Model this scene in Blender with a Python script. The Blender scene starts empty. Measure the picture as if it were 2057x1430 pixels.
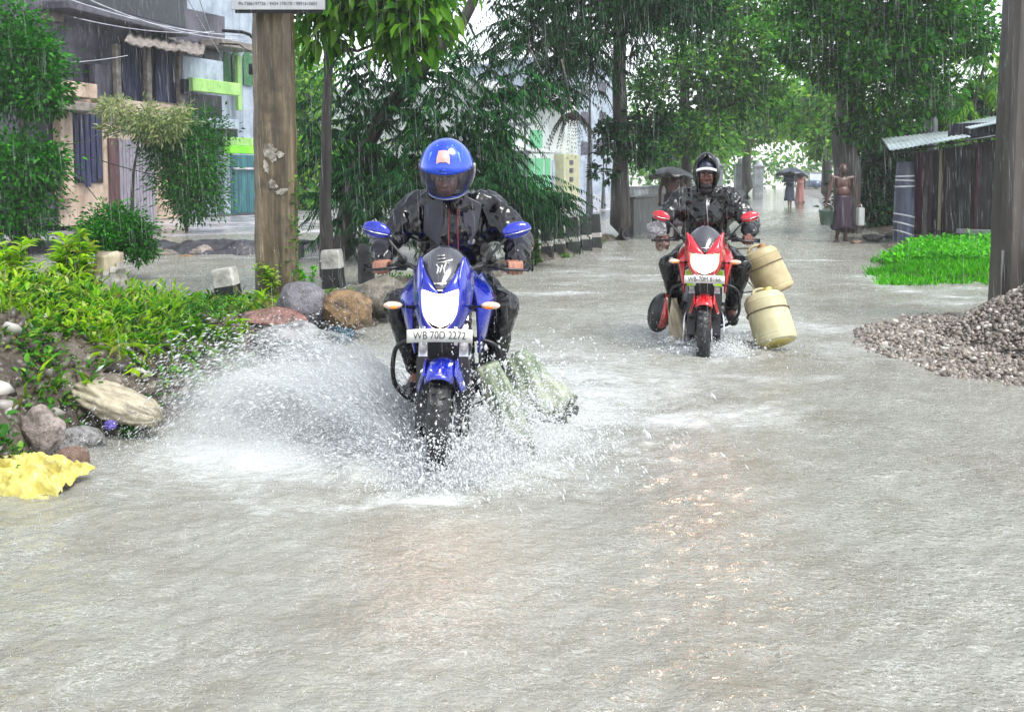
import bpy, bmesh, math, random
import numpy as np
from mathutils import Vector, Matrix, Euler, noise
R = math.radians
scene = bpy.context.scene
COL = scene.collection
rng = np.random.default_rng(11)
random.seed(11)

# ------------------------------------------------------------------ camera
FPX, CAMH, PITCH = 2000.0, 1.42, R(4.0)
PW, PH = 2057.0, 1430.0
PCX, PCY = PW / 2, 350.0 + FPX * math.tan(PITCH)

def ray(px, py):
    u = (px - PCX) / FPX; v = (PCY - py) / FPX
    c, s = math.cos(PITCH), math.sin(PITCH)
    return Vector((u, c + v * s, -s + v * c))

def P(px, py, Y):
    d = ray(px, py); t = Y / d.y
    return Vector((d.x * t, Y, CAMH + d.z * t))

def G(px, py, z=0.0):
    d = ray(px, py); t = (z - CAMH) / d.z
    return Vector((d.x * t, d.y * t, z))

cam_d = bpy.data.cameras.new('camera'); cam = bpy.data.objects.new('camera', cam_d)
COL.objects.link(cam); scene.camera = cam
cam.location = (0, 0, CAMH); cam.rotation_euler = (R(90) - PITCH, 0, 0)
cam_d.sensor_width = 36; cam_d.lens = 36 * FPX / PW
cam_d.shift_y = (PCY - PH / 2) / PW
cam_d.clip_start = 0.05; cam_d.clip_end = 2000

# ------------------------------------------------------------------ tagging
def tag(o, label=None, cat=None, group=None, kind=None):
    if label: o['label'] = label
    if cat: o['category'] = cat
    if group: o['group'] = group
    if kind: o['kind'] = kind
    return o

def thing(name, label, cat, loc=(0, 0, 0), rotz=0.0, group=None):
    o = bpy.data.objects.new(name, None); COL.objects.link(o)
    o.location = loc; o.rotation_euler = (0, 0, rotz); o.empty_display_size = 0.1
    return tag(o, label, cat, group)

# ------------------------------------------------------------------ mesh building
def link_mesh(name, me, mat=None, parent=None, smooth=True, sharp=40):
    o = bpy.data.objects.new(name, me); COL.objects.link(o)
    if mat is not None:
        for m in (mat if isinstance(mat, (list, tuple)) else [mat]): me.materials.append(m)
    if smooth:
        me.polygons.foreach_set('use_smooth', [True] * len(me.polygons))
        if sharp: me.set_sharp_from_angle(angle=R(sharp))
    if parent is not None: o.parent = parent
    return o

def np_mesh(name, V, F, mat=None, parent=None, smooth=False, sharp=0):
    """V (n,3) array, F (m,k) array of equal-size faces"""
    V = np.asarray(V, np.float32); F = np.asarray(F, np.int32)
    me = bpy.data.meshes.new(name)
    me.vertices.add(len(V)); me.vertices.foreach_set('co', V.ravel())
    k = F.shape[1]
    me.loops.add(F.size); me.loops.foreach_set('vertex_index', F.ravel())
    me.polygons.add(len(F))
    me.polygons.foreach_set('loop_start', np.arange(0, F.size, k, dtype=np.int32))
    me.update(calc_edges=True); me.validate()
    return link_mesh(name, me, mat, parent, smooth, sharp)

def frame_from(d, up=Vector((0, 0, 1))):
    d = Vector(d).normalized()
    if abs(d.dot(up)) > 0.98: up = Vector((1, 0, 0))
    a = d.cross(up).normalized(); b = a.cross(d).normalized()
    return a, b, d

class MB:
    def __init__(s): s.v = []; s.f = []; s.mi = []; s.m = 0
    def add(s, verts, faces, M=None):
        o = len(s.v)
        for q in verts:
            q = Vector(q)
            s.v.append(M @ q if M is not None else q)
        for f in faces: s.f.append(tuple(i + o for i in f)); s.mi.append(s.m)
        return s
    def box(s, c, d, rot=None, taper=1.0):
        hx, hy, hz = d[0] / 2, d[1] / 2, d[2] / 2
        vs = [(-hx, -hy, -hz), (hx, -hy, -hz), (hx, hy, -hz), (-hx, hy, -hz),
              (-hx * taper, -hy * taper, hz), (hx * taper, -hy * taper, hz), (hx * taper, hy * taper, hz), (-hx * taper, hy * taper, hz)]
        M = Matrix.Translation(c)
        if rot is not None: M = M @ (rot.to_matrix().to_4x4() if isinstance(rot, Euler) else rot.to_4x4())
        return s.add(vs, [(0, 3, 2, 1), (4, 5, 6, 7), (0, 1, 5, 4), (1, 2, 6, 5), (2, 3, 7, 6), (3, 0, 4, 7)], M)
    def tube(s, pts, rad, seg=8, caps=True, flat=1.0):
        pts = [Vector(p) for p in pts]; n = len(pts)
        if not hasattr(rad, '__len__'): rad = [rad] * n
        vs = []; a = None
        for i, p in enumerate(pts):
            d = (pts[min(i + 1, n - 1)] - pts[max(i - 1, 0)])
            if d.length < 1e-9: d = Vector((0, 0, 1))
            d.normalize()
            if a is None: a, b, _ = frame_from(d)
            else:
                a = (a - d * a.dot(d))
                if a.length < 1e-6: a, b, _ = frame_from(d)
                a.normalize(); b = a.cross(d) * -1
                b = d.cross(a)
            for k in range(seg):
                t = 2 * math.pi * k / seg
                vs.append(p + (a * math.cos(t) + b * math.sin(t) * flat) * rad[i])
        fs = []
        for i in range(n - 1):
            for k in range(seg):
                k2 = (k + 1) % seg
                fs.append((i * seg + k, i * seg + k2, (i + 1) * seg + k2, (i + 1) * seg + k))
        if caps:
            fs.append(tuple(range(seg - 1, -1, -1))); fs.append(tuple((n - 1) * seg + k for k in range(seg)))
        return s.add(vs, fs)
    def capsule(s, p0, p1, r0, r1, seg=14):
        p0, p1 = Vector(p0), Vector(p1)
        d = p1 - p0
        if d.length < 1e-6: d = Vector((0, 0, 1e-4))
        dn = d.normalized(); pts = []; rad = []
        for k in range(5):
            t = math.pi / 2 * k / 4
            pts.append(p0 - dn * r0 * math.cos(t)); rad.append(max(r0 * math.sin(t), r0 * 0.02))
        for k in range(5):
            t = math.pi / 2 * k / 4
            pts.append(p1 + dn * r1 * math.sin(t)); rad.append(max(r1 * math.cos(t), r1 * 0.02))
        return s.tube(pts, rad, seg)
    def ell(s, c, r, rot=None, seg=16, rings=10):
        vs = [(0, 0, -1)]
        for i in range(1, rings):
            t = math.pi * i / rings
            for k in range(seg):
                p = 2 * math.pi * k / seg
                vs.append((math.sin(t) * math.cos(p), math.sin(t) * math.sin(p), -math.cos(t)))
        vs.append((0, 0, 1)); fs = []
        for k in range(seg): fs.append((0, 1 + (k + 1) % seg, 1 + k))
        for i in range(rings - 2):
            for k in range(seg):
                a = 1 + i * seg; b = a + seg; k2 = (k + 1) % seg
                fs.append((a + k, a + k2, b + k2, b + k))
        top = len(vs) - 1; a = 1 + (rings - 2) * seg
        for k in range(seg): fs.append((top, a + k, a + (k + 1) % seg))
        M = Matrix.Translation(c)
        if rot is not None: M = M @ rot.to_matrix().to_4x4() if isinstance(rot, Euler) else M @ rot.to_4x4()
        M = M @ Matrix.Diagonal((r[0], r[1], r[2], 1))
        return s.add(vs, fs, M)
    def lathe(s, prof, seg=24, M=None, caps=False):
        vs = []; n = len(prof)
        for r, z in prof:
            for k in range(seg):
                t = 2 * math.pi * k / seg
                vs.append((r * math.cos(t), r * math.sin(t), z))
        fs = []
        for i in range(n - 1):
            for k in range(seg):
                k2 = (k + 1) % seg
                fs.append((i * seg + k, i * seg + k2, (i + 1) * seg + k2, (i + 1) * seg + k))
        if caps:
            fs.append(tuple(range(seg - 1, -1, -1))); fs.append(tuple((n - 1) * seg + k for k in range(seg)))
        return s.add(vs, fs, M)
    def loft(s, rings, caps=True, closed=True):
        n = len(rings[0]); vs = [p for r in rings for p in r]; fs = []
        for i in range(len(rings) - 1):
            for k in range(n if closed else n - 1):
                k2 = (k + 1) % n
                fs.append((i * n + k, i * n + k2, (i + 1) * n + k2, (i + 1) * n + k))
        if caps:
            fs.append(tuple(range(n - 1, -1, -1))); fs.append(tuple((len(rings) - 1) * n + k for k in range(n)))
        return s.add(vs, fs)
    def slab(s, poly, d):
        """polygon (list of Vector) extruded by vector d"""
        n = len(poly); d = Vector(d)
        vs = [Vector(p) for p in poly] + [Vector(p) + d for p in poly]
        fs = [tuple(range(n - 1, -1, -1)), tuple(range(n, 2 * n))]
        for k in range(n): fs.append((k, (k + 1) % n, n + (k + 1) % n, n + k))
        return s.add(vs, fs)
    def mesh(s, name):
        me = bpy.data.meshes.new(name)
        me.from_pydata([tuple(v) for v in s.v], [], s.f); me.validate()
        bm = bmesh.new(); bm.from_mesh(me); bmesh.ops.recalc_face_normals(bm, faces=bm.faces); bm.to_mesh(me); bm.free()
        if any(s.mi) and len(me.polygons) == len(s.mi): me.polygons.foreach_set('material_index', s.mi)
        return me
    def build(s, name, mat, parent=None, smooth=True, bevel=0, sub=0, sharp=40, seg=2, solid=0):
        o = link_mesh(name, s.mesh(name), mat, parent, smooth, sharp)
        if solid:
            m = o.modifiers.new('solid', 'SOLIDIFY'); m.thickness = solid; m.offset = 0
        if bevel:
            m = o.modifiers.new('bevel', 'BEVEL'); m.width = bevel; m.segments = seg; m.limit_method = 'ANGLE'; m.angle_limit = R(35)
        if sub:
            m = o.modifiers.new('sub', 'SUBSURF'); m.levels = sub; m.render_levels = sub
        return o

def bake(o):
    dg = bpy.context.evaluated_depsgraph_get()
    me = bpy.data.meshes.new_from_object(o.evaluated_get(dg))
    old = o.data; o.modifiers.clear(); o.data = me
    if old.users == 0: bpy.data.meshes.remove(old)
    return o

def fuse(mb, name, mat, parent=None, voxel=0.008, smooth=4, wr=0, wscale=6.0, wstretch=(1, 1, 1), seed=0, fac=0.5):
    """one continuous skin over overlapping solids (voxel remesh), optionally with cloth folds"""
    me = bpy.data.meshes.new(name); me.from_pydata([tuple(v) for v in mb.v], [], mb.f)
    bm = bmesh.new(); bm.from_mesh(me); bmesh.ops.recalc_face_normals(bm, faces=bm.faces); bm.to_mesh(me); bm.free()
    o = bpy.data.objects.new(name, me); COL.objects.link(o)
    m = o.modifiers.new('r', 'REMESH'); m.mode = 'VOXEL'; m.voxel_size = voxel
    m = o.modifiers.new('s', 'SMOOTH'); m.factor = fac; m.iterations = smooth
    bpy.context.view_layer.update()
    bake(o)
    me = o.data; me.materials.clear()
    for mm in (mat if isinstance(mat, (list, tuple)) else [mat]): me.materials.append(mm)
    if wr:
        n = len(me.vertices); co = np.empty(n * 3); me.vertices.foreach_get('co', co); co = co.reshape(-1, 3)
        no = np.empty(n * 3); me.vertices.foreach_get('normal', no); no = no.reshape(-1, 3)
        d = np.empty(n); sd = Vector((seed * 3.1, seed * 1.7, seed * 0.9)); st = Vector(wstretch)
        for i in range(n):
            q = Vector((co[i][0] * st.x, co[i][1] * st.y, co[i][2] * st.z)) * wscale + sd
            a = noise.noise(q); b = noise.noise(q * 2.3 + Vector((5, 2, 1)))
            d[i] = (1 - abs(a) * 2.2) * 0.7 + (1 - abs(b) * 2.2) * 0.35 - 0.5
        co += no * (d * wr)[:, None]
        me.vertices.foreach_set('co', co.astype(np.float32).ravel()); me.update()
    me.polygons.foreach_set('use_smooth', [True] * len(me.polygons))
    if parent is not None: o.parent = parent
    return o

# ------------------------------------------------------------------ copies
def children_of(o): return [c for c in bpy.data.objects if c.parent is o]
def copy_tree(o, parent=None):
    c = o.copy(); COL.objects.link(c)
    if parent is not None: c.parent = parent
    for ch in children_of(o): copy_tree(ch, c)
    return c

# ------------------------------------------------------------------ materials
def hexc(h):
    h = h.lstrip('#'); c = [int(h[i:i + 2], 16) / 255 for i in (0, 2, 4)]
    return tuple(x / 12.92 if x <= 0.04045 else ((x + 0.055) / 1.055) ** 2.4 for x in c)
def c4(c): return (c[0], c[1], c[2], 1.0)

class NT:
    def __init__(s, name):
        s.mat = bpy.data.materials.new(name); s.mat.use_nodes = True
        s.t = s.mat.node_tree; s.t.nodes.clear()
        s.out = s.n('ShaderNodeOutputMaterial')
    def n(s, typ, **kw):
        o = s.t.nodes.new(typ)
        for k, v in kw.items(): setattr(o, k, v)
        return o
    def l(s, a, b): s.t.links.new(a, b)
    def coord(s, which='Object', scale=(1, 1, 1), rot=(0, 0, 0)):
        tc = s.n('ShaderNodeTexCoord'); mp = s.n('ShaderNodeMapping')
        mp.inputs['Scale'].default_value = scale; mp.inputs['Rotation'].default_value = rot
        s.l(tc.outputs[which], mp.inputs['Vector']); return mp.outputs['Vector']
    def noise(s, vec, scale, detail=4, rough=0.55, dist=0.0):
        o = s.n('ShaderNodeTexNoise'); o.inputs['Scale'].default_value = scale
        o.inputs['Detail'].default_value = detail; o.inputs['Roughness'].default_value = rough
        o.inputs['Distortion'].default_value = dist
        s.l(vec, o.inputs['Vector']); return o.outputs['Fac']
    def ramp(s, fac, stops, interp='LINEAR'):
        o = s.n('ShaderNodeValToRGB'); e = o.color_ramp.elements; o.color_ramp.interpolation = interp
        while len(e) < len(stops): e.new(0.5)
        for k, (p, c) in enumerate(stops):
            e[k].position = p; e[k].color = c4(c) if hasattr(c, '__len__') else (c, c, c, 1)
        s.l(fac, o.inputs['Fac']); return o.outputs['Color']
    def mix(s, a, b, fac, typ='MIX'):
        o = s.n('ShaderNodeMix', data_type='RGBA', blend_type=typ)
        for sock, val in ((o.inputs['Factor'], fac), (o.inputs['A'], a), (o.inputs['B'], b)):
            if hasattr(val, 'is_linked') or isinstance(val, bpy.types.NodeSocket): s.l(val, sock)
            elif hasattr(val, '__len__'): sock.default_value = c4(val)
            else: sock.default_value = val
        return o.outputs['Result']
    def math(s, op, a, b=None):
        o = s.n('ShaderNodeMath', operation=op)
        for k, v in enumerate((a, b)):
            if v is None: continue
            if isinstance(v, bpy.types.NodeSocket): s.l(v, o.inputs[k])
            else: o.inputs[k].default_value = v
        return o.outputs['Value']
    def bump(s, h, strength=0.3, dist=0.01, prev=None):
        o = s.n('ShaderNodeBump'); o.inputs['Distance'].default_value = dist
        if isinstance(strength, bpy.types.NodeSocket): s.l(strength, o.inputs['Strength'])
        else: o.inputs['Strength'].default_value = strength
        s.l(h, o.inputs['Height'])
        if prev is not None: s.l(prev, o.inputs['Normal'])
        return o.outputs['Normal']
    def bsdf(s, color, rough=0.5, metal=0.0, normal=None, **kw):
        o = s.n('ShaderNodeBsdfPrincipled')
        for name, val in (('Base Color', color), ('Roughness', rough), ('Metallic', metal)):
            if isinstance(val, bpy.types.NodeSocket): s.l(val, o.inputs[name])
            elif hasattr(val, '__len__'): o.inputs[name].default_value = c4(val)
            else: o.inputs[name].default_value = val
        for k, v in kw.items():
            k = k.replace('_', ' ')
            if isinstance(v, bpy.types.NodeSocket): s.l(v, o.inputs[k])
            else: o.inputs[k].default_value = c4(v) if hasattr(v, '__len__') else v
        if normal is not None: s.l(normal, o.inputs['Normal'])
        return o.outputs['BSDF']
    def done(s, sh): s.l(sh, s.out.inputs['Surface']); return s.mat

def M_(name, col, col2=None, scale=4.0, rough=0.5, metal=0.0, bump=0.0, bscale=40.0, stretch=(1, 1, 1), lo=0.35, hi=0.65, coat=0.0, bdist=0.01, detail=5, rvar=0.0):
    t = NT(name); v = t.coord('Object', stretch)
    c = col
    if col2 is not None:
        c = t.ramp(t.noise(v, scale, detail, 0.6), [(lo, col), (hi, col2)])
    nrm = None
    if bump: nrm = t.bump(t.noise(v, bscale, 4, 0.6), bump, bdist)
    rg = rough
    if rvar: 
        rr = t.ramp(t.noise(v, scale * 1.7, 4, 0.6), [(0.35, max(rough - rvar, 0.02)), (0.65, min(rough + rvar, 1))]); rg = rr
    kw = {}
    if coat: kw['Coat_Weight'] = coat; 
    return t.done(t.bsdf(c, rg, metal, nrm, **kw))

def leaf_mat(name, cols, rough=0.35, trans=0.35, tint=(0.9, 1.0, 0.3)):
    t = NT(name); g = t.n('ShaderNodeNewGeometry')
    n = len(cols)
    c = t.ramp(g.outputs['Random Per Island'], [(i / max(n - 1, 1), q) for i, q in enumerate(cols)])
    v = t.coord('Object'); c = t.mix(c, cols[0], t.ramp(t.noise(v, 0.9, 2), [(0.42, 0.0), (0.62, 0.55)]))
    b = t.bsdf(c, min(rough + 0.2, 0.6), 0.0, None, Specular_IOR_Level=0.22)
    tr = t.n('ShaderNodeBsdfTranslucent'); t.l(t.mix(c, tint, 0.3, 'MULTIPLY'), tr.inputs['Color'])
    m = t.n('ShaderNodeMixShader'); m.inputs[0].default_value = trans
    t.l(b, m.inputs[1]); t.l(tr.outputs[0], m.inputs[2])
    return t.done(m.outputs[0])

# ------------------------------------------------------------------ scattered leaf meshes
KITE_V = np.array([[0, 0, 0], [-0.5, 0.42, 0.10], [0.5, 0.42, 0.10], [0, 1.0, -0.12]], np.float32)
KITE_F = np.array([[0, 2, 3], [0, 3, 1]], np.int32)
# long leaf bent along its rib: 7 vertices
BLADE_V = np.array([[0, 0, 0], [-0.42, 0.3, 0.10], [0.42, 0.3, 0.10], [0, 0.33, 0.0], [-0.36, 0.68, 0.02], [0.36, 0.68, 0.02], [0, 0.68, -0.06], [0, 1, -0.26]], np.float32)
BLADE_F = np.array([[0, 3, 1], [0, 2, 3], [1, 3, 4], [3, 6, 4], [3, 2, 5], [3, 5, 6], [4, 6, 7], [6, 5, 7]], np.int32)
OCT_V = np.array([[1, 0, 0], [-1, 0, 0], [0, 1, 0], [0, -1, 0], [0, 0, 1], [0, 0, -1]], np.float32)
OCT_F = np.array([[0, 2, 4], [2, 1, 4], [1, 3, 4], [3, 0, 4], [2, 0, 5], [1, 2, 5], [3, 1, 5], [0, 3, 5]], np.int32)
_t = (1 + 5 ** 0.5) / 2
ICO_V = np.array([[-1, _t, 0], [1, _t, 0], [-1, -_t, 0], [1, -_t, 0], [0, -1, _t], [0, 1, _t], [0, -1, -_t], [0, 1, -_t], [_t, 0, -1], [_t, 0, 1], [-_t, 0, -1], [-_t, 0, 1]], np.float32) / (1 + _t * _t) ** 0.5
ICO_F = np.array([[0, 11, 5], [0, 5, 1], [0, 1, 7], [0, 7, 10], [0, 10, 11], [1, 5, 9], [5, 11, 4], [11, 10, 2], [10, 7, 6], [7, 1, 8], [3, 9, 4], [3, 4, 2], [3, 2, 6], [3, 6, 8], [3, 8, 9], [4, 9, 5], [2, 4, 11], [6, 2, 10], [8, 6, 7], [9, 8, 1]], np.int32)

def unit(a): return a / np.maximum(np.linalg.norm(a, axis=-1, keepdims=True), 1e-9)

def frames(d, roll=None, up=None):
    """d (n,3) -> rotation matrices (n,3,3) with columns x,y,z and y along d"""
    n = len(d); d = unit(d)
    u = np.tile(np.array([0, 0, 1.0]), (n, 1)) if up is None else up
    x = np.cross(d, u); bad = np.linalg.norm(x, axis=1) < 1e-3; x[bad] = [1, 0, 0]
    x = unit(x); z = np.cross(x, d)
    if roll is not None:
        c, s = np.cos(roll)[:, None], np.sin(roll)[:, None]
        x, z = x * c + z * s, z * c - x * s
    return np.stack([x, d, z], axis=2)

def scatter(tv, tf, pos, rot, scl):
    """instances of one template merged in numpy. scl (n,) or (n,3)"""
    n = len(pos); scl = np.asarray(scl, np.float32)
    if scl.ndim == 1: scl = np.repeat(scl[:, None], 3, 1)
    v = tv[None] * scl[:, None, :]
    v = np.einsum('nij,nkj->nki', rot, v) + pos[:, None, :]
    f = tf[None] + (np.arange(n) * len(tv))[:, None, None]
    return v.reshape(-1, 3), f.reshape(-1, tf.shape[1])

def rand_dirs(n, r=None):
    r = r or rng
    return unit(r.normal(size=(n, 3)))

def vnoise(co, scale, seed=0.0):
    """noise values at (n,3) coordinates, a python loop, for a few 1e5 points at most"""
    s = Vector((seed, seed * 0.7, -seed * 0.3))
    return np.array([noise.noise(Vector((float(c[0]), float(c[1]), float(c[2]))) * scale + s) for c in co])

def text_mesh(txt, size=0.1, depth=0.001, align='CENTER'):
    cu = bpy.data.curves.new('t', 'FONT'); cu.body = txt; cu.size = size; cu.extrude = depth; cu.align_x = align; cu.align_y = 'CENTER'
    o = bpy.data.objects.new('t', cu); COL.objects.link(o); bpy.context.view_layer.update()
    me = bpy.data.meshes.new_from_object(o.evaluated_get(bpy.context.evaluated_depsgraph_get()))
    bpy.data.objects.remove(o); bpy.data.curves.remove(cu)
    return me
# ------------------------------------------------------------------ light, sky, air
SUN_EL, SUN_ROT = R(60), R(128)
w = bpy.data.worlds.new('World'); scene.world = w; w.use_nodes = True
nt = w.node_tree; nt.nodes.clear()
sky = nt.nodes.new('ShaderNodeTexSky'); sky.sky_type = 'NISHITA'; sky.sun_disc = False
sky.sun_elevation = SUN_EL; sky.sun_rotation = SUN_ROT; sky.air_density = 1.0; sky.dust_density = 1.0
hs = nt.nodes.new('ShaderNodeHueSaturation'); hs.inputs['Saturation'].default_value = 0.30
bg = nt.nodes.new('ShaderNodeBackground'); bg.inputs['Strength'].default_value = 0.15
wo = nt.nodes.new('ShaderNodeOutputWorld')
nt.links.new(sky.outputs[0], hs.inputs['Color']); nt.links.new(hs.outputs[0], bg.inputs['Color']); nt.links.new(bg.outputs[0], wo.inputs['Surface'])
sd = bpy.data.lights.new('sun', 'SUN'); sd.energy = 1.5; sd.angle = R(25); sd.color = (1.0, 0.97, 0.92)
so = bpy.data.objects.new('sun', sd); COL.objects.link(so)
# light direction for the same azimuth as the sky's sun (Blender: rotation 0 = +Y, clockwise)
az = SUN_ROT
dirv = Vector((math.sin(az) * math.cos(SUN_EL), math.cos(az) * math.cos(SUN_EL), math.sin(SUN_EL)))
so.rotation_euler = dirv.to_track_quat('Z', 'Y').to_euler()
so.location = dirv * 50
scene.view_settings.view_transform = 'Standard'; scene.view_settings.look = 'None'
scene.view_settings.exposure = 1.42; scene.view_settings.gamma = 1.0; scene.view_settings.use_curve_mapping = False
cy = scene.cycles
try:
    cy.use_denoising = True; cy.denoiser = 'OPENIMAGEDENOISE'
    cy.denoising_input_passes = 'RGB_ALBEDO_NORMAL'
except Exception: pass
cy.max_bounces = 6; cy.diffuse_bounces = 3; cy.glossy_bounces = 3; cy.transmission_bounces = 4
cy.transparent_max_bounces = 10; cy.volume_bounces = 1; cy.caustics_reflective = False; cy.caustics_refractive = False
cy.sample_clamp_indirect = 4.0

HAZE_DENSITY = 0.0010
t = NT('haze_air'); pv = t.n('ShaderNodeVolumePrincipled')
pv.inputs['Color'].default_value = (0.93, 0.96, 0.97, 1); pv.inputs['Density'].default_value = HAZE_DENSITY
pv.inputs['Anisotropy'].default_value = 0.0
t.l(pv.outputs[0], t.out.inputs['Volume'])
haze_mat = t.mat
o = MB().box((20, 85, 16.4), (240, 210, 35.2)).build('haze', haze_mat, smooth=False)
tag(o, 'pale rain haze hanging in the air along the road', 'haze', kind='stuff')

# ------------------------------------------------------------------ ground shapes
def smooth(x, a, b):
    t = np.clip((x - a) / (b - a), 0, 1); return t * t * (3 - 2 * t)

def poly_sd(X, Y, poly):
    """signed distance to a polygon, positive inside"""
    p = np.array(poly, float); n = len(p); d2 = np.full(X.shape, 1e9); ins = np.zeros(X.shape, bool)
    for i in range(n):
        a, b = p[i], p[(i + 1) % n]; e = b - a
        wx, wy = X - a[0], Y - a[1]
        tt = np.clip((wx * e[0] + wy * e[1]) / (e @ e), 0, 1)
        d2 = np.minimum(d2, (wx - e[0] * tt) ** 2 + (wy - e[1] * tt) ** 2)
        c = ((a[1] > Y) != (b[1] > Y)) & (X < (b[0] - a[0]) * (Y - a[1]) / (b[1] - a[1] + 1e-12) + a[0])
        ins ^= c
    return np.where(ins, np.sqrt(d2), -np.sqrt(d2))

def gx(px, py): g = G(px, py); return (g.x, g.y)
BANK = [(-12, 2.4), (-3.4, 3.6), gx(0, 1010), gx(130, 985), gx(210, 905), gx(320, 882), gx(430, 850), (-1.82, 6.6), (-1.7, 8.0), (-1.12, 9.0),
        (-0.5, 11.0), (0.35, 15), (1.6, 18.6), (2.6, 22), (2.0, 23), (0.5, 18.9), (-1.0, 14.2), (-2.2, 11.6), (-3.1, 10.3), (-4.2, 10.8), (-7, 12.5), (-12, 14)]
def fbm(X, Y, sc, seed, octv=4):
    """cheap tileless value noise in numpy"""
    out = np.zeros(X.shape); amp = 1.0; tot = 0
    for k in range(octv):
        u, v = X * sc + seed * 17.3 + k * 5.1, Y * sc + seed * 9.7 + k * 3.3
        iu, iv = np.floor(u).astype(np.int64), np.floor(v).astype(np.int64); fu, fv = u - iu, v - iv
        fu = fu * fu * (3 - 2 * fu); fv = fv * fv * (3 - 2 * fv)
        def h(a, b):
            q = np.sin(a * 127.1 + b * 311.7 + seed * 74.7) * 43758.5453
            return q - np.floor(q)
        val = (h(iu, iv) * (1 - fu) + h(iu + 1, iv) * fu) * (1 - fv) + (h(iu, iv + 1) * (1 - fu) + h(iu + 1, iv + 1) * fu) * fv
        out += val * amp; tot += amp; amp *= 0.5; sc *= 2.03
    return out / tot - 0.5

def bank_h(X, Y):
    d = poly_sd(X, Y, BANK)
    H = 0.10 + 0.55 * np.exp(-((X + 3.3) / 1.15) ** 2 - ((Y - 6.0) / 2.2) ** 2)
    d2 = d + fbm(X, Y, 2.2, 1) * 0.35
    h = -0.17 + smooth(d2, -0.05, 0.45) * (H + 0.17)
    h = h - 0.30 * np.exp(-((X + 2.25) / .34) ** 2 - ((Y - 4.95) / .45) ** 2)
    return h + smooth(d2, -0.1, 0.3) * (fbm(X, Y, 3.0, 2) * 0.16 + fbm(X, Y, 11.0, 3) * 0.05)

def grid_mesh(name, xs, ys, hf, mat, cut=None):
    X, Y = np.meshgrid(xs, ys); Z = hf(X, Y)
    V = np.stack([X, Y, Z], -1).reshape(-1, 3); nx, ny = len(xs), len(ys)
    i = (np.arange(ny - 1)[:, None] * nx + np.arange(nx - 1)[None]).ravel()
    F = np.stack([i, i + 1, i + nx + 1, i + nx], 1)
    if cut is not None:
        keep = (Z.ravel()[F] > cut).any(1); F = F[keep]
    return np_mesh(name, V, F, mat, smooth=True, sharp=0)

t = NT('earth_mud'); v = t.coord('Object')
c = t.ramp(t.noise(v, 3.0, 8, 0.65), [(0.3, hexc('#211c17')), (0.5, hexc('#463d33')), (0.68, hexc('#6a6156'))])
vo = t.n('ShaderNodeTexVoronoi'); vo.inputs['Scale'].default_value = 16; t.l(v, vo.inputs['Vector'])
c = t.mix(c, hexc('#9a948a'), t.ramp(vo.outputs['Distance'], [(0.12, 0.55), (0.3, 0.0)]))
nb = t.bump(t.noise(v, 22, 6, 0.7), 0.7, 0.03); nb = t.bump(vo.outputs['Distance'], 0.5, 0.03, nb)
MUD = t.done(t.bsdf(c, 0.42, 0, nb))
GRITTY = M_('wet_grit', hexc('#4d4a45'), hexc('#7d7a74'), 2.5, 0.35, bump=0.5, bscale=60, bdist=0.01)

o = grid_mesh('ground', np.linspace(-160, 220, 20), np.linspace(-20, 320, 20), lambda X, Y: X * 0 - 0.18, GRITTY); tag(o, kind='structure')
o = grid_mesh('earth_bank', np.arange(-9, 3.2, 0.035), np.arange(3.0, 23.5, 0.045), bank_h, MUD, cut=-0.16); tag(o, kind='structure')

VERGE = [(4.95, 13.6), (5.4, 12.9), (6.2, 12.8), (40, 12.6), (60, 60), (40, 130), (36, 130), (15.6, 52), (9.6, 28), (8.1, 22.5), (6.9, 19.3), (5.8, 16.2)]
def verge_h(X, Y):
    d = poly_sd(X, Y, VERGE) + fbm(X, Y, 0.9, 5) * 0.8
    return -0.17 + smooth(d, -0.2, 0.7) * (0.24 + 0.05 * smooth(d, 0.5, 4)) + smooth(d, -0.2, 0.5) * fbm(X, Y, 2.0, 6) * 0.09
o = grid_mesh('verge', np.arange(4, 60, 0.16), np.concatenate([np.arange(12, 30, 0.13), np.arange(30, 130, 1.0)]), verge_h, MUD, cut=-0.165); tag(o, kind='structure')

# far side of the flooded side lane: muddy median, then the yard in front of the houses
MED = [(-14, 17.0), (-7.5, 17.6), (-4.6, 17.3), (-3.2, 18.6), (-1.4, 19.2), (0.2, 21.4), (1.0, 24.0), (0.2, 24.0), (-2.0, 21.2), (-4.4, 19.8), (-8.5, 19.4), (-14, 19)]
def med_h(X, Y):
    d = poly_sd(X, Y, MED) + fbm(X, Y, 1.6, 8) * 0.5
    return -0.17 + smooth(d, -0.1, 0.5) * (0.30 + fbm(X, Y, 2.4, 9) * 0.32)
DMUD = M_('dark_median_mud', hexc('#17161a'), hexc('#45424a'), 4, 0.35, bump=0.7, bscale=14, bdist=0.03)
o = grid_mesh('median', np.arange(-14, 2, 0.09), np.arange(15.6, 26, 0.09), med_h, DMUD, cut=-0.165); tag(o, kind='structure')

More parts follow.
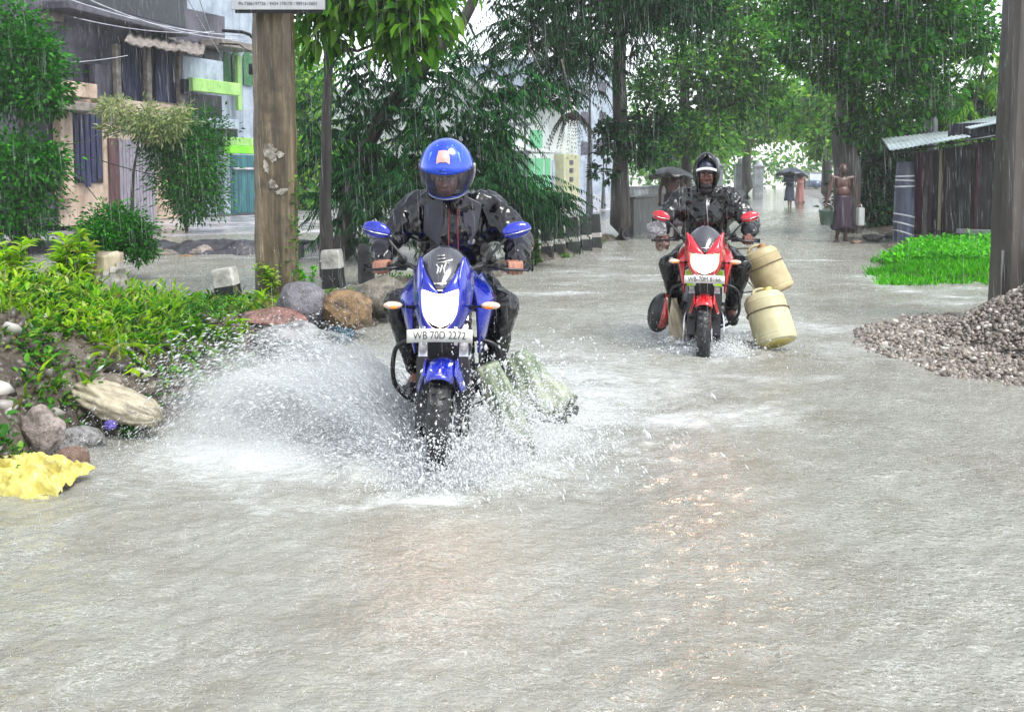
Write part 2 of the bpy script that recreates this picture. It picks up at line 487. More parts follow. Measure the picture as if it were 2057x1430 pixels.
t = NT('lane_wet'); v = t.coord('Object', (1, 2.0, 1))
c = t.ramp(t.noise(v, 0.7, 6), [(0.35, hexc('#7d7a80')), (0.7, hexc('#b0aeb4'))])
LANE = t.done(t.bsdf(c, t.ramp(t.noise(v, 1.4, 4), [(0.4, 0.10), (0.65, 0.45)]), 0, t.bump(t.noise(v, 9, 5), 0.25, 0.02)))
YARD = [(-40, 20.4), (-14, 20.6), (-8.0, 22.2), (-4.0, 24.2), (-0.2, 28.6), (3.2, 36), (9, 52), (26, 118), (10, 118), (-40, 90)]
def yard_h(X, Y):
    d = poly_sd(X, Y, YARD) + fbm(X, Y, 0.7, 12) * 0.5
    return -0.17 + smooth(d, -0.2, 0.8) * 0.21 + smooth(d, 3.4, 4.6) * 0.10 + fbm(X, Y, 1.5, 13) * 0.03
o = grid_mesh('lane', np.concatenate([np.arange(-40, -14, 1.0), np.arange(-14, 26, 0.2)]), np.concatenate([np.arange(19.5, 40, 0.2), np.arange(40, 118, 1.2)]), yard_h, LANE, cut=-0.165); tag(o, kind='structure')

# ------------------------------------------------------------------ the flood water
WHEEL1 = Vector((-0.338, 4.73, 0)); BACK1 = Vector((0.025, 1, 0)).normalized()
WHEEL2 = Vector((1.515, 7.80, 0)); BACK2 = Vector((0.20, 1, 0)).normalized()

def along(X, Y, W, B):
    dx, dy = X - W.x, Y - W.y
    s = dx * B.x + dy * B.y; n = dx * B.y - dy * B.x      # s behind the wheel, n to image right
    return s, n

def water_h(X, Y):
    z = np.zeros(X.shape)
    r2 = np.random.default_rng(5)
    for lam, amp, k in ((0.60, 0.0030, 7), (0.30, 0.0020, 11), (0.13, 0.0012, 13), (0.07, 0.0009, 13)):
        for _ in range(k):
            a = r2.uniform(0, 2 * math.pi); l = lam * r2.uniform(0.75, 1.3); ph = r2.uniform(0, 6.28)
            fade = np.clip(1.3 - Y * 0.02 / l * 0.35, 0, 1)
            wob = fbm(X, Y, 0.55, int(r2.integers(1, 99)), 2) * 3.0; fade = fade * (0.6 + 1.2 * (fbm(X, Y, 1.3 / lam * .12, int(r2.integers(1, 99)), 2) + 0.35))
            z += amp * 1.0 / math.sqrt(k) * 1.7 * np.sin((X * math.cos(a) + Y * math.sin(a)) * 2 * math.pi / l + ph + wob) * fade
    for W, B, A in ((WHEEL1, BACK1, 1.0), (WHEEL2, BACK2, 0.7)):
        s, n = along(X, Y, W, B)
        for side in (-1, 1):                                  # bow waves running out from the wheels
            off = side * n - (0.10 + 0.42 * np.maximum(s + 0.12, 0) ** 0.85)
            sh = np.exp(-(off / (0.07 + 0.05 * np.maximum(s, 0))) ** 2) * smooth(s, -0.25, 0.15) * np.exp(-np.maximum(s, 0) / 1.6)
            z += A * 0.055 * sh * (1 + fbm(X, Y, 9, 21, 3) * 1.6)
        bow = np.exp(-((np.hypot(s * 1.0, n * 0.7) - 0.30) / 0.10) ** 2) * (s < 0.15)
        z += A * 0.035 * bow * (1 + fbm(X, Y, 10, 22, 3))
        ch = np.exp(-(n / (0.35 + 0.2 * np.maximum(s, 0))) ** 2) * smooth(s, -0.3, 0.1) * np.exp(-np.maximum(s - 0.8, 0) / 2.0)
        z += A * 0.05 * ch * fbm(X, Y, 7, 23, 4)
    return z

def foam_sheen_f(X, Y):
    f = np.zeros(X.shape)
    for W, B, A in ((WHEEL1, BACK1, 1.0), (WHEEL2, BACK2, 0.62)):
        s, n = along(X, Y, W, B)
        wid = 0.55 + 0.55 * np.maximum(s, 0)
        f = np.maximum(f, A * np.exp(-(n / wid) ** 2) * smooth(s, -0.75, 0.0) * np.exp(-np.maximum(s - 1.6, 0) / 2.2))
        for side in (-1, 1):
            off = side * n - (0.12 + 0.62 * np.maximum(s + 0.12, 0) ** 0.9)
            f = np.maximum(f, 0.9 * A * np.exp(-(off / (0.16 + 0.12 * np.maximum(s, 0))) ** 2) * smooth(s, -0.3, 0.1) * np.exp(-np.maximum(s, 0) / 3.0))
    # bank of churned water thrown to the left, and the lip in front of it
    f = np.maximum(f, 0.85 * np.exp(-((X + 1.25) / 0.85) ** 2 - ((Y - 5.1) / 0.75) ** 2))
    lip = np.exp(-((Y - (4.30 + 0.10 * np.sin(X * 2.0) + fbm(X, Y, 2.5, 71) * .3)) / 0.14) ** 2) * (0.6 + 1.2 * fbm(X, Y, 5, 72)) * smooth(-X, -0.05, 0.35) * smooth(X, -2.0, -0.9)
    f = np.maximum(f, 1.0 * lip)
    w1 = np.exp(-((Y - (5.50 + 0.20 * X + fbm(X, Y, 2.0, 73) * .35)) / (0.20 + 0.08 * X)) ** 2) * (0.62 + 1.2 * fbm(X, Y, 4, 74)) * smooth(X, 0.05, 0.4) * smooth(-X, -2.6, -1.0)
    f = np.maximum(f, 1.0 * w1)
    w2 = np.exp(-((Y - (7.3 + 1.15 * (X - 2.0) + fbm(X, Y, 1.5, 75) * .6)) / 0.30) ** 2) * (0.6 + 1.2 * fbm(X, Y, 3, 76)) * smooth(X, 1.9, 2.4) * smooth(-X, -4.3, -3.0)
    f = np.maximum(f, 0.6 * w2)
    f = np.maximum(f, 0.62 * np.exp(-(np.abs(X + 0.65) / 1.6) ** 3 - (np.abs(Y - 5.15) / .95) ** 3))
    f = np.maximum(f, 0.62 * np.clip(fbm(X, Y * 2.2, .9, 78) * 2.4 + .2, 0, 1) * smooth(Y, 5.0, 7.0) * smooth(-Y, -26, -14))  # pale mid-distance patches painted in to stand for sky sheen on the water
    f = f * (0.86 + 0.7 * fbm(X, Y, 3.5, 77)) 
    return np.clip(f, 0, 1)

ny, nx = 760, 520
ys = 1.75 * (40 / 1.75) ** (np.arange(ny) / (ny - 1.0)); us = np.linspace(-1, 1, nx)
Yg = np.repeat(ys[:, None], nx, 1); Xg = us[None] * (1.2 + 0.62 * Yg)
Zg = water_h(Xg, Yg); Fg = foam_sheen_f(Xg, Yg)
V = np.stack([Xg, Yg, Zg], -1).reshape(-1, 3)
i = (np.arange(ny - 1)[:, None] * nx + np.arange(nx - 1)[None]).ravel()
F = np.stack([i, i + 1, i + nx + 1, i + nx], 1)
# outer, calm sheet joined to the same mesh
n0 = len(V)
xl, xr, yf = -(1.2 + 0.62 * 40), (1.2 + 0.62 * 40), 40.0
far = [(-120, 40, 0), (xl, yf, 0), (xr, yf, 0), (160, 40, 0), (-120, 260, 0), (160, 260, 0)]
V = np.vstack([V, np.array(far)]); Fg = np.concatenate([Fg.ravel(), np.zeros(6)])
F = np.vstack([F, [[n0, n0 + 3, n0 + 5, n0 + 4]]])

t = NT('flood_water'); v = t.coord('Object')
at = t.n('ShaderNodeAttribute'); at.attribute_name = 'foam'
fn = t.noise(t.coord('Object', (1, 1.4, 1)), 9, 8, 0.7)
fm = t.math('ADD', t.math('MULTIPLY', at.outputs['Fac'], 1.25), t.math('MULTIPLY', t.math('SUBTRACT', fn, 0.5), 1.1))
fm = t.math('MULTIPLY', t.ramp(fm, [(0.25, 0.0), (1.10, 1.0)]), 0.85)
mud = t.ramp(t.noise(v, 0.8, 6, .6, .6), [(0.30, hexc('#706b5d')), (0.48, hexc('#7d7b70')), (0.62, hexc('#838378')), (0.75, hexc('#767365'))])
patch_ = t.ramp(t.noise(t.coord('Object', (.7, 1.6, 1)), 1.1, 4, .6), [(.30, .62), (.65, 1.0)])
silt = t.ramp(t.noise(t.coord('Object', (.5, 2.2, 1)), 5, 6, .7), [(.42, 0.0), (.60, .16), (.7, .0)]); mud = t.mix(mud, hexc('#a9afab'), silt)
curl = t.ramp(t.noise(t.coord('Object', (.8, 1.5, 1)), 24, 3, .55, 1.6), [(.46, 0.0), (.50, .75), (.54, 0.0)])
curl = t.math('MULTIPLY', curl, t.ramp(t.noise(v, 2.3, 5, .65), [(.44, 0.0), (.62, 1.0)])); mud = t.mix(mud, hexc('#b4b8b2'), curl)  # pale scum-like squiggles in the water colour, imitating ripple glints
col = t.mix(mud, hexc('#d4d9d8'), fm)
vs = t.coord('Object', (1.0, 1.5, 1.0))
cl = t.n('ShaderNodeAttribute'); cl.attribute_name = 'calm'
amp = t.math('MULTIPLY', cl.outputs['Fac'], patch_)
b1 = t.bump(t.noise(vs, 27, 2, 0.5, 0.0), t.math('MULTIPLY', amp, 1.0), 0.020)
b2 = t.bump(t.noise(vs, 62, 2, 0.55, 0.0), t.math('MULTIPLY', amp, 1.0), 0.009, b1)
vo = t.n('ShaderNodeTexVoronoi'); vo.inputs['Scale'].default_value = 9; t.l(v, vo.inputs['Vector'])
ring = t.math('SINE', t.math('MULTIPLY', vo.outputs['Distance'], 38.0))
b3 = t.bump(t.math('MULTIPLY', ring, t.ramp(vo.outputs['Distance'], [(0.0, 1.0), (0.5, 0.0)])), t.math('MULTIPLY', cl.outputs['Fac'], 0.18), 0.014, b2)
rg = t.math('ADD', 0.06, t.math('MULTIPLY', fm, 0.5))
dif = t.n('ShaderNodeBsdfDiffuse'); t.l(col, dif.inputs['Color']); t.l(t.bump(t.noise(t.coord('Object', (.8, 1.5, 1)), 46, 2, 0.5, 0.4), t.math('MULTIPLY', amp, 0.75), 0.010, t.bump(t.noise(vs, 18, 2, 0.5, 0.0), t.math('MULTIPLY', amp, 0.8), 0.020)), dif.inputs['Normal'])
gl = t.n('ShaderNodeBsdfGlossy'); t.l(rg, gl.inputs['Roughness']); t.l(b3, gl.inputs['Normal'])
fr = t.n('ShaderNodeFresnel'); fr.inputs['IOR'].default_value = 1.65; t.l(b3, fr.inputs['Normal'])
mx = t.n('ShaderNodeMixShader'); t.l(fr.outputs[0], mx.inputs[0]); t.l(dif.outputs[0], mx.inputs[1]); t.l(gl.outputs[0], mx.inputs[2])
WATER = t.done(mx.outputs[0])
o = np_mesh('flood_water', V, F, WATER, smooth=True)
a = o.data.attributes.new('foam', 'FLOAT', 'POINT'); a.data.foreach_set('value', Fg.astype(np.float32))
calm = np.clip(1.1 - (V[:, 1] - 9) / 34, 0.15, 1.0); a = o.data.attributes.new('calm', 'FLOAT', 'POINT'); a.data.foreach_set('value', calm.astype(np.float32))
tag(o, kind='structure')

# ------------------------------------------------------------------ gravel heap
def heap_h(X, Y):
    r = np.hypot(X - 5.2, (Y - 7.95) * 1.02) + fbm(X, Y, 0.8, 31) * 0.55
    h = 0.98 - 0.57 * np.sqrt(r * r + 0.03)
    apron = np.where(r < 2.35, 0.05 * smooth(2.35 - r, 0, 0.5), -0.2)
    return np.maximum(np.maximum(h, apron) + fbm(X, Y, 6, 32) * 0.05, -0.15) - 0.02
t = NT('gravel_stones'); g = t.n('ShaderNodeNewGeometry'); v = t.coord('Object')
c = t.ramp(g.outputs['Random Per Island'], [(0, hexc('#403a34')), (0.2, hexc('#7f776d')), (0.4, hexc('#5a5148')), (0.6, hexc('#948c82')), (0.78, hexc('#6c6056')), (0.92, hexc('#a8a097')), (1, hexc('#d0cbc3'))])
c = t.mix(c, hexc('#5c5148'), t.ramp(t.noise(v, 30, 4), [(0.45, 0.0), (0.7, 0.5)]))
STONES = t.done(t.bsdf(c, 0.38, 0, t.bump(t.noise(v, 90, 3), 0.3, 0.004)))
hx, hy = np.arange(2.2, 7.4, 0.05), np.arange(5.2, 10.5, 0.05)
X, Y = np.meshgrid(hx, hy); Z = heap_h(X, Y); nxh = len(hx)
i = (np.arange(len(hy) - 1)[:, None] * nxh + np.arange(nxh - 1)[None]).ravel()
Fh = np.stack([i, i + 1, i + nxh + 1, i + nxh], 1); Vh = np.stack([X, Y, Z], -1).reshape(-1, 3)
Fh = Fh[(Vh[Fh][:, :, 2] > -0.13).any(1)]
Fh = np.vstack([Fh[:, [0, 1, 2]], Fh[:, [0, 2, 3]]])
n = 30000
q = rng.uniform([2.5, 5.3], [6.8, 10.2], size=(n * 2, 2)); zz = heap_h(q[:, 0], q[:, 1])
k = (zz > -0.035); q, zz = q[k][:n], zz[k][:n]; n = len(q)
sv = []; sf = []; off = 0
for part in np.array_split(np.arange(n), 4):
    tv = ICO_V * (1 + rng.normal(0, 0.16, size=(12, 1)))
    m = len(part); s = rng.uniform(0.008, 0.022, m) * rng.choice([0.8, 1.0, 1.35], m)
    scl = np.stack([s * rng.uniform(0.8, 1.35, m), s * rng.uniform(0.8, 1.3, m), s * rng.uniform(0.55, 0.85, m)], 1)
    a, b = scatter(tv.astype(np.float32), ICO_F, np.column_stack([q[part], zz[part] + s * 0.35]), frames(rand_dirs(m) * [1, 1, 0.5], rng.uniform(0, 6.3, m)), scl)
    sv.append(a); sf.append(b + off); off += len(a)
hb = len(np.vstack(sv)) and off
o = np_mesh('gravel_heap', np.vstack(sv + [Vh]), np.vstack(sf + [Fh + off]), [STONES, M_('gravel_gap_shade', hexc('#1f1b18'), hexc('#38322d'), 20, .5)])  # dark under-layer colour paints the shade in the gaps between stones
mi = np.zeros(len(o.data.polygons), np.int32); mi[-len(Fh):] = 1; o.data.polygons.foreach_set('material_index', mi)
tag(o, 'heap of wet grey brown gravel at the right edge of the flooded road', 'gravel', kind='stuff')
# ------------------------------------------------------------------ leaf materials
L_BRIGHT = leaf_mat('weed_leaf', [hexc('#4f9a10'), hexc('#90cc1c'), hexc('#c4e83c'), hexc('#32701a'), hexc('#a8d828'), hexc('#8a7a3c'), hexc('#dcf090')], 0.35, 0.6, (1, 1, .4))
L_GRASS = leaf_mat('grass_leaf', [hexc('#2f8a0c'), hexc('#58c014'), hexc('#78d824'), hexc('#1f6a0c')], 0.4, 0.4)
L_MID = leaf_mat('creeper_leaf', [hexc('#1c5212'), hexc('#38801c'), hexc('#64a82a'), hexc('#184a16'), hexc('#6a6030'), hexc('#8cc440')], 0.35, 0.35)
L_BUSH = leaf_mat('bush_leaf', [hexc('#0a420a'), hexc('#187008'), hexc('#44a012'), hexc('#083410'), hexc('#2c8a10')], 0.3, 0.42)
L_DARK = leaf_mat('dark_leaf', [hexc('#05200f'), hexc('#0b3a18'), hexc('#165a22'), hexc('#072818'), hexc('#2a7a26')], 0.3, 0.35)
L_FEATHER = leaf_mat('feathery_leaf', [hexc('#052a18'), hexc('#0c4426'), hexc('#1c6a2c'), hexc('#073020'), hexc('#3f9028')], 0.35, 0.38)
L_BIG = leaf_mat('broad_leaf', [hexc('#2c5f16'), hexc('#4a8a1c'), hexc('#74ac2a'), hexc('#234c14'), hexc('#88b838')], 0.25, 0.45)
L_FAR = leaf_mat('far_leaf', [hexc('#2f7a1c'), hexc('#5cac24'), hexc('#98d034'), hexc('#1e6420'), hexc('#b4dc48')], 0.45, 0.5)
L_RIGHT = leaf_mat('roadside_leaf', [hexc('#0a420c'), hexc('#1a6a12'), hexc('#48a01c'), hexc('#083814'), hexc('#74be2a')], 0.35, 0.45)
L_DEAD = leaf_mat('dead_frond', [hexc('#2a2626'), hexc('#3a3230'), hexc('#221f22')], 0.5, 0.1, (1, 0.8, 0.6))
L_PALE = leaf_mat('pale_leaf', [hexc('#6f8a44'), hexc('#98a868'), hexc('#c2c49a'), hexc('#4a6e26')], 0.35, 0.35)
BARK = M_('dark_bark', hexc('#1d1a18'), hexc('#3a332c'), 6, 0.5, bump=0.7, bscale=30, stretch=(1, 1, 0.15), bdist=0.02)
BARK2 = M_('grey_bark', hexc('#2b2826'), hexc('#4c4640'), 5, 0.5, bump=0.7, bscale=24, stretch=(1, 1, 0.2), bdist=0.02)

# ------------------------------------------------------------------ plants
def clump_leaves(pts, per, size, up=0.5, tmpl='blade', spread=0.5, width=0.5, sv=0.35):
    pts = np.asarray(pts, float); n = len(pts) * per
    base = np.repeat(pts, per, 0)
    d = rand_dirs(n); d[:, 2] = np.abs(d[:, 2]) * 0.8 + up - 0.3; d = unit(d)
    s = size * rng.uniform(1 - sv, 1 + sv, n)
    base = base + d * (s * spread)[:, None] * rng.uniform(0.1, 1.4, (n, 1)) + rng.normal(0, size * 0.25, (n, 3)) * [1, 1, 0.4]
    tv, tf = (BLADE_V, BLADE_F) if tmpl == 'blade' else (KITE_V, KITE_F)
    return scatter(tv, tf, base, frames(d, rng.uniform(-0.7, 0.7, n)), np.stack([s * width, s, s], 1))

def fronds(starts, dirs, L, nleaf, leafl, droop=0.5, width=0.22, hang=0.5):
    """feathery sprays: leaflets in two rows along drooping ribs"""
    starts = np.asarray(starts, float); dirs = unit(np.asarray(dirs, float)); K = len(starts)
    L = np.broadcast_to(np.asarray(L, float), (K,))
    tt = np.linspace(0.06, 1.0, nleaf)
    p = starts[:, None] + dirs[:, None] * (L[:, None] * tt[None])[..., None]
    p[..., 2] -= droop * L[:, None] * tt[None] ** 2
    ax = dirs[:, None] * np.ones((1, nleaf, 1)); ax[..., 2] -= 2 * droop * tt[None]
    ax = unit(ax); side = unit(np.cross(ax, np.array([0, 0, 1.0]) + 1e-3))
    out_p, out_d, out_s = [], [], []
    for sg in (-1, 1):
        d = unit(ax * 0.65 + sg * side * 0.8 + np.array([0, 0, -hang]) + rng.normal(0, 0.16, ax.shape))
        out_p.append(p.reshape(-1, 3)); out_d.append(d.reshape(-1, 3))
        out_s.append((leafl * (1.1 - 0.6 * tt)[None] * rng.uniform(0.7, 1.2, (K, nleaf))).ravel())
    p, d, s = np.vstack(out_p), np.vstack(out_d), np.concatenate(out_s)
    return scatter(KITE_V, KITE_F, p, frames(d, rng.uniform(-0.6, 0.6, len(p))), np.stack([s * width, s, s], 1))

def cloud_leaves(c, r, n, size, sub=30, tight=0.32, droop=0.35, width=0.5, tmpl='kite', outw=0.6):
    """leaves gathered in many small sprays inside an ellipsoid"""
    c, r = np.asarray(c, float), np.asarray(r, float)
    m = max(int(n / sub), 3)
    q = rand_dirs(m) * rng.uniform(0.25, 1.0, (m, 1)) ** 0.55
    cen = c + q * r
    k = rng.integers(0, m, n); g = rng.normal(size=(n, 3))
    sr = tight * min(r.mean(), 4 * size + 0.22 * r.mean())
    pos = cen[k] + g * sr * [1, 1, 0.6]
    d = unit(g * 0.8 + q[k] * outw + np.array([0, 0, -droop]) + rng.normal(0, 0.35, (n, 3)))
    s = size * rng.uniform(0.6, 1.35, n)
    tv, tf = (BLADE_V, BLADE_F) if tmpl == 'blade' else (KITE_V, KITE_F)
    V, F = scatter(tv, tf, pos, frames(d, rng.uniform(-1, 1, n)), np.stack([s * width, s, s], 1))
    return V, F, cen

def merge(parts):
    V, F, off = [], [], 0
    for a, b in parts: V.append(a); F.append(b + off); off += len(a)
    return np.vstack(V), np.vstack(F)

def limb_path(a, b, sag=0.0, n=6, wob=0.06):
    a, b = Vector(a), Vector(b); L = (b - a).length; pts = []
    for i in range(n + 1):
        t = i / n; p = a.lerp(b, t); p.z += sag * L * math.sin(math.pi * t)
        if 0 < i < n: p += Vector((random.uniform(-1, 1), random.uniform(-1, 1), random.uniform(-1, 1))) * wob * L
        pts.append(p)
    return pts

def tree(name, label, cat, trunk, rad, clumps=(), leaf=0.15, mat=L_MID, bark=BARK, sub=30, droop=0.35, width=0.5, tmpl='kite', extra=(), limbs=True, group=None, tight=0.32, twigs=True, limb_from=None):
    """trunk: list of world points; clumps: (px, py, Y, rx_px, ry_px, n)"""
    base = Vector(trunk[0]); root = thing(name, label, cat, base, 0, group)
    mb = MB(); n = len(trunk)
    pts = [Vector(p) - base for p in trunk]
    rr = [rad * (1.25 if i == 0 else 1) * (1 - 0.5 * i / max(n - 1, 1)) for i in range(n)]
    fine, fr = [], []
    for i in range(n - 1):
        for k in range(4):
            t_ = k / 4; p = pts[i].lerp(pts[i + 1], t_)
            fine.append(p + Vector((random.uniform(-1, 1), random.uniform(-1, 1), 0)) * rad * 0.10); fr.append((rr[i] * (1 - t_) + rr[i + 1] * t_) * random.uniform(0.94, 1.06))
    fine.append(pts[-1]); fr.append(rr[-1])
    mb.tube(fine, fr, 14)
    parts = []; arr_b = np.array(base)
    for (px, py, Y, rx, ry, nl) in clumps:
        c = P(px, py, Y); s = Y / FPX
        r = (rx * s, rx * s * 0.8, ry * s)
        V, F, cen = cloud_leaves(c, r, nl, leaf, sub, tight, droop, width, tmpl)
        parts.append((V - arr_b, F))
        if limbs:
            cl = c - base
            j = min(range(len(fine)), key=lambda q: (fine[q] - cl).length + max(0, fine[q].z - cl.z) * 2 + (0.0 if q > len(fine) * 0.35 else 2.0))
            if (fine[j] - cl).length > 0.15:
                lp = limb_path(fine[j], cl, 0.06); r0 = min(fr[j] * 0.6, 0.05 + 0.02 * (fine[j] - cl).length)
                mb.tube(lp, [r0 * (1 - 0.75 * q / (len(lp) - 1)) for q in range(len(lp))], 7)
                if twigs:
                    for q in range(min(len(cen), 12)):
                        e = Vector(cen[q]) - base
                        mb.tube(limb_path(cl, e, 0.05, 3), [r0 * 0.25, r0 * 0.2, r0 * 0.12, r0 * 0.06], 5)
    for V, F in extra: parts.append((V - arr_b, F))
    mb.build('trunk', bark, root, sharp=0)
    V, F = merge(parts)
    np_mesh('crown', V, F, mat, root)
    return root

# ------------------------------------------------------------------ weeds and creepers on the bank
def on_bank(n, box, fn):
    q = rng.uniform([box[0], box[2]], [box[1], box[3]], size=(n, 2))
    z = bank_h(q[:, 0], q[:, 1]); keep = fn(q[:, 0], q[:, 1], z)
    return np.column_stack([q, z])[keep]

def slope_ok(x, y):
    e = 0.06
    gx_ = (bank_h(x + e, y) - bank_h(x - e, y)) / (2 * e); gy_ = (bank_h(x, y + e) - bank_h(x, y - e)) / (2 * e)
    return np.hypot(gx_, gy_)

top = on_bank(6500, (-5.5, -2.0, 5.1, 9.0), lambda x, y, z: (z > 0.26) & (fbm(x, y, 2.6, 41) > -0.16) & (y > 5.75 + 0.15 * (x + 3)) & (x < -2.25 - 0.28 * np.maximum(y - 6.6, 0)))
V, F = clump_leaves(top, 11, 0.042, up=0.62, spread=1.1, width=0.42, sv=.5)
tall = top[rng.random(len(top)) < 0.14]
V2, F2 = clump_leaves(tall + [0, 0, 0.10], 12, 0.05, up=0.7, spread=1.6, width=0.36, sv=.5)
st = tall; d = unit(rng.normal(0, 0.25, (len(st), 3)) + [0, 0, 1.0]); 
V3, F3 = scatter(KITE_V, KITE_F, st, frames(d), np.column_stack([np.full(len(st), 0.010), rng.uniform(0.12, 0.26, len(st)), np.full(len(st), 0.05)]))
dk_ = on_bank(5200, (-5.5, -2.0, 4.6, 9.0), lambda x, y, z: (z > 0.12) & (fbm(x, y, 2.1, 47) > -0.05) & (x < -2.3) & (y > 6.0 + .15 * (x + 3)))
V4, F4 = clump_leaves(dk_ + [0, 0, .03], 7, 0.048, up=0.45, spread=1.4, width=0.5, sv=.5)
o = np_mesh('weeds', V4, F4, L_MID); tag(o, 'darker green weeds mixed among the bright ones on the bank', 'weeds', kind='stuff')
gr_ = on_bank(9000, (-5.2, -1.4, 4.6, 10.6), lambda x, y, z: (z > 0.05) & (fbm(x, y, 1.8, 49) > 0.02) & ((y > 5.7) | (z < .3)) & (rng.random(len(x)) < .6) & (slope_ok(x, y) < 1.1)); n = len(gr_); d = unit(rng.normal(0, .55, (n, 3)) + [0, -.25, .9]); s = rng.uniform(.06, .20, n)
V5, F5 = scatter(BLADE_V, BLADE_F, gr_, frames(d, rng.uniform(-1, 1, n)), np.stack([s * .10, s, s * 1.6], 1))
V, F = merge([(V, F), (V2, F2), (V3, F3), (V5, F5)])
o = np_mesh('weeds', V, F, L_BRIGHT); tag(o, 'bright yellow green weeds covering the top of the earth bank', 'weeds', kind='stuff')

low = on_bank(13000, (-5, -0.9, 4.2, 10.5), lambda x, y, z: (z > 0.015) & ((slope_ok(x, y) < 1.05) | (rng.random(len(x)) < .42)) & ((z < .22) | (y > 6.1) | (fbm(x, y, 4, 46) > .0)) & (fbm(x, y, 1.3, 43) > -0.08) & ((x < -2.6) | (y < 7.3)) & ((y > 6.0) | (x < -2.5) | (fbm(x, y, 3, 44) > 0.02)) & (z < 0.55))
V, F = clump_leaves(low, 8, 0.042, up=0.40, spread=1.0, width=0.6, sv=.5)
strip = on_bank(2600, (-3.6, 2.4, 10.2, 22), lambda x, y, z: (z > 0.0) & (fbm(x, y, 1.1, 45) > 0.05))
Vb, Fb = clump_leaves(strip, 7, 0.05, up=0.5, spread=0.8, width=0.5)
V, F = merge([(V, F), (Vb, Fb)])
o = np_mesh('creeper_leaves', V, F, L_MID); tag(o, 'low green creepers and leaves growing over the bank and along the kerb posts', 'creepers', kind='stuff')

# rubble lying in the cut face
rb = on_bank(5200, (-4.6, -1.4, 4.1, 9.4), lambda x, y, z: (z > -0.04) & (z < 0.6) & ((x < -2.0) | (rng.random(len(x)) < .2)))
s = 0.008 + 0.05 * rng.uniform(0, 1, len(rb)) ** 3.0
tv = (ICO_V * (1 + np.random.default_rng(3).normal(0, 0.20, (12, 1)))).astype(np.float32)
V, F = scatter(tv, ICO_F, rb, frames(rand_dirs(len(rb)), rng.uniform(0, 6, len(rb))), np.stack([s * 1.3, s, s * 0.75], 1))
RUB = NT('rubble_stone'); g = RUB.n('ShaderNodeNewGeometry')
c = RUB.ramp(g.outputs['Random Per Island'], [(0, hexc('#2c2722')), (0.4, hexc('#5c544b')), (0.75, hexc('#413931')), (0.93, hexc('#7f7a73')), (1, hexc('#b5b1aa'))])
RUB = RUB.done(RUB.bsdf(c, 0.4))
o = np_mesh('rubble', V, F, RUB); tag(o, 'loose stones and rubble in the cut face of the earth bank', 'rubble', kind='stuff')

# ------------------------------------------------------------------ rocks
def rock_mat(name, a, b, sc=6):
    t = NT(name); v = t.coord('Object'); c = t.ramp(t.noise(v, sc, 6, .65), [(.35, hexc(a)), (.65, hexc(b))])
    c = t.mix(c, hexc('#2e2a26'), t.ramp(t.noise(v, 9, 8, .75, .8), [(.50, 0.0), (.62, .8)])); c = t.mix(c, hexc('#191614'), t.ramp(t.noise(v, 38, 3, .6), [(.58, 0.0), (.7, .6)]))
    nb = t.bump(t.noise(v, 12, 8, .7), .7, .04); return t.done(t.bsdf(c, t.ramp(t.noise(v, 7, 4), [(.4, .22), (.65, .5)]), 0, t.bump(t.noise(v, 60, 4), .4, .006, nb)))
RK = {'grey': rock_mat('grey_rock', '#55535a', '#77747a'), 'ochre': rock_mat('ochre_rock', '#6a5236', '#9a7c54'), 'pink': rock_mat('pink_rock', '#6f4a40', '#967066'),
      'olive': rock_mat('olive_rock', '#4f4b40', '#837c6e'), 'dark': rock_mat('dark_rock', '#262424', '#4b4644'), 'pale': rock_mat('pale_rock', '#7a6e66', '#a89c96'),
      'brown': rock_mat('brown_rock', '#5b463a', '#8a6f60'), 'white': rock_mat('white_rock', '#6f6e6e', '#9d9c9c')}
def rock(px, py, Y, wpx, hpx, mat, label, rot=0.0, depth=0.9, seed=1, group=None, rough=0.28, z0=None, flat=0.0):
    s = Y / FPX; w_, h_ = wpx * s, hpx * s
    c = P(px, py, Y); base = Vector((c.x, c.y, c.z - h_ * 0.5 if z0 is None else z0))
    bm = bmesh.new(); bmesh.ops.create_icosphere(bm, subdivisions=4, radius=1.0)
    sd = Vector((seed * 7.3, seed * 2.9, seed * 5.1)); rs = random.Random(seed)
    planes = [(Vector((rs.gauss(0, 1), rs.gauss(0, 1), rs.gauss(0, 0.8))).normalized(), rs.uniform(0.62, 0.9)) for _ in range(9)]
    for v in bm.verts:
        p = v.co.copy()
        for nrm, dd in planes:
            k = p.dot(nrm) - dd
            if k > 0: p -= nrm * k * 0.85
        p *= 1 + rough * 0.5 * noise.noise(v.co * 1.6 + sd) + 0.06 * noise.noise(v.co * 6 + sd)
        v.co = p
    M = Matrix.Translation((0, 0, h_ * 0.5)) @ Matrix.Rotation(rot, 4, 'Y') @ Matrix.Diagonal((w_ * 0.58, w_ * 0.58 * depth, h_ * 0.58, 1))
    bm.transform(M); me = bpy.data.meshes.new('rock'); bm.to_mesh(me); bm.free()
    o = link_mesh('rock', me, RK[mat], None, True, 32); o.location = base
    return tag(o, label, 'rock', group)

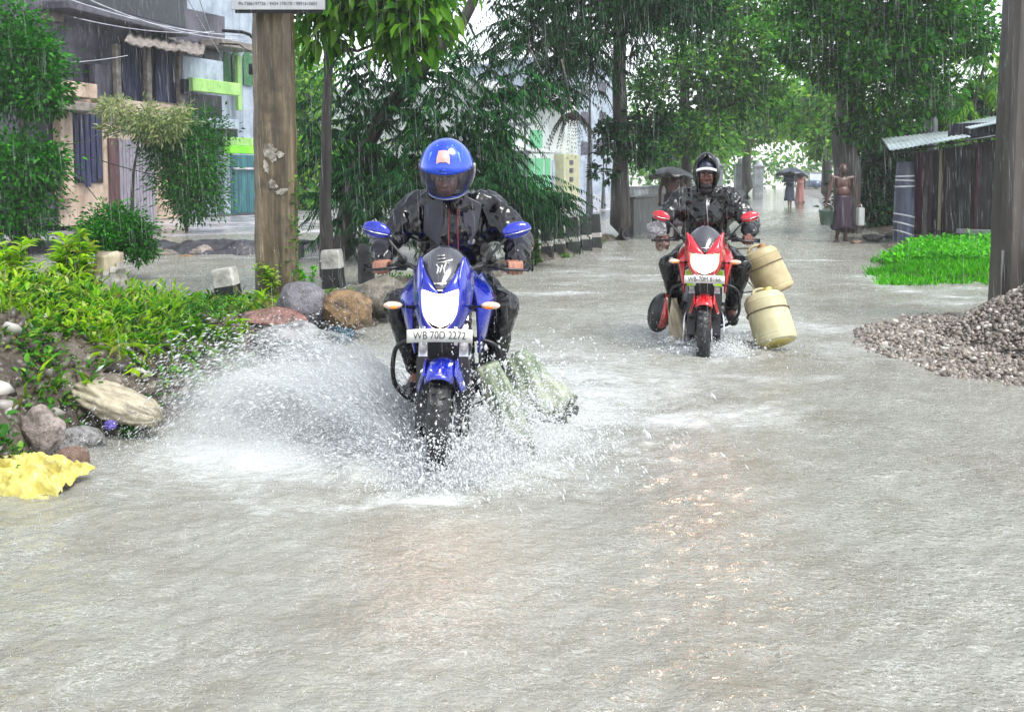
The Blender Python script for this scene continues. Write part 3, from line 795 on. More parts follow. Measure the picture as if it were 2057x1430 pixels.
ROCKG = 'boulders along the bank'
rock(606, 622, 8.6, 100, 100, 'grey', 'tall grey boulder tilted below the sign pole, left of an ochre boulder', R(28), 0.8, 2, ROCKG, 0.15)
rock(698, 622, 8.6, 96, 72, 'ochre', 'smooth ochre boulder in front of the black and white kerb post', R(8), 0.8, 3, ROCKG, 0.12)
rock(545, 642, 8.3, 120, 44, 'pink', 'flat pink brown rock lying left of the tall grey boulder', R(4), 0.9, 4, ROCKG, 0.15)
rock(766, 592, 9.6, 120, 76, 'olive', 'large rough grey brown rock behind the blue motorcycle', R(-6), 0.8, 5, ROCKG, 0.35)
rock(590, 700, 7.6, 150, 100, 'white', 'whitish wet boulder half hidden by the splash', R(10), 0.8, 6, ROCKG, 0.3)
rock(495, 652, 8.2, 60, 34, 'brown', 'small brown stone at the left end of the flat pink rock', 0, 0.9, 7, ROCKG)
rock(84, 872, 4.95, 82, 110, 'pale', 'pale pinkish boulder leaning above the yellow sack', R(18), 0.8, 8, ROCKG, 0.15)
rock(150, 884, 5.15, 104, 56, 'white', 'whitish grey slab beside the pale leaning boulder', R(8), 0.8, 9, ROCKG, 0.3)
rock(146, 930, 4.8, 72, 62, 'brown', 'brown rounded boulder at the water edge beside the yellow sack', 0, 0.9, 10, ROCKG, 0.15)
rock(24, 996, 4.38, 62, 34, 'dark', 'dark wet stone in the water in front of the yellow sack', 0, 0.9, 11, ROCKG)
rock(382, 838, 5.95, 110, 84, 'dark', 'dark wet rock washed by the splash at the foot of the bank', R(-10), 0.9, 12, ROCKG, 0.3)
rock(300, 640, 7.4, 50, 34, 'olive', 'small grey stone among weeds on top of the bank', 0, 0.9, 13, ROCKG)
for k, (px, py, Y, w_, h_, m, lb) in enumerate([
        (330, 515, 17.4, 62, 30, 'olive', 'grey brown stone at the near edge of the muddy median, leftmost there'),
        (404, 508, 17.8, 44, 30, 'pale', 'pale pointed stone on the muddy median'),
        (452, 498, 18.6, 70, 34, 'dark', 'dark heap of broken stone on the median left of the pole'),
        (376, 520, 17.2, 30, 16, 'ochre', 'small tan stone at the water edge of the median'),
        (1752, 478, 20.8, 40, 13, 'dark', 'dark log like stone on the mud right of the walking man'),
        (1800, 473, 21.2, 46, 18, 'dark', 'dark humped stone on the mud in front of the striped post'),
        (1722, 486, 20.4, 26, 9, 'brown', 'small flat brown stone at the feet of the walking man')]):
    rock(px, py, Y, w_, h_, m, lb, 0, 0.8, 20 + k, 'stones lying on the mud')

# ------------------------------------------------------------------ sacks and scraps on the bank
def sack_mesh(w_, d_, h_, seed, ends=0.35, folds=0.10, nu=90, nv=60):
    """a slumped woven sack lying along x"""
    rings = []; sd = Vector((seed * 3.3, seed, seed * 1.9))
    for i in range(nu + 1):
        u = i / nu; pr = (math.sin(math.pi * min(max(u, 0.01), 0.99)) ** ends)
        ring = []
        for k in range(nv):
            a = 2 * math.pi * k / nv
            y, z = math.cos(a) * d_ / 2 * pr, math.sin(a) * h_ / 2 * pr
            z = max(z, -h_ * 0.36)
            p = Vector(((u - 0.5) * w_, y, z + h_ * 0.36))
            ca, sa_ = math.cos(a), math.sin(a)
            f = 1 - abs(noise.noise(Vector((u * 2.0, ca * 1.4, sa_ * 1.4)) + sd)) * 2.4
            g_ = (1 - 3 * abs(noise.noise(Vector((u * 2.2 + sa_ * .5, ca * 4.2 + u * 2, sa_ * 4.2)) + sd))) + .45 * (1 - 3 * abs(noise.noise(Vector((u * 8 + sa_ * 2, ca * 7, sa_ * 7)) + sd)))
            dirn = Vector((0, math.cos(a), math.sin(a)))
            ring.append(p + dirn * (f * folds * h_ + g_ * folds * 0.55 * h_))
        rings.append(ring)
    return MB().loft(rings)
SACK_CREAM = M_('sack_cream', hexc('#4a4331'), hexc('#a9a089'), 9, 0.35, bump=0.35, bscale=120, stretch=(0.6, 2, 2), bdist=0.004, lo=0.3, hi=0.55)
SACK_YELLOW = M_('sack_yellow', hexc('#7a6e2c'), hexc('#c0b560'), 8, 0.35, bump=0.35, bscale=40, bdist=0.006, lo=0.3, hi=0.5)
t = NT('sack_green'); v = t.coord('Object', (2.5, 2.5, .5)); v2 = t.coord('Object')
c = t.ramp(t.noise(v, 7, 6, .65), [(.3, hexc('#2c4a34')), (.45, hexc('#7d8a70')), (.6, hexc('#a9ae98')), (.75, hexc('#3f7052'))])
sx = t.n('ShaderNodeSeparateXYZ'); t.l(v2, sx.inputs[0]); wet = t.math('ADD', sx.outputs['Z'], t.math('MULTIPLY', t.noise(v, 5, 5), .22))
c = t.mix(c, hexc('#24261c'), t.ramp(wet, [(.16, .88), (.27, 0.0)]))
SACK_GREEN = t.done(t.bsdf(c, .35, 0, t.bump(t.noise(v, 26, 5), .5, .01)))
SACK_BEIGE = M_('sack_beige', hexc('#7a6c58'), hexc('#c9bd9f'), 9, 0.4, bump=0.3, bscale=60, stretch=(2.5, 2.5, 0.5), bdist=0.005)
def lay(name, mb, mat, loc, rot, label, cat, group=None, sub=0):
    o = mb.build(name, mat, None, True, 0, sub, 0); o.location = loc; o.rotation_euler = rot
    return tag(o, label, cat, group)
c = P(233, 826, 5.35); z0 = 0
lay('sack', sack_mesh(0.54, 0.23, 0.14, 3, 0.38, 0.115), SACK_CREAM, c, (R(8), R(14), R(-16)), 'dirty cream plastic sack lying on the cut face of the bank', 'sack', 'sacks dumped on the bank')
c = P(42, 984, 4.48)
rows = []; sdv_ = Vector((3.3, 1.2, 7.7))
for i in range(70):
    row = []
    for j in range(70):
        u, w_ = i / 69 * 2 - 1, j / 69 * 2 - 1; rim_ = 1 + .16 * noise.noise(Vector((math.atan2(w_, u) * 1.3, 2.2, 0)))
        q_ = Vector((u * 1.5, w_ * 1.5, 0)) + sdv_; wv = Vector((noise.noise(q_ * 1.3), noise.noise(q_ * 1.3 + Vector((9, 0, 0))), 0)) * .5
        h_ = .10 * max(0, 1 - (u * u + w_ * w_) * .75) + .038 * (1 - 2.6 * abs(noise.noise((q_ + wv) * 1.5))) + .018 * (1 - 2.6 * abs(noise.noise((q_ + wv) * 3.6))) + .005 * noise.noise(q_ * 14)
        row.append(Vector((u * .25 * rim_, w_ * .19 * rim_, h_)))
    rows.append(row)
lay('sack', MB().loft(rows, caps=False, closed=False), SACK_YELLOW, c, (R(20), R(4), R(-14)), 'flat crumpled yellow plastic sack at the water edge', 'sack', 'sacks dumped on the bank')
c = P(366, 672, 7.6)
lay('plastic_bag', sack_mesh(0.24, 0.18, 0.15, 8, 0.5, 0.25), M_('pale_plastic', hexc('#a9b8a4'), hexc('#d9e0d6'), 6, 0.25, bump=0.3, bscale=30), c, (0, R(30), R(-30)), 'pale crumpled plastic bag among the weeds', 'bag', 'plastic scraps on the bank')
c = P(372, 735, 6.7)
lay('plastic_bag', sack_mesh(0.15, 0.10, 0.05, 9, 0.5, 0.25), M_('white_plastic', hexc('#c9c9c0'), hexc('#e6e6e0'), 6, 0.3), c, (R(20), R(16), R(-10)), 'small white plastic scrap in the creepers below the pale bag', 'bag', 'plastic scraps on the bank')
c = P(240, 700, 6.0)
lay('plastic_bag', sack_mesh(0.10, 0.08, 0.05, 10, 0.5, 0.3), M_('teal_plastic', hexc('#1d7a5c'), hexc('#3faa84'), 6, 0.3), c, (0, R(10), R(20)), 'teal plastic scrap sticking out of the dirt', 'bag', 'plastic scraps on the bank')
c = P(688, 678, 8.3)
lay('plastic_bag', sack_mesh(0.20, 0.14, 0.07, 11, 0.5, 0.35), M_('blue_plastic', hexc('#10283c'), hexc('#2f5560'), 6, 0.25), c, (0, R(8), R(-12)), 'dark blue plastic bag between grey boulder and ochre boulder', 'bag', 'plastic scraps on the bank')
c = P(222, 858, 5.1)
lay('plastic_bag', sack_mesh(0.06, 0.04, 0.03, 12, 0.5, 0.3), M_('violet_plastic', hexc('#3d2f7a'), hexc('#6a5ab0'), 6, 0.3), c, (0, 0, R(20)), 'tiny violet plastic scrap beside the small leafy plant', 'bag', 'plastic scraps on the bank')
# broken stump wrapped in a rag
b = P(218, 610, 7.0); root = thing('tree_stump', 'pale broken stump standing among bright weeds on the bank', 'stump', b)
rings = []
for i in range(14):
    z = i / 13 * 0.36; rr = 0.12 - 0.03 * i / 13
    rings.append([Vector((math.cos(a) * rr * (1 + 0.25 * noise.noise(Vector((math.cos(a) * 1.5, math.sin(a) * 1.5, z * 4)))) + 0.05 * z, math.sin(a) * rr, z + (0.05 * noise.noise(Vector((a, 3, 1))) if i == 13 else 0))) for a in [2 * math.pi * k / 20 for k in range(20)]])
MB().loft(rings).build('trunk', M_('stump_wood', hexc('#6b5f4e'), hexc('#b3a68d'), 8, 0.5, bump=0.7, bscale=24, stretch=(1, 1, 0.2), bdist=0.02), root, sharp=0)
sm = MB(); 
for k in range(4):
    a = 0.5 + k * 0.35
    sm.tube([Vector((math.cos(-a) * 0.125, math.sin(-a) * 0.125, 0.30 - 0.03 * k)), Vector((math.cos(-a) * 0.15, math.sin(-a) * 0.15, 0.18)), Vector((math.cos(-a) * 0.16, math.sin(-a) * 0.16, 0.04))], [0.03, 0.045, 0.04], 8, flat=0.4)
sm.build('rag', M_('rag_grey', hexc('#5a5850'), hexc('#99968a'), 12, 0.5, bump=0.5, bscale=30), root, sharp=0)

# single plants
def leafy_plant(loc, h, nst, leaf, mat, label, width=0.35, splay=0.25, group=None, per=14, cat='plant', lean=(0, 0)):
    root = thing('leafy_plant', label, cat, loc, 0, group); mb = MB(); parts = []
    for k in range(nst):
        a = random.uniform(0, 6.3); tip = Vector((math.cos(a) * splay * h * random.uniform(0.2, 1) + lean[0] * h, math.sin(a) * splay * h * random.uniform(0.2, 1) + lean[1] * h, h * random.uniform(0.65, 1.0)))
        pts = limb_path((0, 0, 0), tip, 0.05, 6, 0.02)
        mb.tube(pts, [0.008 * (1 - 0.7 * q / 6) * (h / 0.5) for q in range(7)], 6)
        t_ = rng.uniform(0.25, 1.0, per); ii = (t_ * 5.99).astype(int)
        pp = np.array([pts[i].lerp(pts[i + 1], f * 6 % 1) for i, f in zip(ii, t_)])
        ang = rng.uniform(0, 6.3, per); d = np.stack([np.cos(ang), np.sin(ang), 0.35 + 0.5 * t_], 1)
        s = leaf * rng.uniform(0.7, 1.25, per) * (1.15 - 0.4 * t_)
        parts.append(scatter(BLADE_V, BLADE_F, pp, frames(unit(d), rng.uniform(-0.4, 0.4, per)), np.stack([s * width, s, s * 1.4], 1)))
    mb.build('stem', L_MID, root)
    V, F = merge(parts); np_mesh('foliage', V, F, mat, root)
    return root
def bz(px, py, Y): q = P(px, py, Y); return Vector((q.x, q.y, float(bank_h(np.array([q.x]), np.array([q.y]))[0]) - 0.01))
PG = 'single leafy plants on the bank'
leafy_plant(bz(150, 600, 6.9), 0.52, 14, 0.13, L_BRIGHT, 'tall bright green leafy weed rising above the bank beside the stump', 0.30, 0.35, PG, 22)
leafy_plant(bz(30, 600, 6.6), 0.40, 9, 0.12, L_BRIGHT, 'bright weed with long leaves at the left edge of the photo', 0.28, 0.4, PG, 16)
leafy_plant(bz(262, 890, 5.35), 0.20, 6, 0.075, L_GRASS, 'small fresh green plant at the foot of the bank under the cream sack', 0.5, 0.5, PG, 12)
leafy_plant(bz(548, 610, 10.3), 0.42, 16, 0.08, L_BRIGHT, 'bushy yellow green plant at the base of the sign pole', 0.4, 0.45, PG, 26)
leafy_plant(bz(618, 600, 10.7), 0.34, 10, 0.07, L_GRASS, 'green plant at the right foot of the sign pole', 0.4, 0.5, PG, 20)
leafy_plant(bz(760, 660, 9.6), 0.22, 10, 0.07, L_GRASS, 'low green plant beside the ochre boulder', 0.5, 0.6, PG, 16)
leafy_plant(bz(1075, 520, 15.6), 0.55, 9, 0.13, L_BIG, 'yellow green leafy shoot beside the blue mirror of the motorcycle', 0.5, 0.2, PG, 16)
leafy_plant(bz(1140, 520, 17.0), 0.20, 9, 0.08, L_MID, 'low green tuft in front of the dark kerb blocks', 0.5, 0.7, PG, 14)

# ------------------------------------------------------------------ grass patch on the right
GR = [gx(1742, 552), gx(1762, 570), gx(1900, 572), gx(2060, 574), gx(2060, 488), gx(1960, 492), gx(1850, 505), gx(1790, 522)]
gxs = np.array(GR); q = rng.uniform(gxs.min(0), gxs.max(0), size=(42000, 2)); sdv = poly_sd(q[:, 0], q[:, 1], GR) + fbm(q[:, 0], q[:, 1], 1.2, 51) * 0.9 + fbm(q[:, 0], q[:, 1], 4.0, 52) * 0.6 + rng.normal(0, .06, len(q))
q = q[sdv > 0]; z = np.maximum(verge_h(q[:, 0], q[:, 1]), -0.02); n = len(q)
d = unit(rng.normal(0, 0.35, (n, 3)) + [0, 0, 1.0]); s = rng.uniform(0.05, 0.13, n)
A = scatter(KITE_V, KITE_F, np.column_stack([q, z]), frames(d, rng.uniform(-3, 3, n)), np.stack([s * 0.2, s, s], 1))
far_ = q[:, 1] > 15.0
B = clump_leaves(np.column_stack([q, z])[far_][::8] + [0, 0, 0.06], 8, 0.075, up=0.5, spread=1.0, width=0.6)
V, F = merge([A, B]); o = np_mesh('grass', V, F, L_GRASS); tag(o, 'vivid green grass patch between the shack and the gravel heap', 'grass', kind='stuff')
# ------------------------------------------------------------------ sign pole
t = NT('weathered_pole'); v = t.coord('Object', (1, 1, 0.12)); v2 = t.coord('Object')
c = t.ramp(t.noise(v, 9, 6, 0.65), [(0.3, hexc('#2a2218')), (0.5, hexc('#5a4d39')), (0.7, hexc('#857459'))])
c = t.mix(c, hexc('#241f18'), t.ramp(t.noise(v2, 2.6, 7, 0.75), [(0.50, 0.0), (0.66, 0.75)]))
v3 = t.coord('Object', (1, 1, 0.03)); c = t.mix(c, hexc('#1e1a14'), t.ramp(t.noise(v3, 16, 3, 0.5), [(0.56, 0.0), (0.66, 0.6)]))
POLE = t.done(t.bsdf(c, 0.45, 0, t.bump(t.noise(v, 22, 5), 0.5, 0.02)))
Y = 10.45; s = Y / FPX
b = P(558, 600, Y); b.z = 0.0
root = thing('utility_pole', 'broad brown weathered pole carrying a white notice board', 'pole', b)
wb, wt, H = 81 * s, 73 * s, 3.9
rings = []
for i in range(40):
    z = i / 39 * H - 0.1; w_ = wb + (wt - wb) * i / 39; d_ = w_ * 0.8; ch = w_ * 0.16
    j = lambda: 0.006 * random.uniform(-1, 1)
    rings.append([Vector((x + j(), y + j(), z)) for x, y in ((-w_ / 2 + ch, -d_ / 2), (w_ / 2 - ch, -d_ / 2), (w_ / 2, -d_ / 2 + ch), (w_ / 2, d_ / 2 - ch), (w_ / 2 - ch, d_ / 2), (-w_ / 2 + ch, d_ / 2), (-w_ / 2, d_ / 2 - ch), (-w_ / 2, -d_ / 2 + ch))])
MB().loft(rings).build('shaft', POLE, root, sharp=30)
# torn bill remains
bm_ = MB()
for (px, py, w_, h_, rt) in ((550, 306, 34, 50, .5), (570, 312, 26, 18, -.3), (543, 335, 16, 34, .2), (556, 370, 20, 30, .8), (574, 384, 34, 16, .3)):
    q = P(px, py, Y) - b; q.y = -wb * 0.8 / 2 * 0.985 - 0.006
    pts = []
    for k in range(26):
        a = 2 * math.pi * k / 26; rr = 0.45 + 0.75 * abs(noise.noise(Vector((math.cos(a) * 2.2, math.sin(a) * 2.2, px * .37)))) + random.uniform(0, .22)
        x, z = math.cos(a) * w_ * s / 2 * rr, math.sin(a) * h_ * s / 2 * rr
        pts.append(Vector((q.x + x * math.cos(rt) - z * math.sin(rt), q.y, q.z + x * math.sin(rt) + z * math.cos(rt))))
    bm_.slab(pts, (0, -0.003, 0))
bm_.build('torn_paper', M_('torn_paper', hexc('#5f594e'), hexc('#aaa69a'), 14, 0.5, lo=.4, hi=.6), root, smooth=False)
# creeper leaves on its edge
pts = np.array([[wb / 2 + random.uniform(-0.02, 0.03), -wb * 0.3 + random.uniform(-0.1, 0.1), z] for z in np.linspace(0.1, 1.35, 26)])
V, F = clump_leaves(pts, 5, 0.06, 0.4, width=0.6); np_mesh('creeper', V, F, L_BIG, root)
# the board
sb = P(558, -60, Y - 0.42); root = thing('notice_board', 'white notice board with grey phone numbers at the top of the pole', 'sign', sb)
wS, hS = 185 * (Y - 0.42) / FPX, 156 * (Y - 0.42) / FPX
WHITE = M_('white_board', hexc('#9ea1a3'), hexc('#b0b2b4'), 3, 0.3)
MB().box((0, 0, 0), (wS, 0.02, hS)).build('panel', WHITE, root, bevel=0.003)
DARKM = M_('dark_metal', hexc('#16171a'), hexc('#2a2b2f'), 8, 0.4, 0.6)
fr = MB(); fr.box((0.0, 0.03, -hS / 2 - 0.012), (wS * 0.94, 0.035, 0.03)); fr.box((wS / 2 + 0.012, 0.02, 0), (0.014, 0.03, hS)); fr.box((0, 0.03, hS / 2 - 0.02), (wS * 0.9, 0.03, 0.03))
for x in (-0.12, 0.12): fr.box((x, 0.07, -hS * 0.2), (0.03, 0.08, 0.03)); 
fr.build('bracket', DARKM, root, bevel=0.003)
me = text_mesh('Ph-7386197736 / 9434 170170 / 9891610601', 0.043, 0.001)
me.transform(Matrix.Translation((0, -0.012, -hS / 2 + 0.058)) @ Matrix.Rotation(R(90), 4, 'X'))
link_mesh('lettering', me, M_('grey_ink', hexc('#3d4048')), root, False)

# ------------------------------------------------------------------ kerb posts
KBLK = M_('kerb_black', hexc('#101114'), hexc('#2a2a2c'), 9, 0.4, bump=0.4, bscale=30, lo=0.4, hi=0.8)
KWHT = M_('kerb_white', hexc('#77756f'), hexc('#b9b7b0'), 6, 0.45, bump=0.4, bscale=30, lo=0.35, hi=0.6)
def kerb_post(px, pyb, hpx, wpx, label, lean=0.0, Y=None, bands=((0, .25, 1), (.25, .67, 0), (.67, 1.0, 1))):
    if Y is None: Y = CAMH * FPX / (pyb - 350)
    b = P(px, pyb, Y); b.z = 0; s = Y / FPX; H = hpx * s; w_ = wpx * s
    root = thing('kerb_post', label, 'post', b - Vector((0, 0, 0.06)), 0, 'black and white kerb posts along the road edge'); root.rotation_euler = (0, lean, R(random.uniform(-8, 8)))
    for k, (a0, a1, wh) in enumerate(bands):
        rings = []
        for i in range(7):
            z = (a0 + (a1 - a0) * i / 6) * (H + 0.06); q = w_ / 2 * (1.0 - 0.12 * z / H) - (0.0 if wh else 0.002)
            top_ = 1.0 if not (k == len(bands) - 1 and i == 6) else 0.93
            rings.append([Vector((x * q * top_ + 0.004 * random.uniform(-1, 1), y * q * top_ + 0.004 * random.uniform(-1, 1), z)) for x, y in ((-1, -.8), (-.8, -1), (.8, -1), (1, -.8), (1, .8), (.8, 1), (-.8, 1), (-1, .8))])
        MB().loft(rings).build('white_band' if wh else 'black_band', KWHT if wh else KBLK, root, sharp=30)
    return root
kerb_post(468, 634, 96, 50, 'leaning black and white kerb post left of the brown sign pole', R(-9))
kerb_post(672, 588, 86, 44, 'kerb post with a black middle band in front of the slender dark tree', R(-3), bands=((0, .2, 1), (.2, .62, 0), (.62, 1.0, 1)))
kerb_post(737, 572, 80, 34, 'dark mossy kerb post behind the left mirror of the blue motorcycle', R(-2), bands=((0, .2, 0), (.2, .62, 0), (.62, 1.0, 0)))
for k, (px, pyb, h_, w_, lb) in enumerate([
        (1076, 528, 84, 20, 'dark kerb post nearest the rider in blue helmet, first of the far row'),
        (1101, 520, 80, 26, 'second dark kerb post of the far row, beside the yellow green shoot'),
        (1125, 514, 76, 24, 'third dark kerb post of the far row, narrow with a pale band'),
        (1152, 508, 72, 30, 'fourth dark kerb post of the far row, widest one'),
        (1178, 503, 70, 24, 'fifth dark kerb post of the far row'),
        (1199, 498, 68, 22, 'last dark kerb post of the far row before the dark tree trunk')]):
    kerb_post(px, pyb, h_, w_, lb, R(-3), bands=((0, .38, 0), (.38, .5, 1), (.5, 1.0, 0)))
CONC = M_('dark_concrete', hexc('#1d1e21'), hexc('#45454a'), 3, 0.4, bump=0.5, bscale=16, stretch=(1, 1, 0.4))
CONC2 = M_('grey_concrete', hexc('#5b6064'), hexc('#8d9396'), 2, 0.5, bump=0.3, bscale=16)
# low rail behind the pole
a, c = P(596, 492, 17.0), P(752, 489, 17.6); a.z = c.z = 0.25
root = thing('low_rail', 'dark low rail running behind the sign pole and the slender tree', 'rail', Vector((a.x, a.y, 0)))
o_ = root.location
MB().tube([a - o_, (a + c) / 2 - o_ + Vector((0, 0, .012)), c - o_], 0.065, 8).build('rail', CONC, root)
for f in (0.04, 0.5, 0.97):
    q = a.lerp(c, f) - o_; MB().box((q.x, q.y, 0.05), (0.13, 0.13, 0.36)).build('post', CONC, root, bevel=0.01)
# parapet wall beyond the trunk
def wall(name, pts, H, th, mat, label, cat, z0=-0.15, cap=0.05):
    root = thing(name, label, cat, Vector((pts[0][0], pts[0][1], 0))); o_ = root.location; mb = MB(); cp = MB()
    for (p, q) in zip(pts[:-1], pts[1:]):
        p, q = Vector((p[0], p[1], 0)) - o_, Vector((q[0], q[1], 0)) - o_; d = q - p; L = d.length; rot = Matrix.Rotation(math.atan2(d.y, d.x), 3, 'Z'); m = (p + q) / 2
        mb.box((m.x, m.y, (H + z0) / 2), (L, th, H - z0), rot); cp.box((m.x, m.y, H + cap / 2), (L - 0.002, th + 0.08, cap), rot)
    mb.build('body', mat, root, bevel=0.01); cp.build('coping', mat, root, bevel=0.01); return root
w0 = [P(1262, 470, 22.6), P(1352, 440, 27.5)]
wall('parapet_wall', [(p.x, p.y) for p in w0], 0.86, 0.25, CONC, 'low dark parapet wall running away along the left road edge', 'wall')
w1 = [P(1268, 410, 30), P(1352, 400, 36), P(1400, 390, 44)]
wall('boundary_wall', [(p.x, p.y) for p in w1], 1.0, 0.2, CONC2, 'pale grey boundary wall behind the dark parapet', 'wall')

# ------------------------------------------------------------------ facades
for k, (px, Y, h_, lb) in enumerate(((1438, 52, 1.9, 'pale hazy gate pillar nearest along the far left road edge'), (1486, 60, 2.0, 'second pale hazy gate pillar along the far left road edge'), (1522, 70, 2.0, 'farthest pale hazy gate pillar, left of the grey umbrella'))):
    b = P(px, 400, Y); b.z = -.1; root = thing('gate_pillar', lb, 'pillar', b, 0, 'gate pillars along the far road')
    MB().box((0, 0, h_ / 2), (.62, .62, h_)).build('shaft', CONC2, root, bevel=.02); MB().box((0, 0, h_ + .06), (.8, .8, .12)).lathe([(.001, .5), (.12, .42), (.2, .2), (.3, .12)], 12, Matrix.Translation((0, 0, h_))).build('cap', CONC2, root, bevel=.02)
class Facade:
    """wall plane through two ground points; elements are placed by (s along the wall, z) and real depth"""
    def __init__(f, a, b, name, label):
        f.a = Vector((a.x, a.y, 0)); d = Vector((b.x - a.x, b.y - a.y, 0)); f.L = d.length; f.d = d.normalized()
        f.n = Vector((f.d.y, -f.d.x, 0)); f.root = thing(name, label, 'house', f.a, math.atan2(f.d.y, f.d.x))
    def uv(f, px, py, out=0.0):
        r = ray(px, py); o_ = Vector((0, 0, CAMH)); a = f.a + f.n * out
        t_ = (a - o_).dot(f.n) / r.dot(f.n); p = o_ + r * t_; return (p - f.a).dot(f.d), p.z
    def rect(f, x0, y0, x1, y1, out=0.0):
        """pixel corners -> (s0, z0, s1, z1) on the wall, using the middle of each side"""
        s0, _ = f.uv(x0, (y0 + y1) / 2, out); s1, _ = f.uv(x1, (y0 + y1) / 2, out)
        _, z1 = f.uv((x0 + x1) / 2, y0, out); _, z0 = f.uv((x0 + x1) / 2, y1, out); return s0, z0, s1, z1
    def block(f, name, mat, px, out, depth, bevel=0.01, parent=None, mb=None):
        """box whose front face stands `out` in front of the wall and that is `depth` deep"""
        s0, z0, s1, z1 = f.rect(*px, out); m = mb or MB()
        m.box(((s0 + s1) / 2, -out + depth / 2, (z0 + z1) / 2), (abs(s1 - s0), depth, abs(z1 - z0)))
        return m if mb is not None else m.build(name, mat, parent or f.root, bevel=bevel)

def plaster(name, a, b, stain, k=.75):
    t = NT(name); v = t.coord('Object'); c = t.ramp(t.noise(v, 1.5, 6, .65), [(.32, hexc(a)), (.64, hexc(b))])
    c = t.mix(c, hexc(stain), t.ramp(t.noise(t.coord('Object', (1, 1, .10)), 3.2, 6, .7), [(.50, 0.0), (.70, k)])); c = t.mix(c, hexc(stain), t.ramp(t.noise(v, 4.5, 7, .75), [(.56, 0.0), (.68, k * .8)]))
    return t.done(t.bsdf(c, .55, 0, t.bump(t.noise(v, 22, 5), .3, .01)))
PEACH = plaster('peach_plaster', '#a08876', '#cdb8a4', '#4a423c'); MAUVE = plaster('mauve_plaster', '#2b2a38', '#5a5763', '#171620')
DKBLUE = M_('dark_opening', hexc('#0a0b12'), hexc('#191b2e'), 3, 0.35, stretch=(4, 4, 0.5))
CURT = M_('blue_curtain', hexc('#101328'), hexc('#363c68'), 6, 0.6, stretch=(5, 5, 0.25), bump=0.4, bscale=8)
BROWN = M_('brown_door', hexc('#3b2226'), hexc('#5d3a3c'), 4, 0.5, stretch=(2, 2, 0.3))
SLAT = M_('grey_slats', hexc('#55525c'), hexc('#a8a2ae'), 16, 0.55, stretch=(4, 4, 0.15), bump=0.6, bscale=30)
TILE = M_('old_awning', hexc('#55504c'), hexc('#8d847c'), 5, 0.6, bump=0.5, bscale=14)
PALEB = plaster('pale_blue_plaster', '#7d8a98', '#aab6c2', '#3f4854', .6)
LIME = plaster('lime_paint', '#7aa856', '#a0cc78', '#46603a', .5)
VLIME = M_('vivid_lime_paint', hexc('#66c81e'), hexc('#8ae03a'), 2, 0.45)
TEAL = M_('teal_door', hexc('#1c4650'), hexc('#3d7a80'), 4, 0.45, stretch=(4, 4, 0.2))
BLIND = M_('grey_lintel', hexc('#9a9a9e'), hexc('#c5c5c8'), 3, 0.5)

f = Facade(P(60, 470, 23.2), P(378, 440, 29.5), 'peach_house', 'two storey peach and mauve house with dark blue curtains and a slatted door')
f.block('wall', MAUVE, (20, -260, 378, 446), 0.0, 6.0, 0)
f.block('lower_wall', PEACH, (118, 196, 376, 446), 0.06, 0.058)
f.block('canopy', TILE, (84, 203, 206, 222), 0.75, 0.69, 0.03)
f.block('window', DKBLUE, (150, 228, 206, 368), 0.10, 0.05)
m = MB()
for k in range(5): f.block('', None, (151 + k * 11, 230, 159 + k * 11, 360 + 8 * (2 - abs(2 - k))), 0.16, 0.055, mb=m)
m.build('window_slats', CURT, f.root, bevel=0.01)
f.block('pillar', PEACH, (124, 222, 148, 400), 0.30, 0.235)
f.block('door', BROWN, (221, 278, 240, 432), 0.12, 0.058)
s0, z0, s1, z1 = f.rect(241, 282, 312, 446, 0.12); m = MB(); nsl = 11
for k in range(nsl): m.box((s0 + (s1 - s0) * (k + 0.5) / nsl, -0.10, (z0 + z1) / 2), ((s1 - s0) / nsl * 0.86, 0.05, z1 - z0))
g_ = m.build('slatted_gate', SLAT, f.root, bevel=0.008)
f.block('balcony_band', PEACH, (134, 166, 196, 196), 0.55, 0.545, 0.02)
f.block('balcony_opening', DKBLUE, (148, 128, 192, 166), 0.03, 0.028)
f.block('upper_wall', MAUVE, (192, 132, 236, 204), 0.22, 0.218)
for k, (x0, x1) in enumerate(((244, 297), (308, 362))):
    s0, z0, s1, z1 = f.rect(x0, 92, x1, 206, 0.05); m = MB(); nn = 60; pts = []
    for i in range(nn + 1):
        u = i / nn; pts.append(Vector((s0 + (s1 - s0) * u, -0.09 - 0.05 * math.sin(u * 40 + k) - 0.02 * math.sin(u * 97), z0)))
    MB().loft([pts, [p + Vector((0, 0, z1 - z0)) for p in pts]], caps=False, closed=False).build('curtain', CURT, f.root, sharp=0)
    f.block('opening', DKBLUE, (x0 - 2, 90, x1 + 2, 207), 0.02, 0.018)
for x in (240, 301, 366): f.block('column', TILE, (x - 4, 88, x + 5, 232), 0.42, 0.16, 0.03)
f.block('floor_slab', PEACH, (238, 207, 376, 236), 0.45, 0.388, 0.02)
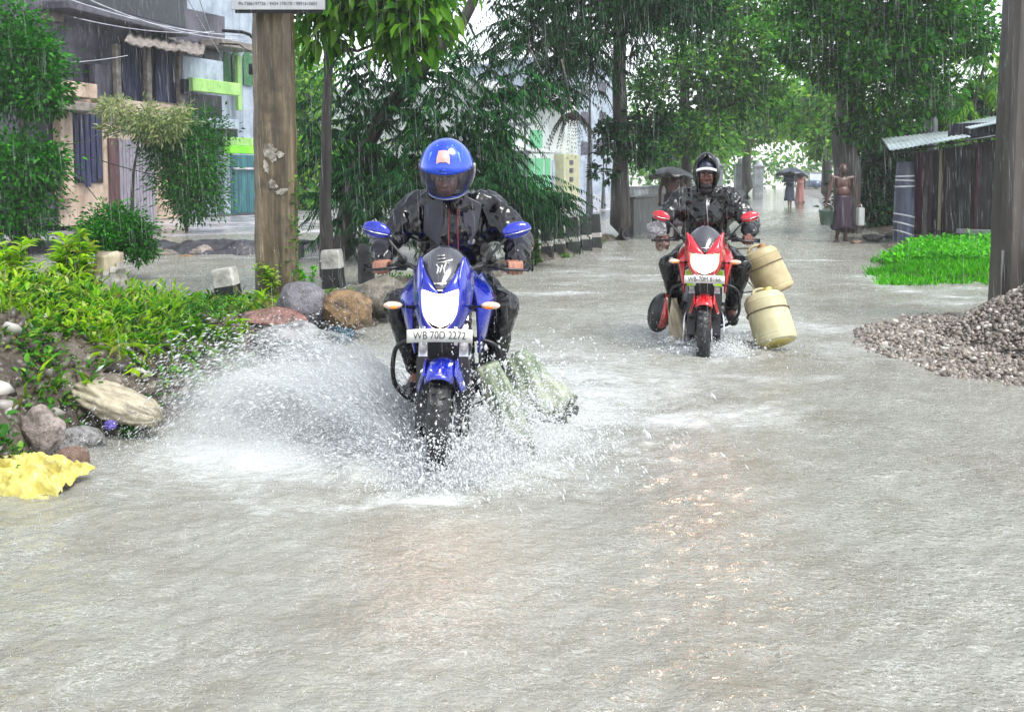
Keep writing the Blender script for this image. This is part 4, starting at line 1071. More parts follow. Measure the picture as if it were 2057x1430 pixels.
# sloping awning
p0 = f.uv(262, 62, 0.1); p1 = f.uv(412, 92, 0.1); q0 = f.uv(250, 84, 1.3); q1 = f.uv(408, 108, 1.3); m = MB(); rows = []
for k in range(31):
    u = k / 30; wv = 0.03 * math.sin(u * 60)
    rows.append([Vector((p0[0] + (p1[0] - p0[0]) * u, -0.1, p0[1] + (p1[1] - p0[1]) * u + wv)), Vector((q0[0] + (q1[0] - q0[0]) * u, -1.3, q0[1] + (q1[1] - q0[1]) * u + wv - 0.06 * abs(math.sin(u * 9))))])
MB().loft(rows, caps=False, closed=False).build('awning', TILE, f.root, solid=0.05, sharp=0)
f.block('dark_storey', DKBLUE, (150, -120, 372, 30), 0.10, 0.098)
f.block('roof_band', TILE, (90, 12, 128, 42), 0.12, 0.118)
f.block('eave', MAUVE, (140, 30, 380, 46), 0.85, 0.75, 0.03)

f2 = Facade(P(376, 440, 29.6), P(530, 432, 33.0), 'green_house', 'pale blue and lime green house with arched windows and a teal door')
f2.block('wall', PALEB, (374, -200, 540, 430), 0.0, 6.0, 0)
f2.block('upper_storey', MAUVE, (376, 26, 452, 96), 0.05, 0.048)
m = MB(); 
for x0, x1 in ((382, 404), (410, 440)): f2.block('window', DKBLUE, (x0, 84, x1, 120), 0.09, 0.035)
f2.block('parapet', PALEB, (368, 118, 449, 170), 0.7, 0.65, 0.02)
f2.block('lime_band', LIME, (388, 162, 482, 188), 0.95, 0.2, 0.02)
f2.block('side_band', DKBLUE, (370, 160, 388, 190), 0.80, 0.14, 0.01)
f2.block('veranda_opening', DKBLUE, (374, 190, 446, 238), 0.03, 0.028)
f2.block('green_post', LIME, (478, 112, 486, 222), 0.30, 0.12, 0.01)
f2.block('lower_slab', PALEB, (400, 238, 480, 258), 0.6, 0.55, 0.02)
f2.block('shade', DKBLUE, (440, 258, 478, 292), 0.4, 0.36, 0.01)
ARCHW = M_('green_louvre', hexc('#1f4a2c'), hexc('#3d7a48'), 6, 0.5, stretch=(1, 1, 6))
for x0, x1 in ((450, 464), (467, 484), (490, 508)):
    s0, z0, s1, z1 = f2.rect(x0, 122, x1, 172, 0.06); w_ = s1 - s0; c_ = (s0 + s1) / 2; zt = f2.uv((x0 + x1) / 2, 104, 0.06)[1]
    poly = [Vector((s0, -0.06, z0)), Vector((s1, -0.06, z0))] + [Vector((c_ + math.cos(a) * w_ / 2, -0.06, z1 + math.sin(a) * (zt - z1))) for a in [math.pi * k / 12 for k in range(13)]]
    MB().slab(poly, (0, 0.05, 0)).build('arched_window', ARCHW, f2.root, smooth=False)
f2.block('lime_fascia', VLIME, (463, 294, 524, 309), 1.02, 0.25, 0.02)
f2.block('fascia_top', LIME, (463, 277, 524, 294), 1.0, 0.3, 0.02)
f2.block('door', TEAL, (464, 312, 526, 430), 0.04, 0.038)
f2.block('door_lintel', BLIND, (470, 337, 520, 341), 0.12, 0.07, 0.005)
f2.block('pilaster', PALEB, (449, 300, 463, 430), 0.30, 0.28, 0.01)
f2.block('plinth', CONC, (424, 430, 530, 446), 0.55, 0.5, 0.02)
f2.block('side_window', DKBLUE, (428, 336, 448, 396), 0.03, 0.028)
f2.block('roof_slab', TILE, (446, 84, 516, 98), 0.9, 0.8, 0.02)

# shops far along the side lane
f3 = Facade(P(958, 430, 40), P(1160, 400, 52), 'green_shop', 'long pale hazy shop building with bright green shutters beyond the trees')
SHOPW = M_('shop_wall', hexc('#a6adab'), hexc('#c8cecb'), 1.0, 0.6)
SHUT = M_('green_shutter', hexc('#4a9a6c'), hexc('#6cb48a'), 3, 0.5, stretch=(1, 1, 12))
YELW = M_('yellow_wall', hexc('#9c9c78'), hexc('#b2b292'), 2, 0.6)  # shutter and yellow wall colours paled, distance haze mixed into them
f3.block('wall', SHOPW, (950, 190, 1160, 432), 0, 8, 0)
f3.block('upper_shutter', SHUT, (1066, 262, 1090, 298), 0.05, 0.048)
f3.block('upper_shutter', SHUT, (980, 268, 1030, 300), 0.05, 0.048)
f3.block('canopy', SHOPW, (960, 296, 1130, 304), 1.6, 1.58, 0.02)
for x0, x1 in ((985, 1018), (1024, 1054), (1060, 1074), (1077, 1092), (1096, 1106)): f3.block('shutter', SHUT, (x0, 318, x1, 400), 0.05, 0.048)
for x0, x1 in ((1110, 1118), (1122, 1130)): f3.block('shop_door', PALEB, (x0, 322, x1, 402), 0.05, 0.048)
f3.block('yellow_column', YELW, (1133, 310, 1164, 404), 0.5, 0.48, 0.02)
m = MB(); 
for y in (322, 338, 356): f3.block('', None, (1145, y, 1152, y + 9), 0.53, 0.03, mb=m)
m.build('vents', MAUVE, f3.root)
f3.block('roof_slab', SHOPW, (950, 178, 1162, 192), 0.8, 0.78, 0.02)
# tall hazy block behind
f4 = Facade(P(1090, 400, 62), P(1236, 396, 66), 'pale_block', 'pale grey hazy building far behind the shops')
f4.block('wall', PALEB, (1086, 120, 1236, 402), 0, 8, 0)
for x0 in (1100, 1132, 1168, 1204):
    for y0 in (165, 225, 285): f4.block('window', MAUVE, (x0, y0, x0 + 14, y0 + 26), 0.03, 0.028, 0)
f4.block('roof_slab', SHOPW, (1084, 110, 1238, 120), 0.4, 0.38, 0)

# ------------------------------------------------------------------ cables and street lamp
WIRE = M_('pale_cable', hexc('#9a9ca6'), hexc('#c0c2cc'), 3, 0.4)
DWIRE = M_('dark_cable', hexc('#1a1a20'), None, 3, 0.5)
def cable(a, b, sag, r, mat, label, grp='overhead cables'):
    mb = MB(); n = 24; pts = []
    for i in range(n + 1):
        u = i / n; p = a.lerp(b, u); p.z -= sag * 4 * u * (1 - u); pts.append(p - a)
    mb.tube(pts, r, 6)
    o = mb.build('cable', mat, None, sharp=0); o.location = a
    return tag(o, label, 'cable', grp)
cable(P(118, -8, 15), P(505, 72, 21), 0.15, 0.012, WIRE, 'upper pale cable crossing in front of the peach house')
cable(P(165, -6, 15), P(508, 80, 21), 0.18, 0.011, WIRE, 'pale cable just below the upper one, meeting it near the pole')
cable(P(150, 36, 15), P(430, 64, 21), 0.1, 0.008, WIRE, 'thin cable lowest of the pale bundle by the awning')
cable(P(372, -10, 20), P(440, 105, 22), 0.02, 0.010, WIRE, 'steep pale wire falling in front of the green house')
cable(P(398, -10, 20), P(424, 68, 22), 0.02, 0.010, WIRE, 'short steep pale wire right of the awning')
cable(P(140, 126, 20), P(256, 112, 22), 0.02, 0.008, WIRE, 'nearly level thin wire above the balcony')
cable(P(596, 108, 18), P(648, 126, 20), 0.0, 0.012, WIRE, 'short pale cable between the pole and the slender tree')
cable(P(596, 116, 18), P(648, 138, 20), 0.0, 0.012, WIRE, 'lower short pale cable between the pole and the slender tree')
cable(P(126, 296, 20), P(312, 352, 22), 0.04, 0.012, DWIRE, 'dark cable sagging across the slatted door')
cable(P(126, 292, 20), P(250, 262, 22), 0.04, 0.012, DWIRE, 'dark cable rising across the dark window')
cable(P(150, 340, 20), P(196, 402, 20.5), 0.02, 0.010, DWIRE, 'dark cable slanting down below the dark window')
cable(P(1076, 50, 19.5), P(1232, 40, 20.6), 0.42, 0.016, WIRE, 'pale cable hanging in a loop left of the dark tree trunk')
a = P(514, 200, 13.0); root = thing('lamp_bracket', 'dark curved lamp bracket at the left of the sign pole', 'lamp bracket', a)
pts = [P(513, 150, 13) - a, P(513, 96, 13) - a, P(510, 80, 13) - a, P(502, 70, 13) - a, P(486, 65, 13) - a, P(446, 62, 13) - a]
MB().tube(pts, 0.022, 8).build('arm', DARKM, root, sharp=0)
pts = [P(513, 112, 13) - a, P(480, 90, 13) - a, P(440, 88, 13) - a]
MB().tube(pts, 0.012, 8).build('stay', DARKM, root, sharp=0)
MB().box(P(508, 140, 13) - a, (0.09, 0.1, 0.14)).build('meter_box', DARKM, root, bevel=0.01)

# ------------------------------------------------------------------ double pole far down the lane, thin grey poles
GREYP = M_('grey_pole', hexc('#4a4e54'), hexc('#74787e'), 3, 0.5, stretch=(1, 1, .2))
b = P(1044, 410, 36); b.z = 0; root = thing('double_pole', 'hazy double pole with cross beams in front of the green shop', 'pole', b)
for dx in (-0.19, 0.19): MB().tube([(dx, 0, -0.1), (dx, 0, 4.6)], [0.13, 0.10], 10).build('pole', GREYP, root)
for z in (2.2, 3.2, 4.2): MB().box((0, -0.11, z), (0.8, 0.08, 0.12)).build('cross_beam', GREYP, root, bevel=0.01)
for k, (px, Y, h_, r, lb) in enumerate(((1184, 34, 7.5, 0.12, 'slim grey pole right of the yellow column'), (1212, 40, 3.0, 0.10, 'short grey post between slim pole and dark trunk'))):
    b = P(px, 400, Y); b.z = 0; root = thing('grey_pole', lb, 'pole', b)
    MB().tube([(0, 0, -.1), (0, 0, h_)], [r * 1.1, r * 0.8], 10).build('shaft', GREYP, root)
    MB().box((0, 0, h_ + 0.04), (r * 2.4, r * 2.4, 0.08)).build('cap', GREYP, root, bevel=0.01)

# ------------------------------------------------------------------ right side: posts and shack
Yp = 9.5; b = P(2046, 600, Yp); b.z = -0.05; sP = Yp / FPX; root = thing('concrete_post', 'broad grey brown post at the right edge behind the gravel heap', 'post', b)
POST = M_('grey_post', hexc('#242222'), hexc('#5c554e'), 4, 0.4, bump=0.5, bscale=20, stretch=(1.4, 1.4, 0.12), lo=0.3, hi=0.7)
rings = []; w_, d_ = 92 * sP, 70 * sP
for i in range(20):
    z = i / 19 * 3.6; q = 1 - 0.17 * i / 19; ch = 0.05
    rings.append([Vector((x * q + random.uniform(-.004, .004), y * q, z)) for x, y in ((-w_ / 2 + ch, -d_ / 2), (w_ / 2 - ch, -d_ / 2), (w_ / 2, -d_ / 2 + ch), (w_ / 2, d_ / 2), (-w_ / 2, d_ / 2), (-w_ / 2, -d_ / 2 + ch))])
MB().loft(rings).build('shaft', POST, root, sharp=30)
MB().tube([(-w_ / 2 - 0.012, -d_ / 2 + 0.05, 0.05), (-w_ / 2 - 0.005, -d_ / 2 + 0.05, 0.75)], 0.012, 6).build('pipe', M_('pale_pipe', hexc('#9a9a9a'), None, 1, 0.35), root)

TIN = M_('tin_roof', hexc('#93a3a6'), hexc('#c2cfd0'), 2.5, 0.3, 0.2, bump=0.2, bscale=14)
PLK = NT('shack_planks'); v = PLK.coord('Object', (1, 1, 0.05)); gg = PLK.n('ShaderNodeNewGeometry')
c = PLK.ramp(gg.outputs['Random Per Island'], [(0, hexc('#18161a')), (0.25, hexc('#2e262a')), (0.45, hexc('#5e3448')), (0.62, hexc('#2c2830')), (0.76, hexc('#a0917a')), (0.86, hexc('#4a3c44')), (1, hexc('#241f22'))], 'CONSTANT')
c = PLK.mix(c, hexc('#15131a'), PLK.ramp(PLK.noise(v, 8, 5, .6), [(0.45, 0.0), (0.75, 0.6)]))
PLK = PLK.done(PLK.bsdf(c, 0.45, 0, PLK.bump(PLK.noise(v, 30, 4), 0.4, 0.01)))
A_, B_ = P(1796, 470, 21.2), P(2016, 470, 19.4); A_.z = B_.z = 0.08
root = thing('plank_shack', 'dark plank shack on short stilts with tilted tin roof sheets', 'shack', A_, math.atan2(B_.y - A_.y, B_.x - A_.x))
Lw = (B_ - A_).length
def sw(px, py, Y): 
    q = P(px, py, Y) - A_; q.rotate(Euler((0, 0, -root.rotation_euler.z))); return q
npl = 24; x = 0.42; k = 0; m = MB()
while x < Lw + 0.5:
    w_ = random.uniform(0.07, 0.15); zt = 1.72 + 0.14 * x; zb = 0.16 + random.uniform(-0.03, 0.03)
    m.box((x + w_ / 2, random.uniform(-0.012, 0.012), (zt + zb) / 2), (w_ * 0.97, 0.025, zt - zb)); x += w_
m.build('plank_wall', PLK, root, smooth=False)
m = MB(); x = 0.0
while x < 2.4:
    w_ = 0.13; m.box((0.40, 0.02 + x + w_ / 2, 0.95), (0.025, w_ * 0.97, 1.6)); x += w_
m.build('side_wall', PLK, root, smooth=False)
for xx in (0.46, 1.1, 1.7, Lw * 0.98): MB().tube([(xx, -0.05, -0.15), (xx, -0.05, 1.75 + 0.13 * xx)], 0.05, 8).build('stilt', BARK, root)
MB().tube([(0.95, -0.5, -0.15), (0.72, -0.06, 1.1)], [0.06, 0.045], 8).build('prop', BARK, root)
MB().box((Lw / 2 + 0.2, 0.0, 0.14), (Lw, 0.10, 0.10)).build('sill_beam', BARK, root, bevel=0.01)
MB().box((1.9, -0.14, 0.20), (0.9, 0.10, 0.10)).build('pale_board', M_('pale_board', hexc('#77757c'), hexc('#9a98a0'), 4, .5), root, bevel=0.01)
def roof(q, name):
    a, b_, c_, d_ = q; rows = []
    for i in range(49):
        u = i / 48; wv = Vector((0, 0, 0.014 * math.sin(u * 48 / 48 * 2 * math.pi * 16)))
        rows.append([a.lerp(b_, u) + wv, d_.lerp(c_, u) + wv])
    return MB().loft(rows, caps=False, closed=False).build(name, TIN, root, solid=0.012, sharp=0)
roof([sw(1770, 279, 22.6), sw(1922, 262, 21.4), sw(1950, 275, 19.0), sw(1788, 303, 20.2)], 'roof_sheet')
roof([sw(1918, 250, 21.2), sw(2030, 228, 20.4), sw(2040, 240, 18.8), sw(1948, 259, 19.3)], 'upper_roof_sheet')
MB().tube([sw(1800, 307, 20.4), sw(2010, 272, 18.9)], 0.03, 6).build('eave_pole', GREYP, root)
MB().box(sw(1975, 262, 19.6), (1.4, 0.04, 0.30)).build('gable_board', DKBLUE, root)
# post wrapped with white bands
b = P(1815, 462, 20.6); b.z = 0.05; root = thing('banded_post', 'blue grey post with white bands left of the plank shack', 'post', b)
rings = [(0.205, 0.0), (0.205, 0.7), (0.18, 1.3), (0.165, 1.62)]
MB().lathe(rings, 20, caps=True).build('shaft', M_('blue_grey_post', hexc('#34384a'), hexc('#5a6078'), 4, 0.45, stretch=(1, 1, .2)), root)
WB_ = M_('white_band', hexc('#b9bcc0'), hexc('#d9dbdd'), 6, 0.5)
for z, r, tl in ((1.33, .182, .02), (1.24, .186, -.02), (1.12, .192, .02), (0.52, .209, -.10), (0.34, .209, -.13), (0.16, .209, -.16)):
    mm = Matrix.Translation((0, 0, z)) @ Matrix.Rotation(-tl * 2.0, 4, 'Y')
    MB().lathe([(r, -.016), (r + .006, -.012), (r + .006, .012), (r, .016)], 20, mm).build('white_band', WB_, root)
# grey utility pole with a small box behind the shack
b = P(1866, 440, 25.5); b.z = 0; root = thing('lamp_pole', 'grey utility pole with small white box above the shack', 'pole', b)
MB().tube([(0.1, 0, -.1), (0.0, 0, 2.6), (-0.12, 0, 5.8)], [0.17, 0.15, 0.12], 12).build('shaft', GREYP, root, sharp=0)
q = P(1850, 103, 25.3) - b; MB().box(q, (0.12, 0.12, 0.26)).build('white_box', WB_, root, bevel=0.01)
MB().tube([P(1869, 140, 25.2) - b, P(1880, 205, 25.2) - b], 0.035, 6).build('white_conduit', WB_, root)

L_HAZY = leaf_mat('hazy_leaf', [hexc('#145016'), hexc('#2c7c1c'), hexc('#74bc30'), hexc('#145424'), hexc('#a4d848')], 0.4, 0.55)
# ------------------------------------------------------------------ trees
def up(px, py0, Y, pts):
    """trunk points from pixels, starting at the ground"""
    b = P(px, py0, Y); b.z = -0.1
    return [b] + [P(x, y, yy) for x, y, yy in pts]
TG = 'trees along the flooded road'
tree('bushy_tree', 'dense bushy green tree at the left edge in front of the peach house', 'tree', up(40, 470, 18, [(45, 300, 18), (50, 150, 18)]), 0.12,
     [(40, 150, 18, 84, 84, 4600), (88, 190, 17.6, 44, 50, 1300), (10, 60, 18.4, 70, 60, 2000), (52, 335, 17.5, 72, 62, 3600), (20, 425, 17.5, 100, 60, 2600), (70, 120, 18, 46, 50, 1300), (96, 330, 17.4, 34, 34, 700)], 0.10, L_BUSH, sub=22, width=0.55, group=TG)
tree('house_bush', 'dark leafy bush growing against the front of the peach house', 'tree', up(375, 450, 24, [(372, 380, 24), (370, 300, 24)]), 0.06,
     [(372, 330, 23.6, 66, 88, 5600), (340, 290, 23.4, 60, 42, 1700), (410, 270, 24, 46, 50, 1500), (396, 400, 23.6, 50, 46, 1700), (300, 262, 23.4, 40, 30, 500)], 0.11, L_BUSH, sub=24, width=0.45, group=TG)
tree('pale_shrub', 'sprawling pale leaved shrub above the slatted gate', 'tree', up(262, 446, 23, [(268, 350, 22.9), (280, 270, 22.8)]), 0.04,
     [(236, 222, 22.6, 34, 24, 360), (282, 236, 22.6, 40, 30, 480), (335, 246, 22.6, 46, 26, 420), (228, 262, 22.6, 24, 20, 160), (310, 270, 22.6, 40, 16, 220), (362, 232, 22.6, 20, 22, 120)], 0.15, L_PALE, sub=14, width=0.3, droop=0.1, group=TG)
tree('low_bush', 'low dark green bush behind the bright weeds on the bank', 'bush', up(236, 530, 13.5, [(236, 480, 13.5)]), 0.03,
     [(236, 462, 13.5, 58, 48, 3200), (196, 480, 13.2, 40, 36, 1400), (276, 486, 13.4, 34, 36, 1200)], 0.065, L_BUSH, sub=20, width=0.5, group=TG)
# slender tree with broad hanging leaves
sl = up(656, 588, 12.2, [(654, 420, 12.2), (656, 250, 12.2), (661, 75, 12.2), (668, -90, 12.2)])
tree('slender_tree', 'slender dark trunked tree with broad bright leaves beside the sign pole', 'tree', sl, 0.082,
     [(630, 60, 12.0, 40, 55, 150), (700, 10, 11.8, 70, 50, 300), (780, 20, 11.6, 60, 60, 300), (850, 45, 11.4, 46, 60, 220), (740, -60, 11.8, 150, 60, 600), (640, -40, 12, 90, 60, 300), (800, 90, 11.5, 30, 26, 60), (870, -50, 11.4, 70, 60, 250)],
     0.21, L_BIG, sub=9, width=0.42, droop=0.8, tmpl='blade', group=TG, tight=0.5)
# dark feathery tree behind the rider
def frond_set(px, py, Y, n, spread, L, drop=0.6, leafl=0.16, nleaf=26, hang=0.6, down=-0.1, jit=None, side=None):
    c = np.array(P(px, py, Y)); s = Y / FPX
    a = rng.uniform(0, 2 * math.pi, n) if side is None else rng.normal(side, 0.7, n)
    d = np.stack([np.cos(a), np.sin(a) * 0.8, rng.uniform(-0.3, 0.35, n) + down], 1)
    st = c + rng.normal(0, 1, (n, 3)) * np.array([spread * s, spread * s * 0.7, (jit or spread) * s])
    return fronds(st, d, rng.uniform(0.6, 1.1, n) * L, nleaf, leafl, drop, 0.16, hang)
ft = up(692, 500, 16.5, [(694, 440, 16.5), (712, 350, 16.4), (765, 235, 16.3), (855, 132, 16.2), (930, 40, 16.2), (980, -60, 16.2)])
ex = []
for (px, py, n, sp, L) in ((735, 150, 60, 45, .9), (800, 250, 70, 50, .9), (720, 300, 60, 45, .9), (760, 390, 60, 45, .8), (880, 200, 70, 50, 1.0), (930, 140, 70, 50, 1.0), (960, 240, 60, 40, .9), (860, 300, 60, 45, .8), (920, 330, 50, 40, .8), (1010, 190, 45, 35, .9),
                           (690, 220, 50, 30, .8), (870, 80, 36, 40, .9), (800, 330, 50, 40, .8), (820, 100, 40, 40, .9), (700, 400, 40, 25, .7), (1000, 270, 30, 25, .8)):
    ex.append(frond_set(px, py, 16.2 + random.uniform(-0.6, 0.6), int(n * 0.46), sp, L, nleaf=22, leafl=.2))
tree('feathery_tree', 'large dark feathery tree with a slanting branch behind the blue helmet', 'tree', ft, 0.16, [], extra=ex, mat=L_FEATHER, group=TG)
lb = up(905, 470, 15.6, [(908, 420, 15.6), (912, 370, 15.6)])
ex = [frond_set(970, 365, 15.4, 60, 26, 1.0, .5, .15, 24, .9, 0.1, 14, 0.0), frond_set(1030, 385, 15.3, 60, 26, 1.0, .55, .15, 24, 1.0, 0.1, 12, 0.0), frond_set(1090, 400, 15.2, 26, 14, .7, .5, .13, 22, .9, 0.05, 8, 0.0),
      frond_set(960, 420, 15.4, 50, 24, .8, .6, .15, 22, 1.0, 0, 18, 0.0), frond_set(1040, 430, 15.3, 26, 20, .7, .5, .13, 20, 1.0, 0, 10, 0.0), frond_set(950, 300, 15.5, 26, 20, .8, .5, .13, 20, .9, 0.1, 14, 0.0)]
tree('drooping_bush', 'low drooping feathery bush reaching over the kerb blocks right of the rider', 'bush', lb, 0.06, [], extra=ex, mat=L_FEATHER, group=TG)
# dark trunk in the middle with canopy above
tk = up(1248, 482, 21.6, [(1247, 330, 21.6), (1245, 160, 21.6), (1243, -20, 21.6), (1240, -160, 21.6)])
ex = [frond_set(x, y, 20.5 + random.uniform(-1, 1), n, 40, 1.1, .7, .2, 20, .8) for x, y, n in ((1030, 40, 40), (1080, 10, 50), (1130, 60, 44), (1185, 95, 34), (1100, 105, 26), (1190, 20, 50), (1220, 50, 30), (1290, 20, 36), (1340, 0, 36))]
tree('dark_trunk_tree', 'dark straight trunk left of the second rider with a canopy overhead', 'tree', tk, 0.20,
     [(1222, 290, 21.0, 26, 40, 260), (1290, 282, 21.2, 46, 56, 700), (1216, 260, 21.2, 20, 20, 100), (1320, 240, 21.4, 40, 40, 380), (1215, 345, 21.2, 22, 18, 80), (1120, -30, 20.6, 130, 46, 1800), (1300, -20, 21, 130, 60, 2200), (1400, 20, 21.4, 70, 50, 900)],
     0.15, L_DARK, sub=18, width=0.55, droop=0.2, tight=.24, extra=ex, group=TG)
hp = [P(1128, 120, 17.6), P(1140, 175, 17.5), P(1148, 228, 17.5)]
ex = [fronds(np.tile(np.array(P(1148, 228, 17.5)), (26, 1)) + rng.normal(0, .03, (26, 3)), np.stack([np.cos(np.linspace(0, 6.3, 26)), np.sin(np.linspace(0, 6.3, 26)), np.full(26, 0.2)], 1), rng.uniform(.4, .62, 26), 18, .10, 1.5, .2, 1.2)]
tree('dead_branch', 'dead drooping dark frond cluster hanging above the yellow column', 'branch', hp, 0.02, [], extra=ex, mat=L_DEAD, group=TG)
tree('spray_tree', 'thin sprig of hanging leaves left of the dead frond cluster', 'branch', [P(1060, 90, 18.4), P(1090, 150, 18.3), P(1120, 190, 18.2)], 0.02,
     [(1095, 170, 18.2, 30, 26, 160), (1130, 190, 18.2, 34, 22, 200), (1085, 205, 18.2, 14, 24, 60)], 0.16, L_DARK, sub=12, width=0.3, droop=0.8, group=TG)
# middle distance, bright and hazy
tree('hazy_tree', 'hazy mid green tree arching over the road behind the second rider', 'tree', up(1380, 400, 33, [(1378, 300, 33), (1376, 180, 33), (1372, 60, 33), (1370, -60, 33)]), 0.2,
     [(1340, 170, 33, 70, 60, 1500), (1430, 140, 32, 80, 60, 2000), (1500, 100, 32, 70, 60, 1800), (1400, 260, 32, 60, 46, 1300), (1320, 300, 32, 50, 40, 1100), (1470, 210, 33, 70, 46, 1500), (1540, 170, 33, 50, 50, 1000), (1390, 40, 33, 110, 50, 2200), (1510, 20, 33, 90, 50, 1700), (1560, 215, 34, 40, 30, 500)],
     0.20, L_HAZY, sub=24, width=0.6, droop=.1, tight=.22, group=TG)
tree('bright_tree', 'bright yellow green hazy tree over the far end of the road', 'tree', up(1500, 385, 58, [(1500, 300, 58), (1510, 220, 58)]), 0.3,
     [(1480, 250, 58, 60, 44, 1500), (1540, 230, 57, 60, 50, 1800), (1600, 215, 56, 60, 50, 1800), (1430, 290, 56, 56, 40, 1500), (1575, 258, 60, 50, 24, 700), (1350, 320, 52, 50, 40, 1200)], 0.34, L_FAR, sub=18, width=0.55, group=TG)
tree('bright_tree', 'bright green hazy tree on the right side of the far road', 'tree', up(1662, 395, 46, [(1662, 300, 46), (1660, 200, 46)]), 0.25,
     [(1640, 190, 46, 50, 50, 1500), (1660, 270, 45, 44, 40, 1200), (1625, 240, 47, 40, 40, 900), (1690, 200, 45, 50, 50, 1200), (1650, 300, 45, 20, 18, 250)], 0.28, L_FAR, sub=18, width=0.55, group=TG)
# big tree on the right
bt = up(1702, 492, 24.5, [(1702, 400, 24.5), (1698, 280, 24.5), (1704, 140, 24.5), (1690, -20, 24.5), (1690, -150, 24.5)])
ex = [frond_set(x, y, 23.5 + random.uniform(-1, 1), n, 40, 1.1, .9, .22, 18, .9) for x, y, n in ((1620, 30, 14), (1760, 60, 14), (1880, 60, 12))]
tree('big_roadside_tree', 'big dark trunked tree behind the walking man with a wide green canopy', 'tree', bt, 0.36,
     [(1620, 20, 23.5, 70, 60, 1800), (1700, 40, 23, 80, 60, 2000), (1790, 30, 23, 80, 60, 2000), (1880, 40, 23, 80, 60, 1900), (1780, 150, 23.4, 80, 70, 2000), (1860, 170, 24, 70, 70, 1600), (1660, 130, 24, 60, 50, 1200), (1760, 250, 24, 70, 40, 1500), (1950, 60, 24, 70, 70, 1500), (1720, -60, 23, 200, 50, 3000), (1600, 90, 22.6, 40, 40, 700), (1830, 100, 22.4, 50, 36, 900), (1740, 120, 22.2, 44, 40, 800)],
     0.15, L_RIGHT, sub=26, width=0.6, droop=0.15, tight=0.22, extra=ex, group=TG)
# dark undergrowth wall behind the shack and the man
tree('dark_thicket', 'dark thicket of shrubs between the big trunk and the plank shack', 'bush', up(1760, 470, 27, [(1760, 400, 27), (1765, 300, 27)]), 0.12,
     [(1740, 420, 26.5, 50, 60, 2200), (1790, 400, 26.8, 50, 80, 2600), (1780, 320, 27, 60, 60, 2200), (1850, 290, 28, 80, 70, 2600), (1930, 270, 28.5, 80, 80, 2600), (1990, 230, 28, 60, 80, 2000), (1740, 350, 27, 40, 50, 1400)], 0.19, L_DARK, sub=20, width=0.5, group=TG)
ex = [frond_set(1935, 190, 26.5, 26, 26, 1.5, .7, .35, 20, .5), frond_set(1975, 110, 26.5, 20, 26, 1.6, .7, .35, 20, .5), frond_set(1900, 230, 26.5, 16, 20, 1.3, .7, .3, 20, .5)]
tree('palm_clump', 'pale green palm fronds behind the grey utility pole at the right', 'tree', up(1945, 450, 26.6, [(1930, 300, 26.6), (1965, 180, 26.6), (1985, 100, 26.6)]), 0.07, [], extra=ex, mat=L_FAR, group=TG)
# behind the pole, between house and feathery tree
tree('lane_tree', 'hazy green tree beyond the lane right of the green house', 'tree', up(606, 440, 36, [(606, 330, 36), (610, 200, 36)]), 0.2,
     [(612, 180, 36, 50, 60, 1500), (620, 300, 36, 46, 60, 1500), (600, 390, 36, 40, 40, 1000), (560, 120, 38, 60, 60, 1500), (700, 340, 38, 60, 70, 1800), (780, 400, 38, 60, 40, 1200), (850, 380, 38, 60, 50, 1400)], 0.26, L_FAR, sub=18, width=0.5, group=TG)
tree('forked_tree', 'dark forked trunk just right of the slender tree', 'tree', up(703, 490, 17.5, [(700, 440, 17.5), (694, 390, 17.5), (702, 330, 17.5)]), 0.10, [(712, 345, 17.6, 46, 40, 900)], 0.14, L_DARK, group=TG)

# far belt of trees
n = 26000
xs = rng.uniform(-55, 85, n); hx_ = 7.5 + 5.5 * (fbm(xs, xs * 0, 0.09, 61, 3) + 0.15) + 2.0 * fbm(xs, xs * 0, 0.5, 62, 3)
vx_ = 30.5                                                        # the road runs out through a gap here
gap = (np.abs(xs - vx_) < 6) | ((xs > -3) & (xs < 12) & (rng.random(n) < .75))
hz = rng.uniform(0, 1, n) ** 0.75 * hx_
keep = ~(gap & (hz > 3.0 + rng.uniform(-1, 2.5, n))); xs, hz = xs[keep], hz[keep]; n = len(xs)
pos = np.stack([xs, 104 + rng.normal(0, 3.5, n), hz], 1)
d = rand_dirs(n); s = rng.uniform(0.35, 0.8, n)
V, F = scatter(KITE_V, KITE_F, pos, frames(d, rng.uniform(-2, 2, n)), np.stack([s * 0.6, s, s], 1))
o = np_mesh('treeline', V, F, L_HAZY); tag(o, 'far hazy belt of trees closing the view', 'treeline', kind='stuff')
# ------------------------------------------------------------------ motorcycles (front = -Y, ground at z 0)
def paint(name, h1, h2, mud=True):
    t = NT(name); v = t.coord('Object')
    c = t.ramp(t.noise(v, 5, 4), [(0.35, hexc(h1)), (0.65, hexc(h2))])
    drops = t.n('ShaderNodeTexVoronoi'); drops.inputs['Scale'].default_value = 55; t.l(v, drops.inputs['Vector'])
    b = t.bump(t.ramp(drops.outputs['Distance'], [(0.15, 1.0), (0.35, 0.0)]), 0.25, 0.003)
    sx = t.n('ShaderNodeSeparateXYZ'); t.l(v, sx.inputs[0])
    sp = t.math('ADD', t.noise(v, 48, 5, .7), t.math('MULTIPLY', t.math('SUBTRACT', .95, sx.outputs['Z']), .16 if mud else 0.0))
    mk = t.ramp(sp, [(.60, 0.0), (.70, .75 if mud else .0)]); c = t.mix(c, hexc('#6a6254'), mk)
    sc = t.ramp(t.noise(t.coord('Object', (1, 1, .12)), 60, 4, .6), [(.40, .12), (.70, .34)])
    return t.done(t.bsdf(c, sc, 0.25, b, Coat_Weight=.8, Coat_Roughness=0.06))
BLUE = paint('blue_paint', '#061682', '#0c2ab2'); RED = paint('red_paint', '#a8061a', '#d40a28')
